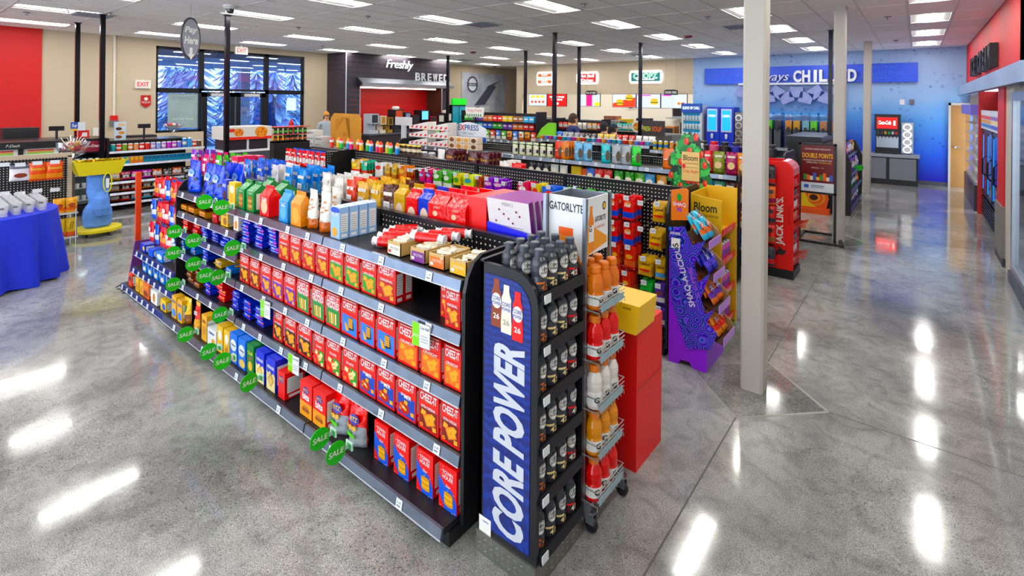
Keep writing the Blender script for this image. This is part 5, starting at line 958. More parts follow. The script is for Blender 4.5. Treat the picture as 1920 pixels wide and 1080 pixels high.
ac=mat('#0b0c10',.3,.2); GL_=mat('#1a2a4a',.05,0,0,trans=.6)
for n,(ya,yb_,lb) in enumerate(((9.68,11.3,'near'),(11.32,12.93,'far'))):
    c=thing('ice_cream_freezer',f'{lb} upright glass-door freezer in the red alcove','freezer',(0,0,0)); MB().box(1.0,ya,.02,1.15,yb_,1.95,BLK2).build('cabinet',c)
    h=MB().box(.93,ya,1.62,1.0,yb_,1.95,C('#c4ccd4')); h=h.build('header',c); t=MB()
    for k,cc in enumerate(('#2a6ad0','#e8dca8','#8a6ab0','#dfe4ea') if n==0 else ('#3a8ad8','#e8b03a','#e05a2a','#e8e8e8')): t.rect((.93,ya,1.62),-(yb_-ya),.04+.07*k,0,.10+.07*k,C(cc),(0,-1,0))
    t.build('header_stripes',h)
    for d in range(2):
        y0_=ya+(yb_-ya)*d/2; y1_=ya+(yb_-ya)*(d+1)/2; dr=MB().box(.95,y0_,.42,.985,y0_+.05,1.6,ac).box(.95,y1_-.05,.42,.985,y1_,1.6,ac).box(.95,y0_,1.55,.985,y1_,1.6,ac).box(.95,y0_,.42,.985,y1_,.47,ac).build('door_frame',c)
        MB().box(.962,y0_+.05,.47,.97,y1_-.05,1.55,mat('#16356e',.08,0,0)).build('glass_pane',dr); MB().tube([(.95,y0_+.06,.8),(.90,y0_+.06,.85),(.90,y0_+.06,1.1),(.95,y0_+.06,1.15)],.015,ac).build('handle',dr)
        MB().box(.955,y1_-.09,.5,.962,y1_-.07,1.5,G('#3f9aff',.6)).build('light_strip',dr)
    for k in range(7): MB().box(.945,ya,.05+.05*k,.99,yb_,.075+.05*k,ac).build('grille_slat',c)
f=thing('open_freezer','white reach-in case with clear front beside the wooden door','freezer',(0,0,0)); MB().box(.86,13.2,.0,.93,15.9,.5,BLK2).build('base',f); MB().box(1.0,13.2,.5,1.1,15.9,2.0,mat('#d8dce0',.4)).build('back',f); MB().box(.8,13.2,1.85,1.0,15.9,2.05,mat('#6a60b8',.4)).build('top_box',f)
for k in range(6): MB().box(.88,13.2,.55+.22*k,1.0,15.9,.57+.22*k,mat('#e6eaee',.3)).build('shelf',f)
MB().box(.87,13.2,.5,.875,15.9,1.85,mat('#dfe6ec',.08,0,0,trans=.9)).build('clear_front',f)
# ---------------- back wall: wooden door, drinks ----------------
d=MB().box(.64,YB-.05,0,1.0,YB-.0,2.03,mat('#8f6a42',.45,0,.22,3,.1,8)); d=struct(d.build('door_1')); MB().box(.60,YB-.07,0,.645,YB,2.09,GREYC).box(.60,YB-.07,2.03,1.0,YB,2.09,GREYC).build('door_frame',d); MB().lathe([(.001,0),(.03,0),(.03,.03),(.001,.03)],10,STEEL,c=(.72,YB-.09,.98)).tube([(.72,YB-.09,1.0),(.84,YB-.1,1.0)],.012,STEEL).build('door_handle',d)
struct(MB().box(.02,YB-.02,0,.62,YB,.1,mat('#4a4a52',.6)).build('baseboard_back'))
c=thing('drink_counter','grey panelled drink counter against the blue wall','counter',(0,0,0)); MB().box(-4.2,16.1,.0,.02,YB-.03,.70,BLK).build('carcass',c); MB().box(-4.24,16.06,.70,.05,YB-.03,.77,mat('#8a8f98',.3,.1,.2,40)).build('counter_top',c)
for i in range(7): MB().box(-.55-.6*i,16.08,.14,-.02-.6*i,16.1,.67,mat('#6f7178',.35,.3,.1)).build('door_panel',c)
s=thing('soda_fountain','black and steel soda fountain with red lit screen','soda fountain',(0,0,0)); MB().box(-.86,16.2,.77,-.36,16.6,.85,BLK).build('drip_base',s); MB().box(-.86,16.4,.85,-.36,16.6,1.4,BLK2).build('cabinet',s); MB().box(-.84,16.38,.92,-.38,16.4,1.2,STEEL).build('splash_plate',s); h=MB().box(-.88,16.2,1.36,-.34,16.6,1.78,BLK).build('header',s); MB().box(-.82,16.19,1.42,-.40,16.2,1.70,G('#e01c14',1.6)).build('red_screen',h); t=MB().text('Coca-Cola',(-.66,16.19,1.52),.1,G('#ffffff',1.5),mw=.26,bold=.02,shear=.3); t.rect((-.46,16.19,1.5),-.02,0,.02,.12,G('#ffffff',1.5)); t.build('screen_print',h)
for i,cc in enumerate(('#3a3a40','#3a3a40','#e8b81c','#2a9a4a','#c8c8cc','#d84a1c')): v_=MB().box(-.82+.075*i,16.25,1.27,-.77+.075*i,16.4,1.35,C(cc)).build('valve',s); MB().box(-.805+.075*i,16.27,1.17,-.785+.075*i,16.29,1.27,BLK).build('lever',v_)
c=thing('cup_dispenser','steel cup dispenser with four round openings on the counter','cup dispenser',(0,0,0)); MB().box(-.32,16.35,.79,-.08,16.6,1.58,mat('#8f9298',.3,.8)).build('housing',c)
for k in range(4): r_=MB().lathe([(.095,0),(.095,.03),(.06,.03),(.06,0)],16,mat('#d8dade',.2,.8)); r_.v=[(-.2+a,16.35-cc,.89+.19*k+b) for a,b,cc in r_.v]; r_=r_.build('ring',c); q=MB().lathe([(.055,0),(.05,.06),(.001,.06)],12,WHT); q.v=[(-.2+a,16.37-cc,.89+.19*k+b) for a,b,cc in q.v]; q.build('cup_end',r_)
for x,z,cc in ((-.32,2.1,'#d8d8dc'),(-.12,2.1,'#5a5a66')): tag(MB().box(x-.05,YB-.015,z-.07,x+.05,YB,z+.07,C(cc)).build('wall_plate'),f'small {"white" if cc[1]=="d" else "grey"} outlet plate on the blue wall','outlet')
# banner
b=thing('banner_sign','long blue banner with white CHILLED lettering on the bubble wall','sign',(0,0,0)); bz0,bz1=2.62,3.12
bn=MB().box(-5.35,YB-.1,bz0,0.0,YB-.06,bz1,mat('#1c4fd2',.35,0,.15,2)).build('banner_board',b)
t=MB(); PB=mat('#3f74e6',.4)
for x,z,w_,s_ in ((-5.3,2.98,1.6,'Drink Icy Cold'),(-5.3,2.86,2.0,'FROSTED COLD ICE'),(-5.3,2.74,2.2,'Refreshment Sip'),(-5.3,2.63,2.2,'SIP FROZEN DRINK'),(-1.2,2.98,1.1,'Frozen Drink'),(-1.2,2.82,1.1,'CHILLED Drink'),(-1.2,2.68,1.1,'ICE COLD Sip')): t.text(s_,(x,YB-.1,z),.1,PB,al='l',mw=w_)
t.build('faint_lettering',bn)
l=MB(); l.text('Always',(PY(1480,150,YB-.2).x,YB-.2,2.62),.33,mat('#e6ebf2',.3),al='r',mw=1.15,shear=.35,th=.04); l.build('script_lettering',b); 
x0_=PY(1487,150,YB-.2).x; x1_=PY(1610,150,YB-.2).x
for i,ch in enumerate('CHILLED'): MB().text(ch,(x0_+(x1_-x0_)*(i+.5)/7-(.03 if i>2 else 0),YB-.2,2.645),.34,mat('#eef2f6',.3),mw=.2,bold=.04,th=.05).build('letter',b)
MB().box(-4.3,YB-.22,2.58,-1.75,YB-.14,2.635,mat('#dfe5ee',.3)).build('light_bar',b)
for i in range(11):
    ic=mat('#97a2d8',.12,0,.4,6,trans=.45); q=MB().cbox(0,0,0,.34,.1,.30,ic); q=q.mesh('ice_block')
    link('ice_block',q,b,(-4.2+.34*i*.72,YB-.17,2.36-(.16 if i%2 else 0)),0,0,R((25,-40,8,-12,35,-25,4,15,-35,20,-8)[i]))
# slush and cold drinks machines
for i,(u,cc,c2) in enumerate(((1428,'#6ac82a','#3a3a44'),(1444,'#6ac82a','#3a3a44'),(1460,'#3a3040','#3a3a44'),(1480,'#f0a41c','#2a2a30'),(1495,'#f0b81c','#2a2a30'),(1512,'#8ab8c8','#2a2a30'),(1527,'#7ad81c','#2a2a30'),(1545,'#b8845a','#2a2a30'),(1568,'#b8845a','#2a2a30'))):
    x=PY(u,245,16.3).x; m=thing('slush_machine',f'slush machine, {ordn(i)} from the near column, {("green","green","dark","orange","yellow","ice blue","lime","brown","tan")[i]} drink inside','slush machine',(x,16.3,.77)); MB().box(-.085,-.2,0,.085,.2,.52,mat(c2,.4)).build('base',m); 
    MB().box(-.08,-.14,.53,.08,.19,.78,mat(cc,.15,0,.1,10)).build('drink',m); MB().box(-.085,-.15,.525,.085,.2,.95,mat('#cfe0f0',.05,0,0,trans=.95)).build('bowl',m); MB().box(-.09,-.16,.95,.09,.2,1.0,mat('#3f86d0',.3)).build('lid',m); MB().box(-.03,-.24,.47,.03,-.15,.6,BLK2).build('tap',m)
c=thing('blend_cooler','glass-front cooler with blue BLEND SIP CHILL header','cooler',(0,0,0)); xa=PY(1278,230,15.9).x; xb=PY(1323,230,15.9).x-.12
MB().box(xa,15.95,0,xb,16.6,1.95,C('#c8d0da')).build('cabinet',c); h=MB().box(xa,15.85,1.72,xb,15.95,2.0,C('#1c4aa8')).build('header',c); MB().text('BLEND SIP CHILL',((xa+xb)/2,15.85,1.82),.09,G('#dff0ff',1),mw=(xb-xa)*.85,bold=.02).build('header_lettering',h)
fr=MB().box(xa,15.9,.2,xa+.05,15.95,1.72,C('#d8dce0')).box(xb-.05,15.9,.2,xb,15.95,1.72,C('#d8dce0')).box(xa,15.9,.2,xb,15.95,.26,C('#d8dce0')).build('door_frame',c); MB().box(xa+.05,15.94,.26,xb-.05,15.948,1.72,mat('#4a9ac8',.1,0,0)).build('glass_pane',fr)
for k in range(5):
    sh=MB().box(xa+.05,15.92,.42+.26*k,xb-.05,15.94,.44+.26*k,WHT).build('shelf',c)
    for j in range(6): MB().lathe([(.001,0),(.035,0),(.045,.12),(.03,.15),(.001,.15)],8,C('#dff2fa'),c=(xa+.09+j*(xb-xa-.16)/5,15.91,.44+.26*k)).build('cup',sh)
for n,(u0,u1) in enumerate(((1324,1349),(1350,1376))):
    xa=PY(u0,230,16.0).x; xb=PY(u1,230,16.0).x; m=thing('blender_machine',f'{("left","right")[n]} tall blue frozen drink blender with lit panel','drink machine',(0,0,0)); MB().box(xa,16.0,.0,xb,16.6,1.9,C('#1838b8')).build('cabinet',m); p=MB().box(xa+.04,15.97,1.15,xb-.06,16.0,1.85,C('#d0d8e4')).build('panel_frame',m); MB().box(xa+.07,15.96,1.2,xb-.09,15.97,1.8,G('#2f8ee0',.9)).build('lit_panel',p); MB().text(('FRESH','BLENDED')[n],((xa+xb)/2-.01,15.96,1.6),.07,G('#e8f6ff',1),mw=.2,bold=.02).build('panel_lettering',p); MB().lathe([(.001,0),(.03,0),(.04,.1),(.03,.14),(.001,.15)],8,C('#e0e4e8'),c=((xa+xb)/2,15.93,.95)).build('cup',m)
c=thing('cup_dispenser','steel cup dispenser beside the blue blender machines','cup dispenser',(0,0,0)); xa=PY(1378,230,16.0).x; MB().box(xa,16.0,.77,xa+.22,16.3,1.75,mat('#7a6f6a',.3,.8)).build('housing',c)
for k in range(4): r_=MB().lathe([(.1,0),(.1,.03),(.06,.03),(.06,0)],16,mat('#d8dade',.2,.8)); r_.v=[(xa+.11+a,16.0-cc,.9+.23*k+b) for a,b,cc in r_.v]; r_.build('ring',c)
# ---------------- shop front: windows and doors ----------------
AL=mat('#16171c',.4,.5,.1); 
def glass_mat():
    m,t,b=mk('window_glass'); N=t.nodes; L=t.links; o=N['Material Output']; tr=N.new('ShaderNodeBsdfTransparent'); tr.inputs[0].default_value=(.55,.72,.95,1); gl=N.new('ShaderNodeBsdfGlossy'); gl.inputs[0].default_value=(.85,.9,1,1); gl.inputs['Roughness'].default_value=.02; fr=N.new('ShaderNodeFresnel'); fr.inputs[0].default_value=1.6; ad=N.new('ShaderNodeMath'); ad.operation='ADD'; ad.inputs[1].default_value=.12; L.new(fr.outputs[0],ad.inputs[0]); mx=N.new('ShaderNodeMixShader'); L.new(ad.outputs[0],mx.inputs[0]); L.new(tr.outputs[0],mx.inputs[1]); L.new(gl.outputs[0],mx.inputs[2]); L.new(mx.outputs[0],o.inputs[0]); return m
WG=glass_mat(); x=XL-.1; ym=[WY0,5.38,7.10,WY1]; ZTR=2.22
wallbox('wall_left_sill_near',(XL-.2,WY0,0),(XL,5.42,WZ0-.05),BEIGE); wallbox('wall_left_sill_far',(XL-.2,7.08,0),(XL,WY1,WZ0-.05),BEIGE)
def frame(name,ya,yb_,za,zb_,t=.06,glass=True):
    f=MB()
    for a,b,c,d in ((ya,ya+t,za,zb_),(yb_-t,yb_,za,zb_),(ya,yb_,za,za+t),(ya,yb_,zb_-t,zb_)): f.box(x-.05,a,c,x+.05,b,d,AL)
    o=struct(f.build(name))
    if glass: MB().box(x-.006,ya+t,za+t,x+.006,yb_-t,zb_-t,WG).build('glass_pane',o)
    return o
k=1
for a,b,c,d in ((ym[0],ym[1],WZ0-.05,ZTR),(ym[0],ym[1],ZTR,WZ1),(ym[1],ym[2],ZTR,WZ1),(ym[2],ym[3],WZ0-.05,ZTR),(ym[2],ym[3],ZTR,WZ1)): frame(f'window_{k}',a,b,c,d); k+=1
for n,(a,b) in enumerate(((ym[1]+.02,6.22),(6.26,ym[2]-.02))):
    f=frame(f'door_{n+2}',a,b,0.02,ZTR-.03,.12); MB().box(x+.05,a+.1,1.0,x+.09,b-.1,1.05,STEEL).build('push_bar',f); MB().box(x+.05,a+.2,ZTR-.14,x+.1,b-.2,ZTR-.06,mat('#c8c8cc',.3,.5)).build('door_closer',f)
p=thing('window_poster','grey-green hiring poster in the shop window','poster',(0,0,0)); pm=MB().box(XL-.094,4.62,1.25,XL-.088,5.31,2.15,mat('#8fa0a0',.5,0,.2,3)).build('poster_sheet',p); t=MB(); t.text('IS HIRING!',(XL-.088,4.97,1.98),.09,C('#6c7f80'),(0,1,0),mw=.5); t.text('Join Our Family',(XL-.088,4.97,1.45),.07,C('#dfe6e4'),(0,1,0),mw=.5); t.build('poster_lettering',pm)
# outside: snowy ground, trees, porch
sn=MB().box(-60,-25,-.25,XL-.2,45,-.1,mat('#c9d9ee',.8,0,.15,.6)); struct(sn.build('ground_outside'))
rr=random.Random(3); SNW=[mat('#c3d3ea',.9,0,.3,3),mat('#5d7291',.9,0,.4,4),mat('#8fa6c8',.9,0,.4,4)]; TM=[]
for i in range(4):
    b=MB(); hh=rr.uniform(6,9)
    for j in range(17):
        z0=hh*(.04+.055*j); r0=(1-j/18)*1.5*rr.uniform(.8,1.15); n=11
        for q in range(n):
            a=2*math.pi*(q+rr.random()*.7)/n; rr_=r0*rr.uniform(.7,1.15); da=.2; dz=rr_*.35
            b.add([(0,0,z0+hh*.05),(rr_*.6*math.cos(a-da),rr_*.6*math.sin(a-da),z0-dz*.4),(rr_*math.cos(a),rr_*math.sin(a),z0-dz),(rr_*.6*math.cos(a+da),rr_*.6*math.sin(a+da),z0-dz*.4)],[(0,1,2,3)],SNW[rr.choice((0,1,1,2,2))])
    TM.append(b.mesh('branches'))
tk=MB().lathe([(.12,0),(.1,1),(.05,3)],7,mat('#3a2c24',.9)).mesh('trunk')
for i in range(44):
    xx=-25-4*(i%4)+rr.uniform(-.2,.2); yy=-8+.85*i
    T=thing('snowy_conifer',f'snow-dusted conifer outside the windows, {ordn(i)} from the left','tree',(xx,yy,-.1),rr.uniform(0,6),'conifers outside'); link('branches',TM[i%4],T); link('trunk',tk,T)
P=thing('porch_canopy','flat porch canopy on white posts outside the entrance','canopy',(0,0,0)); MB().box(-21,2,3.12,XL-.25,11,3.4,mat('#6f7f96',.7)).build('canopy_roof',P)
for y in (4.6,7.9): MB().box(-18.6,y,-.1,-18.3,y+.3,3.12,mat('#dfe6ee',.6)).build('post',P)
tag(MB().box(-16.6,7.55,-.1,-16.1,8.0,1.9,mat('#2a66b8',.5,0,.3,3)).build('vending_box'),'blue ice merchandiser outside the right window','vending box')
# wall fixtures
def exits(x,y,z,lab): 
    e=thing('exit_sign',lab,'exit sign',(x,y,z)); b=MB().box(0,-.16,-.1,.06,.16,.1,C('#efece6')).build('sign_box',e); MB().box(.02,-.02,.1,.04,.02,(ZC-z if x>XL+.1 else .11),C('#efece6')).build('bracket',e); MB().text('EXIT',(.06,0,-.055),.11,mat('#e03020',.4,0,0,emit=.6),(0,1,0),mw=.24,bold=.02).build('sign_lettering',b)
q=PX(267,158,XL); exits(XL,q.y,q.z,'white and red exit sign on the beige wall'); q=PX(453,95,XL+.5); exits(XL+.45,q.y,q.z,'white and red exit sign hanging before the windows')
q=PX(273,190,XL); s=thing('shield_sign','small dark red shield sign below the exit sign','sign',(XL,q.y,q.z)); b=MB().prism([(-.1,.15),(-.1,-.08),(0,-.16),(.1,-.08),(.1,.15)],0,.0,.03,C('#a8261c')).build('shield',s); MB().text('PICKUP',(.03,0,-.05),.05,WHT,(0,1,0),mw=.16).ell((.03,0,.06),.04,.04,WHT,(0,1,0)).build('shield_print',b)
q=PX(213,226,XL); s=thing('fire_alarm','red pull alarm with white conduit on the beige wall','fire alarm',(XL,q.y,q.z)); MB().box(0,-.02,.1,.03,.02,ZC-q.z,mat('#d8d0c4',.6)).build('conduit',s); MB().box(0,-.07,0,.05,.07,.12,C('#c0241c')).build('pull_box',s); MB().box(0,-.08,-.14,.06,.08,0,mat('#6a7070',.4,.3)).build('junction_box',s)
q=PX(184,247,XL); tag(MB().box(XL,q.y-.1,q.z-.09,XL+.04,q.y+.1,q.z+.09,C('#e6e2da')).build('wall_plate'),'white wall switch plate left of the alarm','switch')
# black poles
for i,(px_,py_,zb_,lb) in enumerate(((-12.84,2.46,1.25,'leftmost pole behind the checkout'),(-11.13,2.47,.0,'pole at the checkout freezer'),(-9.41,3.82,1.0,'pole before the entrance doors'),(-11.98,11.64,0,'pole at the coffee niche corner'),(-8.88,11.74,0,'thin pole left of the pizza sign'),(-6.0,8.95,1.3,'thick pole beside the green card panel'),(-7.06,11.7,0,'pole crossing the red kitchen sign'),(-5.31,11.68,0,'pole crossing the green sign'),(-1.34,11.68,1.42,'pole on the island before the blue wall'))):
    T=thing('power_pole',f'slim black ceiling {lb}','pole',(px_,py_,0),0,'ceiling power poles'); MB().box(-.035,-.035,zb_,.035,.035,ZC,mat('#14141c',.25,.6,.1)).build('pole_shaft',T); MB().box(-.05,-.05,ZC-.02,.05,.05,ZC+.0,BLK2).build('ceiling_plate',T)
q=PX(358,72,-8.7); T=thing('oval_sign','hanging oval Pay Here sign with arrow','sign',q,R(0)); b=MB().ell((0,0,0),.135,.325,mat('#2c2c38',.4),(0,1,0),(0,0,1),28,.0,.05).build('oval_board',T); MB().ell((.0,0,0),.118,.295,mat('#8a8d96',.4),(0,1,0),(0,0,1),28,.004).build('oval_inset',b); t=MB(); t.text('Pay',(.005,0,.06),.12,WHT,(0,1,0),mw=.18,bold=.04,shear=.2,eps=.006); t.text('Here',(.005,0,-.09),.12,WHT,(0,1,0),mw=.19,bold=.04,shear=.2,eps=.006); t.poly((.005,0,-.1),[(-.02,-.04),(.02,-.04),(.02,-.14),(.045,-.14),(0,-.23),(-.045,-.14),(-.02,-.14)],WHT,(0,1,0),eps=.006); t.build('sign_lettering',b); MB().tube([(0,0,.32),(0,0,ZC-q.z)],.004,STEEL,4).build('wire',T)
# ceiling bits
for i,(u,v) in enumerate(((50,22),(128,18),(205,23),(560,50),(605,85),(690,29),(850,76),(1095,6),(1170,98),(1327,30),(1335,97),(1665,30),(1680,75))):
    q=PZ(u,v,ZC); T=thing('ceiling_sprinkler',f'small round ceiling sprinkler, {ordn(i)} from the left','sprinkler',(q.x,q.y,ZC),0,'ceiling sprinklers'); MB().lathe([(.05,-.012),(.045,-.02),(.001,-.02)],10,mat('#7a7a78',.4)).build('escutcheon',T); MB().lathe([(.012,-.02),(.012,-.05),(.03,-.055),(.001,-.06)],8,STEEL).build('head',T)
q=PZ(432,10,ZC); T=thing('dome_camera','white dome security camera on the ceiling','camera',(q.x,q.y,ZC)); MB().lathe([(.1,-.0),(.11,-.03),(.08,-.06),(.001,-.06)],16,C('#dcdcdc')).build('housing',T,smooth=True); MB().lathe([(.06,-.06),(.055,-.1),(.03,-.125),(.001,-.13)],14,mat('#2a2c34',.1)).build('dome',T,smooth=True)
for i,(u,v) in enumerate(((887,97),(1290,67),(928,124))): q=PZ(u,v,ZC); tag(MB().lathe([(.09,0),(.09,-.03),(.05,-.05),(.001,-.05)],12,C('#7a1a18')).build('fire_strobe',None,(q.x,q.y,ZC)),f'dark red ceiling fire strobe, {ordn(i)} from the left front','fire strobe')
for i,(u,v) in enumerate(((175,27),(870,112),(905,45),(1205,102),(1388,49))): q=PZ(u,v,ZC); T=thing('air_vent',f'square ceiling air vent, {ordn(i)} of five from the left','vent',(q.x,q.y,ZC-.008),0,'ceiling vents'); MB().box(-.28,-.28,-.004,.28,.28,.0,mat('#b8bcc4',.5)).build('vent_frame',T); [MB().prism([(-.24+.09*k,-.018),(-.17+.09*k,-.004),(-.17+.09*k,-.008),(-.24+.09*k,-.022)],1,-.25,.25,mat('#8a90a0',.5)).build('vent_blade',T) for k in range(5)]
# ---------------- coffee niche ----------------
WD=mat('#2f2730',.5,0,.5,5,.15,12); FX=-13.7
def planks(ya,yb_,za,zb_,xf,par,h=.155):
    z=za; 
    while z<zb_-.01: MB().box(xf-.02,ya,z+.004,xf+random.uniform(0,.006),yb_,min(z+h,zb_)-.002,WD).build('plank',par); z+=h
N=struct(MB().box(XL,9.1,2.5,FX-.03,13.3,ZC,mat('#1a1418',.6)).build('wall_coffee')); struct(MB().box(XL,9.02,0,FX-.02,9.10,ZC,mat('#1a1418',.6)).build('wall_coffee_near')); struct(MB().box(XL,13.3,0,FX-.02,13.38,ZC,mat('#1a1418',.6)).build('wall_coffee_far'))
planks(9.0,13.4,2.72,ZC,FX,N); planks(9.0,9.5,0,2.72,FX,N); planks(13.02,13.4,0,2.72,FX,N)
z=0
while z<ZC: MB().box(XL,9.0,z+.004,FX,9.02,min(z+.155,ZC)-.002,WD).build('plank',N); z+=.155
for y in (9.0,): struct(MB().box(FX-.01,y-.012,0,FX+.012,y+.012,ZC,mat('#c8ccd8',.3,.5)).build('trim_3'))
for y in (9.5,13.02): MB().box(FX-.01,y-.012,0,FX+.012,y+.012,2.5,mat('#c8ccd8',.3,.5)).build('edge_strip',N)
struct(MB().box(XL+.0,9.1,0,XL+.04,13.3,2.6,mat('#c21f2e',.5)).build('wall_coffee_back')); struct(MB().box(XL,13.2,0,FX,13.3,2.6,mat('#4a2c22',.5,0,.3,6)).build('wall_coffee_side'))
HD=thing('niche_hood','brushed grey hood over the coffee niche','hood',(0,0,0)); MB().prism([(FX,2.46),(FX+.25,2.46),(FX+.25,2.56),(FX,2.72)],1,9.42,13.4,mat('#8b8d94',.35,.6)).build('hood_face',HD); MB().prism([(FX,2.46),(FX+.25,2.46),(FX+.25,2.56),(FX,2.72)],1,9.36,9.42,BLK2).build('hood_end',HD); MB().box(FX-.35,9.7,2.4,FX-.2,12.9,2.44,mat('#fff4e6',.5,0,0,emit=5)).build('hood_light',HD)
L=thing('niche_lettering','raised white Freshly BREWED lettering on dark planks','sign',(0,0,0)); MB().text('Freshly',(FX+.01,11.05,3.0),.36,mat('#eceef2',.4),(0,1,0),mw=1.3,shear=.3,bold=.006,th=.035).build('script_lettering',L)
ya=PX(777,140,FX).y; yb_=PX(840,145,FX).y
for i,ch in enumerate('BREWED'): MB().text(ch,(FX+.01,ya+(yb_-ya)*(i+.5)/6,2.70),.28,mat('#eceef2',.4),(0,1,0),mw=.22,bold=.02,th=.035).build('letter',L)
c=thing('coffee_counter','dark coffee counter inside the niche','counter',(0,0,0)); MB().box(FX+.03,9.5,0,FX+.5,13.1,.92,mat('#2a2226',.5)).build('carcass',c); MB().box(FX+.03,9.5,.92,FX+.55,13.1,.96,mat('#55555c',.3)).build('counter_top',c)
cm=[('#b8bcc4','#2a2c34',.3,.62,'grey coffee machine'),('#e6dccc','#b07a3a',.22,.55,'cream cappuccino machine'),('#9a7a3a','#3a2c1c',.2,.5,'bronze bean grinder'),('#2a2a2e','#f0641c',.34,.75,'black machine with orange panel'),('#2a2c34','#8a8aa8',.26,.65,'black espresso machine'),('#3a1418','#202024',.3,.55,'dark red brewer'),('#16181c','#6fb0f0',.36,.72,'black touch-screen brewer'),('#8a1a20','#1c1c20',.3,.5,'red urn'),('#26262c','#c8c4bc',.3,.55,'black airpot'),('#26262c','#c8c4bc',.3,.6,'black airpot rear')]
yy=9.6
for i,(a,b,w_,h_,nm) in enumerate(cm):
    m=thing('coffee_machine',f'{nm} on the niche counter','coffee machine',(FX+.36,yy,.962)); MB().box(-.3,0,0,.05,w_,.1,mat(a,.4)).build('drip_tray',m); MB().box(-.3,0,.1,-.1,w_,h_,mat(a,.35,.2)).build('body',m); hd_=MB().box(-.1,0,h_*.5,.08,w_,h_,mat(a,.35,.2)).build('head',m); MB().box(.08,.04,h_*.55,.085,w_-.04,h_*.95,(G(b,1.0) if 'screen' in nm else C(b))).build('front_panel',hd_); MB().tube([(.0,w_/2,h_*.5),(.0,w_/2,h_*.42)],.02,BLK).build('spout',hd_); yy+=w_+.07
    if i in (3,9): MB().lathe([(.12,h_),(.13,h_+.06),(.1,h_+.1),(.001,h_+.11)],12,C('#e0ddd8'),c=(-.1,w_/2,0)).build('hopper',m)
# tail poster
q=thing('wall_mural','black and white photo mural of an aircraft tail with round badge','mural',(0,0,0)); y0_,y1_=15.1,17.95; z0_,z1_=1.35,3.2
b=MB().box(XL,y0_,z0_,XL+.03,y1_,z1_,mat('#a9adb8',.5,0,.75,1.6)).build('mural_print',q); o=(XL+.03,y0_,z0_); ux=(0,1,0); t=MB(); GK=C('#4a4c5c')
t.poly(o,[(.75,.45),(1.45,.5),(2.2,1.3),(2.05,1.35),(2.6,1.62),(1.6,1.3),(1.55,1.2)],GK,ux,eps=.002); t.poly(o,[(.45,0),(1.7,0),(1.8,.45),(.5,.4)],C('#c9ccd4'),ux,eps=.003); t.poly(o,[(.8,0),(1.1,0),(1.1,.42),(.8,.4)],GK,ux,eps=.004)
t.build('aircraft_tail',b); st=[]
for i in range(32): a=2*math.pi*i/32; r_=.36 if i%2 else .32; st.append((.65+r_*math.cos(a),1.35+r_*math.sin(a)*1.05))
t=MB().poly(o,st,GK,ux,eps=.004); t.ell((XL+.03,y0_+.65,z0_+1.35),.25,.27,C('#c9ccd4'),ux,eps=.006); t.rect(o,.38,1.28,.92,1.42,GK,ux,eps=.008); t.text('BRAND',(XL+.03,y0_+.65,z0_+1.31),.08,C('#e0e2e8'),ux,mw=.4,eps=.01); t.build('round_badge',b)
d=struct(MB().box(-14.6,19.35,0,KX0,19.5,2.1,mat('#b5742c',.5,0,.3,3)).build('door_4')); MB().box(-14.3,19.33,.9,-13.5,19.35,1.9,mat('#c9c2b0',.2)).build('door_glass',d)
g=thing('green_cooler','glass-door cooler with green header beside the coffee niche','cooler',(0,0,0)); a=PX(847,200,-14.0).y; b_=PX(873,200,-14.0).y; MB().box(-14.6,a,0,-14.0,b_,1.85,BLK2).build('cabinet',g); MB().box(-14.02,a,1.85,-13.95,b_,2.1,G('#3fbf4a',.35)).build('header',g)
for k in range(2): dd=MB().box(-13.99,a+(b_-a)*k/2+.02,.2,-13.97,a+(b_-a)*(k+1)/2-.02,1.8,mat('#3f9ab0',.1,0,.4,9)).build('glass_door',g)
# ---------------- blue table with glasses ----------------
T=thing('round_table','round table under a deep blue cloth at the left edge','table',(-7.97,.75,0)); CL=mat('#0c30b4',.75,0,.12,18,.2,60)
m=MB(); n=72; rings=[]
for k in range(9):
    t=k/8; ring=[]
    for i in range(n):
        a=2*math.pi*i/n; r_=.60+t*(.06+.05*math.sin(a*15+.6)+.03*math.sin(a*23+1)); zz=.76*(1-t)+.012*t+.012*t*math.sin(a*9); ring.append((r_*math.cos(a),r_*math.sin(a),zz))
    rings.append(ring)
v=[p for g in rings for p in g]; m.add(v,[(k*n+i,(k+1)*n+i,(k+1)*n+(i+1)%n,k*n+(i+1)%n) for k in range(8) for i in range(n)],CL); m.add(rings[0],[tuple(range(n))],CL); m.build('table_cloth',T,smooth=True)
MB().lathe([(.001,.72),(.55,.72),(.55,.745),(.001,.745)],32,mat('#8a7a6a',.6)).build('table_top',T)
for a in (0,1.57,3.14,4.71): MB().tube([(.4*math.cos(a),.4*math.sin(a),.72),(.5*math.cos(a),.5*math.sin(a),0)],.015,STEEL).build('leg',T)
GLS=mat('#ffffff',.05,0,0,trans=.85); gm=MB().lathe([(.001,.0),(.03,.0),(.033,.005),(.033,.03),(.035,.035),(.045,.13),(.0425,.13),(.032,.04),(.001,.036)],14,GLS).mesh('drinking_glass',True); gp=MB(); gp.warp=lambda p:Vector((math.sin(p.x/.041)*(.0425+.1*(p.z-.09)),-math.cos(p.x/.041)*(.0425+.1*(p.z-.09)),p.z)); gp.text('Levee',(0,0,.08),.03,C('#1c2024'),mw=.045,shear=.3,bold=.02); gp=gp.mesh('glass_print')
k=0
for i in range(9):
    for j in range(9):
        x=-7.97-.42+.1*j+.05*(i%2); y=.75-.45+.11*i
        if math.hypot(x+7.97,y-.75)>.53 : continue
        o=prod('drinking_glass',gm,'clear drinking glass with dark script','glass','crowded blue table',(x,y,.762),R(60)); link('glass_print',gp,o)
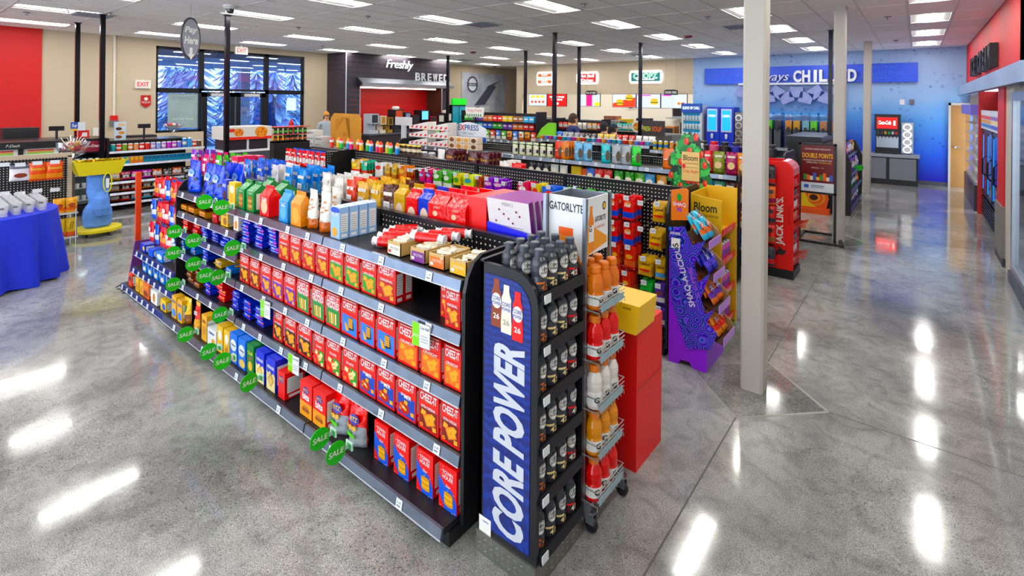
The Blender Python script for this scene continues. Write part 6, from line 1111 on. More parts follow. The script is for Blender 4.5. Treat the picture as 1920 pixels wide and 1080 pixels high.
# ---------------- peg rack behind the table ----------------
K=thing('peg_rack','pegboard rack with beige frame and hanging candy behind the blue table','rack',(0,0,0)); xk=-9.5; FB=mat('#a89a88',.5,0,.1,20); y0,y1=.7,1.73
MB().box(xk-.02,y0,.25,xk,y1,1.2,PEGY).build('pegboard',K).rotation_euler=(0,0,0)
for a in ((xk-.03,y0,1.18,xk+.02,y1+.04,1.24),(xk-.03,y1-.01,.15,xk+.02,y1+.04,1.2)): MB().box(*a,FB).build('frame_bar',K)
rs=bag('candy_bag',.185,.25,.07,F('#ea6212'),[(.12,.32,F('#d88a3a'))],bt("Reese's",'#f6d21c',.6,.16),hang=True,seed=201); gbm=bag('candy_bag',.22,.22,.05,F('#5a5c6a'),[(.0,.7,F('#d8d4dc'))],bt('','#fff',blob=('#7a3a2a',.35,.3,.14)),hang=True,seed=202)
for j,(u,dz) in enumerate(((70,0),(102,0))): prod('candy_bag',rs,'large orange candy bag','bag','pegboard rack behind the table',(xk+.08,PX(u,330,xk+.08).y,.88),R(90))
prod('candy_bag',gbm,'grey and white candy pouch','bag','pegboard rack behind the table',(xk+.08,PX(38,330,xk+.08).y,.9),R(90))
for u,v in ((8,308),(38,308),(70,305),(103,303),(38,362),(70,357),(103,355),(8,362)): q=PX(u,v,xk+.2); h=MB().tube([(xk,q.y,q.z),(xk+.2,q.y,q.z)],.004,STEEL,4).build('peg_hook',K); MB().box(xk+.2,q.y-.05,q.z-.03,xk+.204,q.y+.05,q.z+.02,TAGW).build('price_tag',h)
E2=thing('low_rack','low white wire shelf of yellow bags beside the peg rack','rack',(0,0,0))
for z in (.12,.45): MB().box(-9.4,1.5,z-.015,-9.05,1.76,z,mat('#c8ccd0',.4,.4)).build('shelf',E2)
for x,y in ((-9.07,1.52),(-9.07,1.74),(-9.38,1.74),(-9.38,1.52)): MB().tube([(x,y,0),(x,y,.5)],.008,STEEL).build('post',E2)
yb2=bag('snack_pouch',.13,.2,.07,F('#eeb01c'),[(.1,.4,F('#c8641c'))],bt('','#fff',blob=('#8a3a1a',.5,.3,.14)),seed=203); yb3=bag('snack_pouch',.13,.25,.07,F('#f0c81c'),[(0,.3,F('#e86a1c'))],bt('','#fff',more=lambda mb,w,h:[mb.poly((0,0,h*.35),[(-w*.2+w*.2*i,0),(-w*.16+w*.2*i,0),(w*.02+w*.15*i,h*.45),(-w*.04+w*.15*i,h*.45)],C('#2a2a1c'),eps=.001) for i in range(2)]),seed=204)
for j in range(2): prod('snack_pouch',yb2,'yellow and orange snack pouch','bag','upper shelf of the low wire rack',(-9.13,1.57+.13*j,.45),R(90)); prod('snack_pouch',yb3,'yellow grass-print snack pouch','bag','lower shelf of the low wire rack',(-9.13,1.57+.13*j,.12),R(90))
# twisted post with bowl of lollipops
B=thing('lollipop_stand','clear bowl of wrapped lollipops on a twisted metal post','bowl',(-9.95,1.86,0)); MB().tube([(0,0,0),(0,0,1.12)],.028,mat('#8a8478',.3,.8,.4,60),8).build('post',B); MB().lathe([(.05,1.12),(.14,1.17),(.2,1.28),(.205,1.36),(.2,1.36),(.195,1.29),(.13,1.19),(.001,1.16)],18,mat('#dfe6ec',.05,0,0,trans=.9)).build('bowl',B,smooth=True)
rr=random.Random(8)
for i in range(46):
    a=rr.uniform(0,6.28); r_=.15*math.sqrt(rr.random()); c=('#d8302a','#f0ead8','#e8b43a','#c83a5a','#e07a2a')[i%5]; z=1.24+.12*rr.random(); lp=MB().lathe([(.001,-.02),(.018,-.01),(.018,.012),(.001,.02)],7,C(c)).build('lollipop',B,(r_*math.cos(a),r_*math.sin(a),z))
    if i<26: MB().tube([(0,0,0),(.06*math.cos(a),.06*math.sin(a),.1)],.005,WHT,4).build('stick',lp)
# blue figure display with yellow bin
Q=thing('candy_bin_display','lumpy blue foam display figure on a yellow base carrying a yellow bin','display',(-9.52,2.07,0))
b=MB().lathe([(.001,.06),(.29,.06),(.295,.07),(.295,.10),(.29,.11),(.001,.11)],28,mat('#e0cf2a',.5)); b.v=[(a*.9,c*1.0,d) for a,c,d in b.v]; b.build('base_disc',Q)
for a in (0.5,2.2,3.9,5.4): w=MB().lathe([(.001,-.012),(.035,-.012),(.035,.012),(.001,.012)],10,BLK2); w.v=[(.2*math.cos(a)+x,.2*math.sin(a)+z,.035+y) for x,y,z in w.v]; w.build('caster',Q)
pr_=[(.001,.11),(.12,.11),(.15,.14),(.155,.2),(.17,.28),(.175,.36),(.16,.42),(.13,.47),(.125,.52),(.14,.58),(.145,.64),(.13,.70),(.12,.76),(.12,.84),(.11,.9),(.001,.9)]
f=MB().lathe(pr_,20,mat('#6a94dc',.8,0,.3,12,.5,50)); f.v=[(a*.72+.03*math.exp(-((d-.5)/.12)**2),c*(1+.12*math.sin(d*9)),d) for a,c,d in f.v]; f.build('foam_body',Q,smooth=True)
f=MB().lathe([(.001,.28),(.09,.30),(.11,.4),(.10,.55),(.07,.63),(.001,.66)],14,mat('#6a94dc',.8,0,.3,12,.5,50),c=(.09,.02,0)); f.build('foam_bulge',Q,smooth=True)
YBN=mat('#f0de14',.45,0,.04); bn=MB(); 
v=[(-.15,-.24,.9),(.15,-.24,.9),(.15,.24,.9),(-.15,.24,.9),(-.2,-.3,1.1),(.2,-.3,1.1),(.2,.3,1.1),(-.2,.3,1.1)]
bn.add(v,[(0,3,2,1),(0,1,5,4),(1,2,6,5),(2,3,7,6),(3,0,4,7)],YBN); bn.add([(a*.97,c*.97,d) for a,c,d in v],[(1,2,3,0),(4,5,1,0),(5,6,2,1),(6,7,3,2),(7,4,0,3)],YBN); bn=bn.build('yellow_bin',Q); 
for i in range(9): prod('candy_pack',bag('candy_pack',.12,.1,.05,F(('#f0d21c','#e8c81c','#f0a01c')[i%3]),hang=True,seed=i),'yellow candy pack','bag','heaped in the yellow bin',(-9.52+rr.uniform(-.1,.1),2.07-.22+.055*i,1.06),rr.uniform(0,3),R(60))
t=MB(); t.tube([(.17,.08+.05*math.cos(a),.78+.14*math.sin(a)) for a in [i*.4 for i in range(16)]],.008,C('#c8c81c'),5,close=True); t.box(.168,.06,.7,.172,.1,.84,WHT); t.build('hang_tag',Q)
# ---------------- checkout counter ----------------
K=thing('checkout_counter','long black checkout counter with merchandise shelves','counter',(0,0,0)); xc=-11.2
MB().box(-12.0,-1.0,.0,xc-.3,3.9,1.22,BLK).build('carcass',K); MB().box(-12.1,-1.0,1.25,xc-.31,2.55,1.31,BLK2).build('counter_top',K); MB().box(-12.1,2.55,1.2,xc-.25,3.95,1.24,BLK2).build('counter_top',K); MB().box(xc-.29,2.55,0,xc+.02,2.59,1.31,BLK2).build('end_panel',K)
# open energy drink cooler
C1=thing('can_cooler','black open-front can cooler with rainbow striped header','cooler',(0,0,0)); MB().box(xc-.25,-.6,0,xc+.5,1.95,.84,BLK2).build('lower_case',C1); MB().box(xc-.28,-.6,.84,xc-.2,1.95,1.25,mat('#dfe6ea',.4)).build('back',C1); MB().box(xc-.29,-.6,1.2,xc+.1,1.95,1.31,BLK).build('top_case',C1); MB().text('7-Dash',(xc+.1,1.35,1.235),.04,WHT,(0,1,0),shear=.3).build('case_lettering',C1)
for a,b in ((1.0,1.42),(1.48,1.9)):
    h=MB().box(xc+.0,a,1.07,xc+.02,b,1.2,C('#e8e8e4')).build('striped_header',C1); [MB().box(xc+.02,a+.05,1.08+.025*i,xc+.022,b-.05,1.1+.025*i,C(c)).build('stripe',h) for i,c in enumerate(('#3fa8d8','#7ac03a','#f0b41c','#e0421c'))]
MB().box(xc-.0,1.42,.84,xc+.05,1.48,1.25,BLK).build('divider',C1); MB().box(xc+.45,-.6,.84,xc+.5,1.95,.9,FB).build('front_ledge',C1)
for i in range(11): prod('energy_can',can('energy_can',.033,.16,('#1c2a1c','#2a3a2a','#16204a','#1c2a5a','#a84ab0','#d88a5a','#b84a6a','#2a4ab0','#e88a2a','#4a6a8a','#c8d0d8')[i],band=('#4ac02a','#d8302a','#c8d0e8','#8ab0e0','#e0b0e0','#e0d0b0','#f0f0f0','#d83a2a','#f0c83a','#d83a2a','#e05a3a')[i]),'energy drink can','can','open cooler at the checkout',(xc+.12,.98+.085*i,.9))
# ice cream freezer
Z=thing('ice_cream_freezer','glass-door ice cream freezer with dark red header at the checkout','freezer',(0,0,0)); za=2.06; zb=2.53
MB().box(xc-.29,za,0,xc-.05,zb,1.31,BLK2).build('cabinet',Z); h=MB().box(xc-.04,za+.02,1.09,xc+.02,zb,1.27,C('#7a1f34')).build('header',Z); MB().text('Haagen-Dazs',(xc+.02,za+.24,1.155),.06,C('#f4ece8'),(0,1,0),mw=.4,bold=.02).build('header_lettering',h)
MB().box(xc-.06,za+.04,.2,xc-.05,zb-.04,1.06,mat('#9fc9e0',.15,0,.1,5)).build('interior',Z)
for kz in range(4):
    s=MB().box(xc-.05,za+.04,.25+.21*kz,xc,zb-.04,.265+.21*kz,WHT).build('shelf',Z)
    for j in range(4): MB().lathe([(.001,0),(.03,0),(.036,.08),(.001,.085)],8,C(('#f2f2f0','#e8eef4','#d8302a','#2a5ac0')[(j if kz<1 else 0) if kz==0 else j%2]),c=(xc-.02,za+.1+.09*j,.265+.21*kz)).build('ice_cream_tub',s)
MB().box(xc+.0,za+.04,.2,xc+.004,zb-.04,1.06,mat('#cfe6f2',.04,0,0,trans=.95)).build('glass_door',Z)
for j in range(4): MB().box(xc-.02,za,.02+.04*j,xc+.02,zb,.045+.04*j,BLK).build('grille_slat',Z)
# gum shelves
S=thing('gum_shelving','stepped impulse candy shelves on the checkout front','shelving',(0,0,0)); sy0,sy1=2.6,4.15
def yshelf(par,z,x,rail=RAIL,d=.22):
    s=MB().box(x-d,sy0,z-.015,x,sy1,z,BLK).build('shelf',par); MB().prism([(x,z+.005),(x+.015,z-.035),(x,z-.035)],1,sy0,sy1,mat('#b8bcc8',.3,.4)).build('price_rail',s)
    for j in range(7): MB().box(x+.006,sy0+.1+.2*j,z-.03,x+.012,sy0+.15+.2*j,z-.0,TAGW).build('price_tag',s)
for z,x in ((1.06,xc-.05),(.83,xc),(.52,xc+.03),(.32,xc+.03),(.14,xc+.03)): yshelf(S,z,x)
cols=['#3a9aa0','#e0482a','#7a9a3a','#e08a5a','#e09a6a','#e0302a','#e0402a','#9a86c8','#8a9ad0','#a88ac8','#b83ab0','#b84ac0','#6a6ac8','#2a78c0','#2a88c8','#d84a2a','#5a3a2a']
for i,c in enumerate(cols): prod('gum_tub',can('gum_tub',.04,.13 if i not in (13,14) else .19,c,'#d8d8dc','#f0e8e0' if i%2 else c),'upright gum tub','gum tub','top checkout candy shelf',(xc-.12,sy0+.07+.088*i,1.06))
for i in range(22):
    c=('#3aa0b0','#58a8a0','#3aa0b0','#2a9ab0','#ee8a1c','#ee8a1c','#ee8a1c')[i] if i<7 else '#2a7a9a'; q=MB().box(-.04,-.032,0,.04,.032,.12,C(c),top=C('#e6e6e6')); q.rect((.04,-.032,0),.01,.06,.054,.11,C('#1c4a7a' if i>=7 else '#f0c05a'),(0,1,0)); prod('gum_box',q.mesh('gum_box'),'small gum carton','gum','second checkout candy shelf',(xc-.06,sy0+.06+.069*i,.83))
for kz,(z,n_) in enumerate(((.52,9),(.32,9),(.14,9))):
    for i in range(n_):
        c=(('#e0a42a','#d85a7a','#c83aa0','#c84ab8','#e0641c','#3a2a24','#e0641c','#2a2420','#d8501c'),('#b88a6a','#c8503a','#c84a2a','#e08a2a','#4ab0d8','#3a2420','#7a4ab0','#4aa04a','#c8c8c8'),('#7a2a1c','#c83a2a','#4aa0d0','#5ab8d8','#c83a2a','#e0842a','#7a4ab0','#3aa84a','#c82a2a'))[kz][i]
        prod('candy_bag',bag('candy_bag',.16,.15,.08,F(c),[(.3,.6,F('#3a1c14' if i%2 else '#f0e0d0'))],hang=True,seed=210+kz*10+i),'crinkled candy bag','bag',f'{("third","fourth","lowest")[kz]} checkout candy shelf',(xc-.1,sy0+.1+.165*i,z+.012),R(90+random.uniform(-6,6)),R(-12))
# things on the checkout
def at(x,u,v): return PX(u,v,x)
q=at(-11.6,146,240); s=thing('price_sign','small blue and white 5 cent sign on the checkout','sign',(q.x,q.y,1.31)); b=MB().box(0,-.1,.13,.01,.0,.28,C('#1f4a9a')).box(0,.0,.13,.01,.1,.28,C('#e6ebf2')).box(.01,-.1,.13,.012,0,.165,C('#f0c02a')).build('sign_panel',s); MB().text('5¢',(.012,-.05,.18),.07,WHT,(0,1,0),bold=.02).build('sign_lettering',b); MB().tube([(0,0,0),(0,0,.13)],.006,STEEL).build('stem',s)
q=at(-11.7,155,253); tag(MB().box(-.06,-.08,0,.06,.08,.13,C('#d83a24')).box(.061,-.02,.02,.063,.05,.09,WHT).build('gift_card_stand',None,(q.x,q.y,1.31)),'small red card stand beside the 5 cent sign','card stand')
for k_,(u,lb) in enumerate(((106,'left'),(270,'right'))):
    q=at(-11.8,u,245); m=thing('card_terminal',f'{lb} customer display on a stalk at the checkout','card terminal',(q.x,q.y,1.24)); MB().tube([(0,0,0),(0,0,.2)],.02,BLK2).build('stalk',m); MB().box(-.02,-.1,.2,.03,.1,.28,BLK2).build('display_head',m)
for k_,(u0,u1,v,lb) in enumerate(((5,74,241,'black back-counter screen before the red wall'),(236,294,255,'dark register housing by the gum shelves'))):
    a=at(-12.3,u0,v); b_=at(-12.3,u1,v); m=thing('register_unit',lb,'register',(0,0,0)); MB().box(-12.6,a.y,0,-12.3,b_.y,a.z,mat('#14141a',.5)).build('housing',m); MB().box(-12.29,a.y+.03,1.12,-12.285,b_.y-.03,a.z-.05,BLK).build('face_panel',m)
q=at(-11.6,225,245); m=thing('counter_card','tall donut picture card standing on the checkout','card',(q.x,q.y,1.24)); b=MB().box(0,-.09,0,.01,.09,.34,C('#cfe0ee')).build('card_board',m); t=MB()
for i in range(4): t.ell((.011,-.02+.04*(i%2),.06+.075*i),.05,.03,C(('#7a3a24','#c88a4a','#4a2a1c','#d8b88a')[i]),(0,1,0),n=10)
t.build('donut_print',b)
m=thing('candy_bowl','clear pedestal bowl of wrapped sweets on the checkout end','bowl',(-11.75,3.75,1.242)); MB().lathe([(.08,0),(.02,.02),(.02,.1),(.1,.14),(.2,.24),(.195,.245),(.09,.16),(.001,.13)],16,mat('#dfe6ec',.05,0,0,trans=.9)).build('bowl',m,smooth=True)
for i in range(22): a=rr.uniform(0,6.28); r_=.14*math.sqrt(rr.random()); MB().lathe([(.001,-.02),(.025,0),(.001,.02)],6,C(('#d8302a','#e8e8e8','#3a5ac0','#c86a3a')[i%4])).build('sweet',m,(r_*math.cos(a),r_*math.sin(a),.22+.05*rr.random()))
# pizza box warmer
m=thing('pizza_warmer','white pizza slice warmer with orange pizza banner','food warmer',(0,0,0)); a=PX(422,240,-9.6); b_=PX(506,240,-9.6); y0,y1=a.y,b_.y; WC=C('#d6d6da')
MB().box(-10.1,y0,.0,-9.6,y1,1.06,mat('#3a3a44',.5)).build('cabinet',m); MB().box(-10.1,y0,1.06,-9.6,y1,1.10,WC).build('deck',m)
for y in (y0+.015,y1-.015,(y0+y1)/2): MB().box(-9.63,y-.015,1.1,-9.6,y+.015,1.3,WC).build('post',m)
MB().box(-10.1,y0+.03,1.1,-9.64,y1-.03,1.29,mat('#241c24',.4)).build('interior',m); h=MB().box(-10.12,y0-.02,1.29,-9.56,y1+.02,1.52,C('#c9c4be')).build('banner',m); t=MB(); o=(-9.56,y0,1.29)
t.rect(o,-.02,0,y1-y0+.02,.05,C('#d8421c'),(0,1,0)); t.rect(o,0,.14,.15,.2,C('#d8421c'),(0,1,0)); 
for cy,r_ in ((.22,.085),(.62,.12)):
    t.ell((-9.56,y0+cy,1.29+.13),r_,r_*.85,C('#d8902a'),(0,1,0),n=16); [t.ell((-9.56,y0+cy+r_*.6*math.cos(j*1.3),1.42+r_*.5*math.sin(j*2.1)),.015,.013,C('#b8301c'),(0,1,0),eps=.002,n=7) for j in range(7)]
t.text('HOT PIZZA',(-9.56,y0+.4,1.47),.03,C('#f4e8dc'),(0,1,0)); t.build('banner_print',h)
m=thing('wet_floor_sign','yellow caution wet floor sign by the entrance wall','floor sign',(0,0,0)); a=PX(524,255,-14.2); zt_=a.z; b=MB().prism([(a.y-.14,.0),(a.y+.16,0),(a.y+.12,zt_),(a.y-.1,zt_)],0,-14.22,-14.2,C('#eec21c')).build('front_board',m); MB().prism([(a.y-.14,.0),(a.y+.16,0),(a.y+.12,zt_),(a.y-.1,zt_)],0,-14.4,-14.38,C('#eec21c')).build('rear_board',m); t=MB(); t.text('CAUTION',(-14.2,a.y+.01,zt_-.26),.05,C('#1c1c1c'),(0,1,0),mw=.18); t.poly((-14.2,a.y+.01,zt_-.45),[(-.09,0),(.09,0),(0,.15)],C('#1c1c1c'),(0,1,0)); t.poly((-14.2,a.y+.01,zt_-.44),[(-.05,.01),(.05,.01),(0,.1)],C('#eec21c'),(0,1,0),eps=.002); t.build('sign_print',b)
m=thing('extinguisher_cabinet','white wall cabinet holding a red fire extinguisher','extinguisher cabinet',(0,0,0)); a=PX(543,252,XL); MB().box(XL,a.y-.22,.9,XL+.03,a.y+.2,a.z,WHT).build('back_plate',m)
for c_ in ((a.y-.22,.9,a.y-.17,a.z),(a.y+.15,.9,a.y+.2,a.z),(a.y-.22,.9,a.y+.2,.96),(a.y-.22,a.z-.06,a.y+.2,a.z)): MB().box(XL+.03,c_[0],c_[1],XL+.14,c_[2],c_[3],WHT).build('frame',m)
MB().lathe([(.001,1.0),(.07,1.0),(.07,1.32),(.03,1.38),(.03,1.42),(.001,1.42)],12,C('#c0201c'),c=(XL+.09,a.y,0)).build('extinguisher',m,smooth=True)
# ---------------- mid floor: cardboard back, packs, signs ----------------
q=thing('cardboard_display','back of a kraft cardboard display with folded easel','display',(0,0,0)); y=6.9; a=PY(620,215,y); b=PY(677,215,y); KR=mat('#b98648',.8,0,.12,25,.2,120); zt=PY(650,213,y).z
MB().prism([(a.x,.9),(b.x,.9),(b.x,zt-.1),(b.x-.12,zt),(a.x+.15,zt),(a.x,zt-.12)],1,y,y+.012,KR).build('backing_sheet',q); cx=(a.x+b.x)/2
for s in (-1,1): MB().add([(cx+s*.02,y-.25,1.0),(cx+s*.2,y,1.0),(cx+s*.17,y,zt-.1),(cx+s*.02,y-.02,zt-.1),(cx+s*.02,y-.25,1.3)],[(0,1,2,3,4),(4,3,2,1,0)],KR).build('easel_wing',q)
MB().box(cx-.02,y-.26,1.0,cx+.02,y-.0,zt-.12,KR).build('easel_spine',q); MB().box(cx-.16,y-.12,1.2,cx+.16,y-.1,1.27,KR).build('easel_tab',q)
for i in range(3):
    for j in range(2):
        k=MB().box(0,0,0,.34,.25,.13,C('#d4d4d2')); k.rect((0,0,0),.03,.05,.31,.09,C('#9a9a9a')); prod('drink_case',k.mesh('drink_case'),'white shrink-wrapped drink case','case','stack beside the cardboard display',(PY(592,270,6.6).x-.35+.37*j,6.55,.88+.135*i) ) if not(i==2 and j==1) else None
MB_=MB().box(PY(588,285,6.6).x-.45,6.5,0,PY(588,285,6.6).x+.5,6.88,.88,BLK); tag(MB_.build('stock_plinth'),'black plinth under the white drink cases','plinth')
rk=thing('energy_rack','small rack of green and black energy bottles by the entrance','rack',(0,0,0)); x0=PX(548,275,-10.6); 
MB().box(-10.9,5.2,0,-10.5,6.0,1.12,BLK).build('rack_body',rk)
for z in (1.12,1.28,1.44): MB().box(-10.85,5.2,z-.012,-10.5,6.0,z,C('#b8402a')).build('shelf',rk)
for kz,z in enumerate((1.12,1.28)):
    for i in range(7): prod('energy_bottle',can('energy_bottle',.035,.13,'#1c241c','#2a8a3a','#4ab02a' if kz else '#d8641c'),'black and green energy bottle','bottle',f'{("lower","upper")[kz]} shelf of the entrance rack',(-10.58,5.27+.11*i,z))
rb=F('#c83028')
for i in range(9): prod('snack_box',cbx('snack_box',.14,.1,.12,('#c83028','#d83a2a','#2a5ac0')[i%3],None,nut=False),'small red snack carton','box','entrance end of second gondola',(-7.2+.15*(i%5),4.62+.13*(i//5),1.031)) 
tag(MB().box(-7.7,3.95,0,-6.45,4.9,1.03,BLK).build('stock_plinth'),'black plinth at the entrance end of the second gondola','plinth')
tag(MB().box(-7.35,4.22,1.03,-6.45,4.45,1.315,PEG).build('counter_riser'),'black perforated riser under the candy toy tubes','riser')
for r_,(c,c2,dsc) in enumerate((('#c8282c','#f0e8e0','red and white snack pouch'),('#2a62c8','#e8ecf4','blue and white snack pouch'))):
    me=bag('snack_pouch',.15,.24,.07,F(c),[(.2,.5,F(c2))],seed=320+r_)
    for i in range(7): prod('snack_pouch',me,dsc,'bag','entrance end plinth',(-7.6+.165*i,4.0+.11*r_,1.031),R(random.uniform(-8,8)))
# express specials sign
s=thing('express_sign','white arched Express Specials sign with blue band','sign',(0,0,0)); y=6.54; a=PY(847,262,y).x; b=PY(912,262,y).x; z0=1.32; pts=[(a,z0),(b,z0),(b,1.55)]+[(a+(b-a)*(1-t),1.55+.11*math.sin(math.pi*t)) for t in (.15,.3,.5,.7,.85)]+[(a,1.55)]
bd=MB().prism(pts,1,y-.01,y,mat('#d2d6dc',.4)).build('sign_board',s); t=MB(); o=((a+b)/2,y-.01,z0); w_=(b-a)/2
t.rect(o,-w_,0,w_,.085,C('#1f4fb4')); t.text('EXPRESS',(o[0],y-.01,z0+.19),.1,C('#1f3a7a'),mw=.5,bold=.02); t.text('X',(o[0]-.14,y-.01,z0+.19),.1,C('#c8242a'),bold=.03,eps=.003); t.text('* SPECIALS *',(o[0],y-.01,z0+.115),.05,C('#3a4a6a'),mw=.42); t.text('Limited Time Only!',(o[0],y-.01,z0+.025),.045,WHT,mw=.36,bold=.01,eps=.002); t.build('sign_lettering',bd)
# wire racks of snacks in the middle distance
rr=random.Random(21)
def midrack(lab,x0,x1,y,zs,cols,nm,desc,h=.14,w=.13,head=None):
    R_=thing('snack_rack',lab,'rack',(0,0,0))
    for x in (x0,x1): MB().box(x-.015,y,0,x+.015,y+.4,zs[-1]+.25,BLK).build('upright',R_)
    MB().box(x0,y+.38,.1,x1,y+.4,zs[-1]+.2,BLK).build('back_panel',R_)
    pool=[]
    for c in cols:
        if nm=='snack_bag': pool.append(bag('snack_bag',w,h,.07,F(c),[(.3,.6,F('#f0e8dc'))],hang=True,seed=len(pool)))
        else: q=MB().box(-w/2,0,0,w/2,.1,h,C(c)); q.rect((0,0,0),-w*.35,h*.4,w*.35,h*.7,C('#f2ece0')); pool.append(q.mesh(nm))
    for k,z in enumerate(zs):
        s_=MB().box(x0,y,z-.015,x1,y+.4,z,BLK).build('shelf',R_); MB().box(x0,y-.012,z-.035,x1,y,z,RAILD).build('price_rail',s_)
        n=int((x1-x0-.05)/(w+.012))
        for i in range(n): prod(nm,pool[(i//2+k*3)%len(pool)],desc,'snack',f'{ordn(k)} shelf up, {head}',(x0+.04+w/2+(w+.012)*i,y+.06,z),R(rr.uniform(-5,5)))
    return R_
BR=('#2a5ac0','#3a9a3a','#6a3a9a','#e0782a','#d83a3a','#e8c83a','#8a5a3a','#4aa0d0')
midrack('wire rack of colourful snack cakes behind the express sign',-9.3,-6.9,9.55,(.95,1.15,1.35,1.53),BR,'snack_cake','boxed snack cake',.13,.15,'snack cake rack')
midrack('black rack of red candy bags beside the kitchen aisle',-6.85,-5.6,10.3,(.95,1.15,1.38),('#c8202a','#b81c24','#d8a03a','#e0e0d8','#c89a5a'),'snack_bag','small red snack bag',.16,.12,'red bag rack')
s=thing('donut_sign','small white donut case sign with red script','sign',(0,0,0)); a=PY(875,212,9.5).x; b=PY(906,212,9.5).x; bd=MB().prism([(a,1.62),(b,1.62),(b+.05,1.86),(a-.05,1.86)],1,9.49,9.51,C('#ecebe6')).build('sign_board',s); t=MB(); t.text('Krispy Kreme',((a+b)/2,9.49,1.73),.09,C('#c0262a'),mw=.5,shear=.2); [t.rect(((a+b)/2,9.49,1.63),-.26+.075*i,0,-.22+.075*i,.06,C('#1c7a4a')) for i in range(7)]; t.build('sign_lettering',bd); MB().box((a+b)/2-.02,9.51,1.4,(a+b)/2+.02,9.53,1.7,BLK).build('sign_post',s)
# kiosk screens, sticks and red-white cartons
k=thing('tablet_kiosk','white tablet kiosk on a slim stand near the coffee niche','kiosk',(0,0,0)); y=8.6; a=PY(741,219,y); b=PY(770,249,y); hd=MB().box(a.x,y,b.z+.18,b.x,y+.05,a.z,C('#d2d4d8')).build('tablet',k); MB().box((a.x+b.x)/2-.08,y+.01,0,(a.x+b.x)/2+.08,y+.06,b.z+.2,C('#c4c8cc')).build('stand',k)
sc=MB().prism([(0,0),(.5,.0),(.5,.14),(0,.05)],1,0,.22,C('#e8e4e0')); 
for i in range(4): sc.poly((0,0,0),[(.05+.12*i,.02),(.1+.12*i,.02),(.13+.12*i,.06),(.08+.12*i,.06)],C('#c8242a'))
sc=sc.mesh('cracker_carton')
pl=tag(MB().box(-7.5,6.45,0,-7.45,6.5,.1,BLK).build('floor_stop'),'small black floor stop at the left end of third gondola','stop')
for i in range(6): prod('cracker_carton',sc,'red and white striped carton','carton','left end of the third gondola',(-7.45+.53*(i%2),6.25,1.21+.146*(i//2)),0)
for i in range(8): c=('#7a4a2e','#c88a4a','#e0b070','#5a3220')[i%4]; prod('pastry_box',cbx('pastry_box',.16,.14,.1,'#d8c8b4',art_lines('','#fff',[(.5,.5,.35,.35,c)]),nut=False),'small pastry box','box','top shelf left, third gondola',(-6.35+.17*(i%4),6.2,1.21+.105*(i//4)))
# ---------------- kitchen ----------------
def screen(lab,u0,u1,v0,v1,draw,base='#cdd6f0',e=.5):
    a=PY(u0,v0,YB-.02); b=PY(u1,v1,YB-.02); T=thing('menu_screen',lab,'screen',(a.x,YB-.05,b.z)); w_=b.x-a.x; h_=a.z-b.z; bd=MB().box(0,0,0,w_,.04,h_,BLK).build('bezel',T); t=MB(); t.rect((0,0,0),.015,.015,w_-.015,h_-.015,G(base,e)); draw(t,w_,h_); t.build('picture',bd)
def burger(t,cx,cz,s): t.ell((cx,0,cz+s*.35),s*.8,s*.4,G('#c8843a',.9),n=14,eps=.003); t.rect((cx,0,cz),-s*.85,-s*.02,s*.85,s*.12,G('#4a8a2a',.8),eps=.004); t.rect((cx,0,cz),-s*.8,-s*.2,s*.8,-s*.02,G('#6a3418',.8),eps=.004); t.ell((cx,0,cz-s*.32),s*.75,s*.2,G('#d89a4a',.9),n=14,eps=.003)
def lines(t,x0,x1,z0,n,c='#8a96c0'): [t.rect((0,0,0),x0,z0-.04*i,x1,z0-.04*i+.015,G(c,.9),eps=.003) for i in range(n)]
screen('menu screen with pizza pictures at the kitchen left',992,1026,176,199,lambda t,w,h:([t.ell((w*(.2+.2*i),0,h*.35),.06,.05,G('#b8442a',.9),n=12,eps=.003) for i in range(4)],[t.ell((w*(.25+.25*i),0,h*.78),.09,.06,G('#d8a04a',.9),n=12,eps=.003) for i in range(3)]))
screen('red Serving Those Who Serve screen',1027,1063,176,200,lambda t,w,h:(t.text('SERVING THOSE',(w/2,0,h*.68),h*.14,G('#fff',1),mw=w*.85,bold=.02,eps=.004),t.text('WHO SERVE',(w/2,0,h*.47),h*.14,G('#fff',1),mw=w*.7,bold=.02,eps=.004),t.rect((0,0,0),w*.4,h*.15,w*.6,h*.32,G('#f0d0d0',.9),eps=.004)),'#d81a1c',.5)
screen('menu screen with pink column beside the pick up sign',1089,1126,176,200,lambda t,w,h:(t.rect((0,0,0),w*.3,.02,w*.6,h*.95,G('#d8206a',.9),eps=.003),lines(t,w*.06,w*.26,h*.8,7),lines(t,w*.65,w*.92,h*.8,7),t.ell((w*.85,0,h*.2),.12,.08,G('#c8b43a',.9),n=12,eps=.004)))
screen('orange menu screen with two burgers',1149,1193,176,202,lambda t,w,h:(t.poly((0,0,0),[(.02,.02),(w-.02,.02),(w-.02,h*.75),(w*.5,h*.55),(.02,h*.3)],G('#d8461c',.9),eps=.002),burger(t,w*.32,h*.35,.17),burger(t,w*.72,h*.7,.17)))
screen('white menu screen with one burger behind the black pole',1194,1239,176,203,lambda t,w,h:(lines(t,w*.06,w*.45,h*.8,9),t.rect((0,0,0),w*.05,h*.85,w*.6,h*.93,G('#c04ac0',.8),eps=.003),burger(t,w*.75,h*.42,.17)))
screen('white menu screen right of the order here sign',1240,1289,176,204,lambda t,w,h:(lines(t,w*.06,w*.5,h*.8,9),t.rect((0,0,0),w*.05,h*.85,w*.4,h*.93,G('#c04ac0',.8),eps=.003),[t.ell((w*.7+.06*i,0,h*(.35+.1*(i%2))),.06,.05,G(('#c8622a','#e8d8b8','#8a3a1c')[i],.9),n=10,eps=.004) for i in range(3)]))
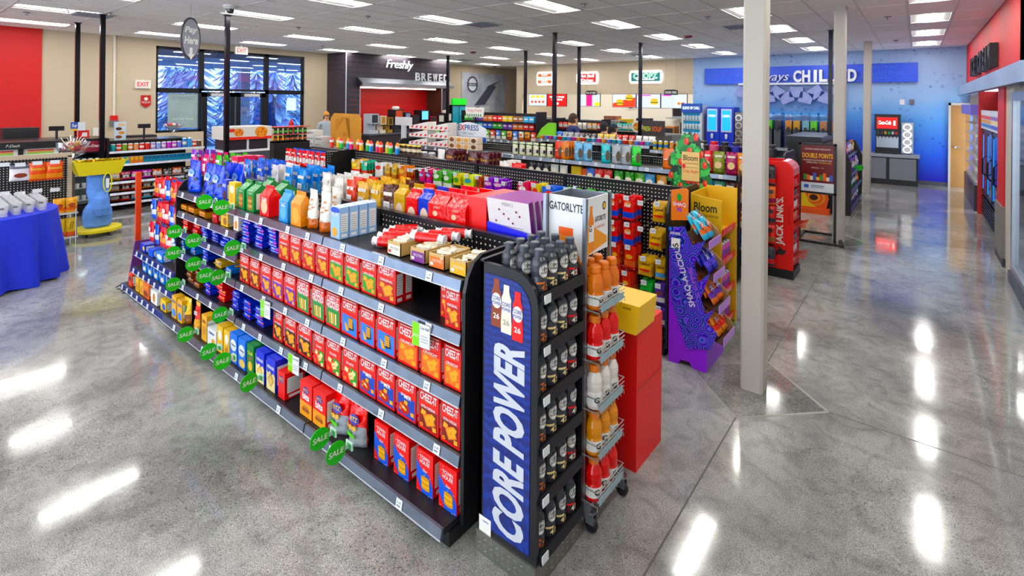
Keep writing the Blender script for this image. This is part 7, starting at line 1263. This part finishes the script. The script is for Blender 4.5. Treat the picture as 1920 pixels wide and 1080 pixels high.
def lit(lab,u0,u1,v0,v1,inner,draw):
    a=PY(u0,v0,YB-.02); b=PY(u1,v1,YB-.02); w_=b.x-a.x; h_=a.z-b.z; T=thing('lit_sign',lab,'sign',(a.x,YB-.08,b.z)); r=.06
    bd=MB().prism([(-r,r),(0,-r),(w_,-r),(w_+r,r),(w_+r,h_-r),(w_,h_+r),(0,h_+r),(-r,h_-r)],1,0,.06,G('#ffffff',.9)).build('glow_edge',T); t=MB().rect((0,-.002,0),.02,.02,w_-.02,h_-.02,mat(inner,.4,0,0,emit=.5)); draw(t,w_,h_); t.build('sign_face',bd)
wl=G('#ffffff',.7)
lit('lit green and orange hot pizza sign',1010,1036,138,157,'#e8642a',lambda t,w,h:(t.rect((0,-.002,0),-.02,h*.33,w+.02,h*.67,wl,eps=.003),t.text('HUNT BROTHERS',(w/2,-.002,h*.4),h*.2,G('#2a8a4a',.8),mw=w*.9,bold=.03,eps=.005),t.text('PIZZA',(w/2,-.002,h*.07),h*.22,wl,mw=w*.6,bold=.03,eps=.004),t.text('HUNT',(w/2,-.002,h*.74),h*.2,wl,mw=w*.5,bold=.03,eps=.004)))
lit('lit red hot food kitchen sign',1085,1120,138,155,'#e0241c',lambda t,w,h:(t.text('Hot Stuff',(w/2,-.002,h*.55),h*.36,wl,mw=w*.9,bold=.03,eps=.004),t.text('Kitchen',(w/2,-.002,h*.08),h*.36,wl,mw=w*.8,bold=.03,eps=.004)))
lit('lit teal CHOPZ sign',1184,1240,136,153,'#1f5a5c',lambda t,w,h:(t.text('CHOPZ',(w/2,-.002,h*.3),h*.62,G('#ffffff',.7),mw=w*.92,bold=.05,eps=.004),t.text('CHOPZ',(w/2,-.002,h*.33),h*.56,G('#2f9a6a',.8),mw=w*.88,bold=.005,eps=.007),t.rect((0,-.002,0),w*.2,.06,w*.8,.1,wl,eps=.004)))
for u0,u1,v0,v1,s_,lb in ((1098,1118,170,178,'PICK UP HERE','left'),(1245,1270,168,178,'ORDER HERE','right')):
    a=PY(u0,v0,YB-.5); b=PY(u1,v1,YB-.5); w_=b.x-a.x; h_=a.z-b.z; T=thing('hanging_sign',f'black hanging {s_.lower()} sign before the menu screens','sign',(a.x,YB-.5,b.z)); bd=MB().prism([(0,0),(w_,0),(w_,h_*.85),(w_*.8,h_),(w_*.2,h_),(0,h_*.85)],1,0,.04,BLK).build('sign_board',T); MB().text(s_,(w_/2,0,h_*.25),h_*.45,WHT,mw=w_*.88,bold=.02).build('sign_lettering',bd)
    for xx in (w_*.1,w_*.9): MB().tube([(xx,.02,h_*.85),(xx,.02,ZC-b.z)],.006,mat('#9a948a',.5),4).build('wire',T)
WT=mat('#d0d0cc',.4); SS=mat('#aab0b4',.3,.8)
k=thing('kitchen_counter','stainless kitchen service counter with glass guard','counter',(0,0,0)); MB().box(-12.6,16.0,0,-5.9,16.6,.95,SS).build('counter_body',k); MB().box(-12.6,15.95,.95,-5.9,16.65,1.0,SS).build('counter_top',k); MB().box(-12.6,16.0,1.0,-8.0,16.02,1.35,mat('#dfe8ea',.05,0,0,trans=.9)).build('glass_guard',k); MB().box(-12.6,15.98,1.35,-8.0,16.3,1.38,SS).build('guard_shelf',k)
rr=random.Random(5)
EQ=[(-12.0,.5,.5,'#b8b8b4','pizza oven'),(-11.3,.35,.35,'#8a8e94','countertop mixer'),(-10.6,.5,.3,'#d8603a','orange bun case'),(-9.9,.4,.45,'#cfcac0','white food processor'),(-9.2,.5,.6,'#8a5a4a','stacked pizza box shelf'),(-8.6,.4,.5,'#e0c02a','yellow topping bin'),(-7.9,.45,.55,'#26262a','black coffee grinder'),(-7.2,.7,.3,'#b5784a','bread tray'),(-6.3,.5,.45,'#3a3c44','black ticket printer')]
for x,w_,h_,c,nm in EQ: 
    m=thing('kitchen_appliance',f'{nm} on the kitchen counter','appliance',(x,17.0,.0)); MB().box(0,0,0,w_,.6,.9,SS).build('stand',m); MB().box(0,0.05,.9,w_,.5,.9+h_,mat(c,.4,.1)).build('housing',m); MB().box(.05,.04,.95,w_-.05,.05,.9+h_*.8,mat('#2a2c30',.3)).build('front_panel',m)
m=thing('microwave','microwave oven on a kitchen wall shelf','microwave',(-7.3,18.9,1.45)); MB().box(0,0,0,.7,.45,.4,SS).build('housing',m); MB().box(.04,-.01,.06,.48,0,.34,mat('#1a1c22',.2)).build('door_glass',m); MB().box(-.2,-.1,-.04,.9,.5,0,SS).build('wall_shelf',m)
for i,(u,v) in enumerate(((1178,200),(1188,198),(1097,193),(1020,193))): a=PY(u,v,19.48); tag(MB().box(a.x-.2,19.47,a.z-.12,a.x+.2,19.495,a.z+.12,C(('#e8e6e0','#e0ded8','#c8c0b4','#cfd0d0')[i])).build('wall_notice'),f'pale notice on the kitchen wall, {ordn(i)} of four','notice')
m=thing('wire_shelving','tall steel wire shelving at the right of the kitchen','shelving',(-6.4,18.3,0))
for x,y in ((0,0),(.6,0),(0,.5),(.6,.5)): MB().tube([(x,y,0),(x,y,2.0)],.02,SS).build('post',m)
for z in (.3,.9,1.4,1.9): MB().box(0,0,z,.6,.5,z+.02,SS).build('shelf',m)
L2=thing('kitchen_light','white kitchen ceiling light panel','ceiling light',(0,0,0)); MB().box(-11.8,17.2,ZC-.02,-10.2,17.7,ZC-.001,LENS).build('lamp_lens',L2); MB().box(-8.4,17.2,ZC-.02,-6.8,17.7,ZC-.001,LENS).build('lamp_lens',L2)
s=thing('soup_sign','dark Fresh Soup sign with bowl picture','sign',(0,0,0)); a=PY(1185,225,12); b=PY(1246,252,12); bd=MB().box(a.x+.1,12,b.z-.05,b.x,12.03,a.z,mat('#3a3236',.5)).build('sign_board',s); t=MB(); t.ell((a.x+.14,12,(a.z+b.z)/2),.15,.15,C('#e6e2da'),n=18); t.ell((a.x+.14,12,(a.z+b.z)/2),.11,.11,C('#c8843a'),n=14,eps=.002); [t.ell((a.x+.14+.06*math.cos(i*1.2),12,(a.z+b.z)/2+.06*math.sin(i*1.2)),.025,.02,C(('#d8c8a0','#5a8a3a','#b8442a')[i%3]),eps=.003+.0002*i,n=7) for i in range(6)]; t.text('FRESH',(a.x+.4,12,b.z+.06),.12,C('#c8d060'),mw=.2,bold=.02); t.text('SOUP',(a.x+.66,12,b.z+.06),.12,C('#f0783a'),mw=.25,bold=.03); t.build('sign_print',bd); MB().box(a.x+.05,12.03,0,b.x-.05,12.6,1.2,mat('#55504c',.5)).build('soup_counter',s)
tb=[bag('chip_bag',.165,.2,.08,F(c),[(.3,.6,F('#dfe8f0'))],hang=True,seed=300+i) for i,c in enumerate(('#2a7ac8','#2a9a94','#3a8ad8'))]
c=thing('chip_counter','black counter topped with blue and teal bags before the kitchen','counter',(0,0,0)); MB().box(-8.0,12.3,0,-5.8,12.9,1.22,BLK).build('counter_body',c); MB().box(-8.05,12.25,1.22,-5.75,12.95,1.25,BLK2).build('counter_top',c)
for i in range(13): prod('chip_bag',tb[0 if i<6 else 1],'blue or teal chip bag','bag','counter before the kitchen',(-7.85+.175*i,12.5,1.262),R(rr.uniform(-5,5)),R(-10))
# ---------------- people ----------------
def person(lab,x,y,h,heading,shirt,trouser,hair,cap=None,skin='#c89a7c'):
    T=thing('person',lab,'person',(x,y,0),heading); k=h/1.75
    J={'pel':(0,0,.95),'wa':(0,.0,1.08),'ch':(0,.01,1.28),'sh':(0,0,1.42),'nk':(0,-.01,1.49),'hd':(0,-.02,1.58),'ht':(0,-.015,1.68),'no':(0,-.10,1.60)}
    Rr={'pel':(.15,.105),'wa':(.14,.10),'ch':(.165,.115),'sh':(.12,.085),'nk':(.052,.055),'hd':(.074,.092),'ht':(.062,.08),'no':(.014,.016)}
    E_=[('pel','wa'),('wa','ch'),('ch','sh'),('sh','nk'),('nk','hd'),('hd','ht'),('hd','no')]
    for s,n in ((-1,'l'),(1,'r')):
        for a,p,r in (('s',(.19*s,0,1.40),.058),('e',(.24*s,.02,1.13),.044),('w',(.22*s,-.12,.93),.03),('h',(.2*s,-.2,.88),.034),('f',(.19*s,-.26,.84),.016),('t',(.16*s,-.2,.84),.012),('hp',(.1*s,0,.9),.095),('kn',(.11*s,-.02,.5),.062),('an',(.11*s,.02,.09),.042),('to',(.12*s,-.13,.04),.035)): J[n+a]=p; Rr[n+a]=(r,r)
        E_+=[('sh',n+'s'),(n+'s',n+'e'),(n+'e',n+'w'),(n+'w',n+'h'),(n+'h',n+'f'),(n+'h',n+'t'),('pel',n+'hp'),(n+'hp',n+'kn'),(n+'kn',n+'an'),(n+'an',n+'to')]
    ks=list(J); me=D.meshes.new('body'); me.from_pydata([Vector(J[q])*k for q in ks],[(ks.index(a),ks.index(b)) for a,b in E_],[]); o=link('body',me); sm=o.modifiers.new('s','SKIN'); 
    for i,q in enumerate(ks): sv=me.skin_vertices[0].data[i]; sv.radius=(Rr[q][0]*k,Rr[q][1]*k); sv.use_root=(q=='pel')
    o.modifiers.new('u','SUBSURF').levels=2; bpy.context.view_layer.update(); ev=o.evaluated_get(bpy.context.evaluated_depsgraph_get()); m2=D.meshes.new_from_object(ev); D.objects.remove(o)
    for c in (skin,shirt,trouser,'#241c1a'): m2.materials.append(mat(c,.7,0,.08,30))
    for p in m2.polygons:
        z=p.center.z/k; ax=abs(p.center.x)/k; p.use_smooth=True; p.material_index=0 if (z>1.475 or (ax>.12 and z<.95 and p.center.y/k<-.1 and z>.7)) else 1 if z>.93 or (ax>.17 and z>.8) else 2 if z>.1 else 3
    link('body',m2,T)
    hr=MB(); n=12; pr_=[]
    for i in range(6): a=i/5*math.pi/2; pr_.append((math.cos(a),math.sin(a)))
    hr.lathe([(r_*.094*k,(1.625+.12*s_)*k) for r_,s_ in pr_],n,mat(hair if not cap else cap,.8,0,.2,60),c=(0,.005*k,0),sx=.9,sy=1.12); hr.lathe([(.084*k,1.53*k),(.095*k,1.63*k)],n,mat(hair,.8,0,.2,60),c=(0,.022*k,0),sx=.88,sy=.95) ; hr.build('hair' if not cap else 'cap',T,smooth=True)
    if cap: MB().prism([(-.075*k,-.08*k),(-.06*k,-.16*k),(0,-.185*k),(.06*k,-.16*k),(.075*k,-.08*k)],2,1.63*k,1.642*k,mat('#2a1f18',.8)).build('cap_visor',T)
    ey=MB(); [ey.lathe([(.001,-.008*k),(.01*k,0),(.001,.008*k)],8,mat('#20160f',.3),c=(s*.03*k,-.105*k,1.618*k)) for s in (-1,1)]; ey.rect((0,-.109*k,1.545*k),-.022*k,0,.022*k,.006*k,mat('#8a4a40',.6)); ey.build('eyes_and_mouth',T)
    er=MB(); [er.lathe([(.001,-.025*k),(.014*k,0),(.001,.025*k)],8,mat(skin,.7),c=(s*.078*k,.0,1.60*k)) for s in (-1,1)]; er.build('ears',T,smooth=True)
a=PX(612,208,-12.4); person('person in a grey hoodie and tan cap behind the cardboard display',a.x,a.y,a.z+.0,R(75),'#9aa2aa','#2a2c34','#4a3424','#c08a4a')
for u,v,lb,hd,cap,hr in ((1075,212,'dark-haired person in navy shirt, leftmost of three beyond the fourth gondola',R(150),None,'#3a2a24'),(1133,228,'person with black hair bun and navy shirt, middle of three',R(160),None,'#16141a'),(1151,231,'person in navy shirt and dark cap, rightmost of three',R(150),'#1c2a34','#241c1c')):
    a=PY(u,v,9.7 if u<1150 else 10.2); person(lb,a.x,a.y,a.z+.01,hd,'#1c2a5a','#1c1e28',hr,cap)
finish_labels()
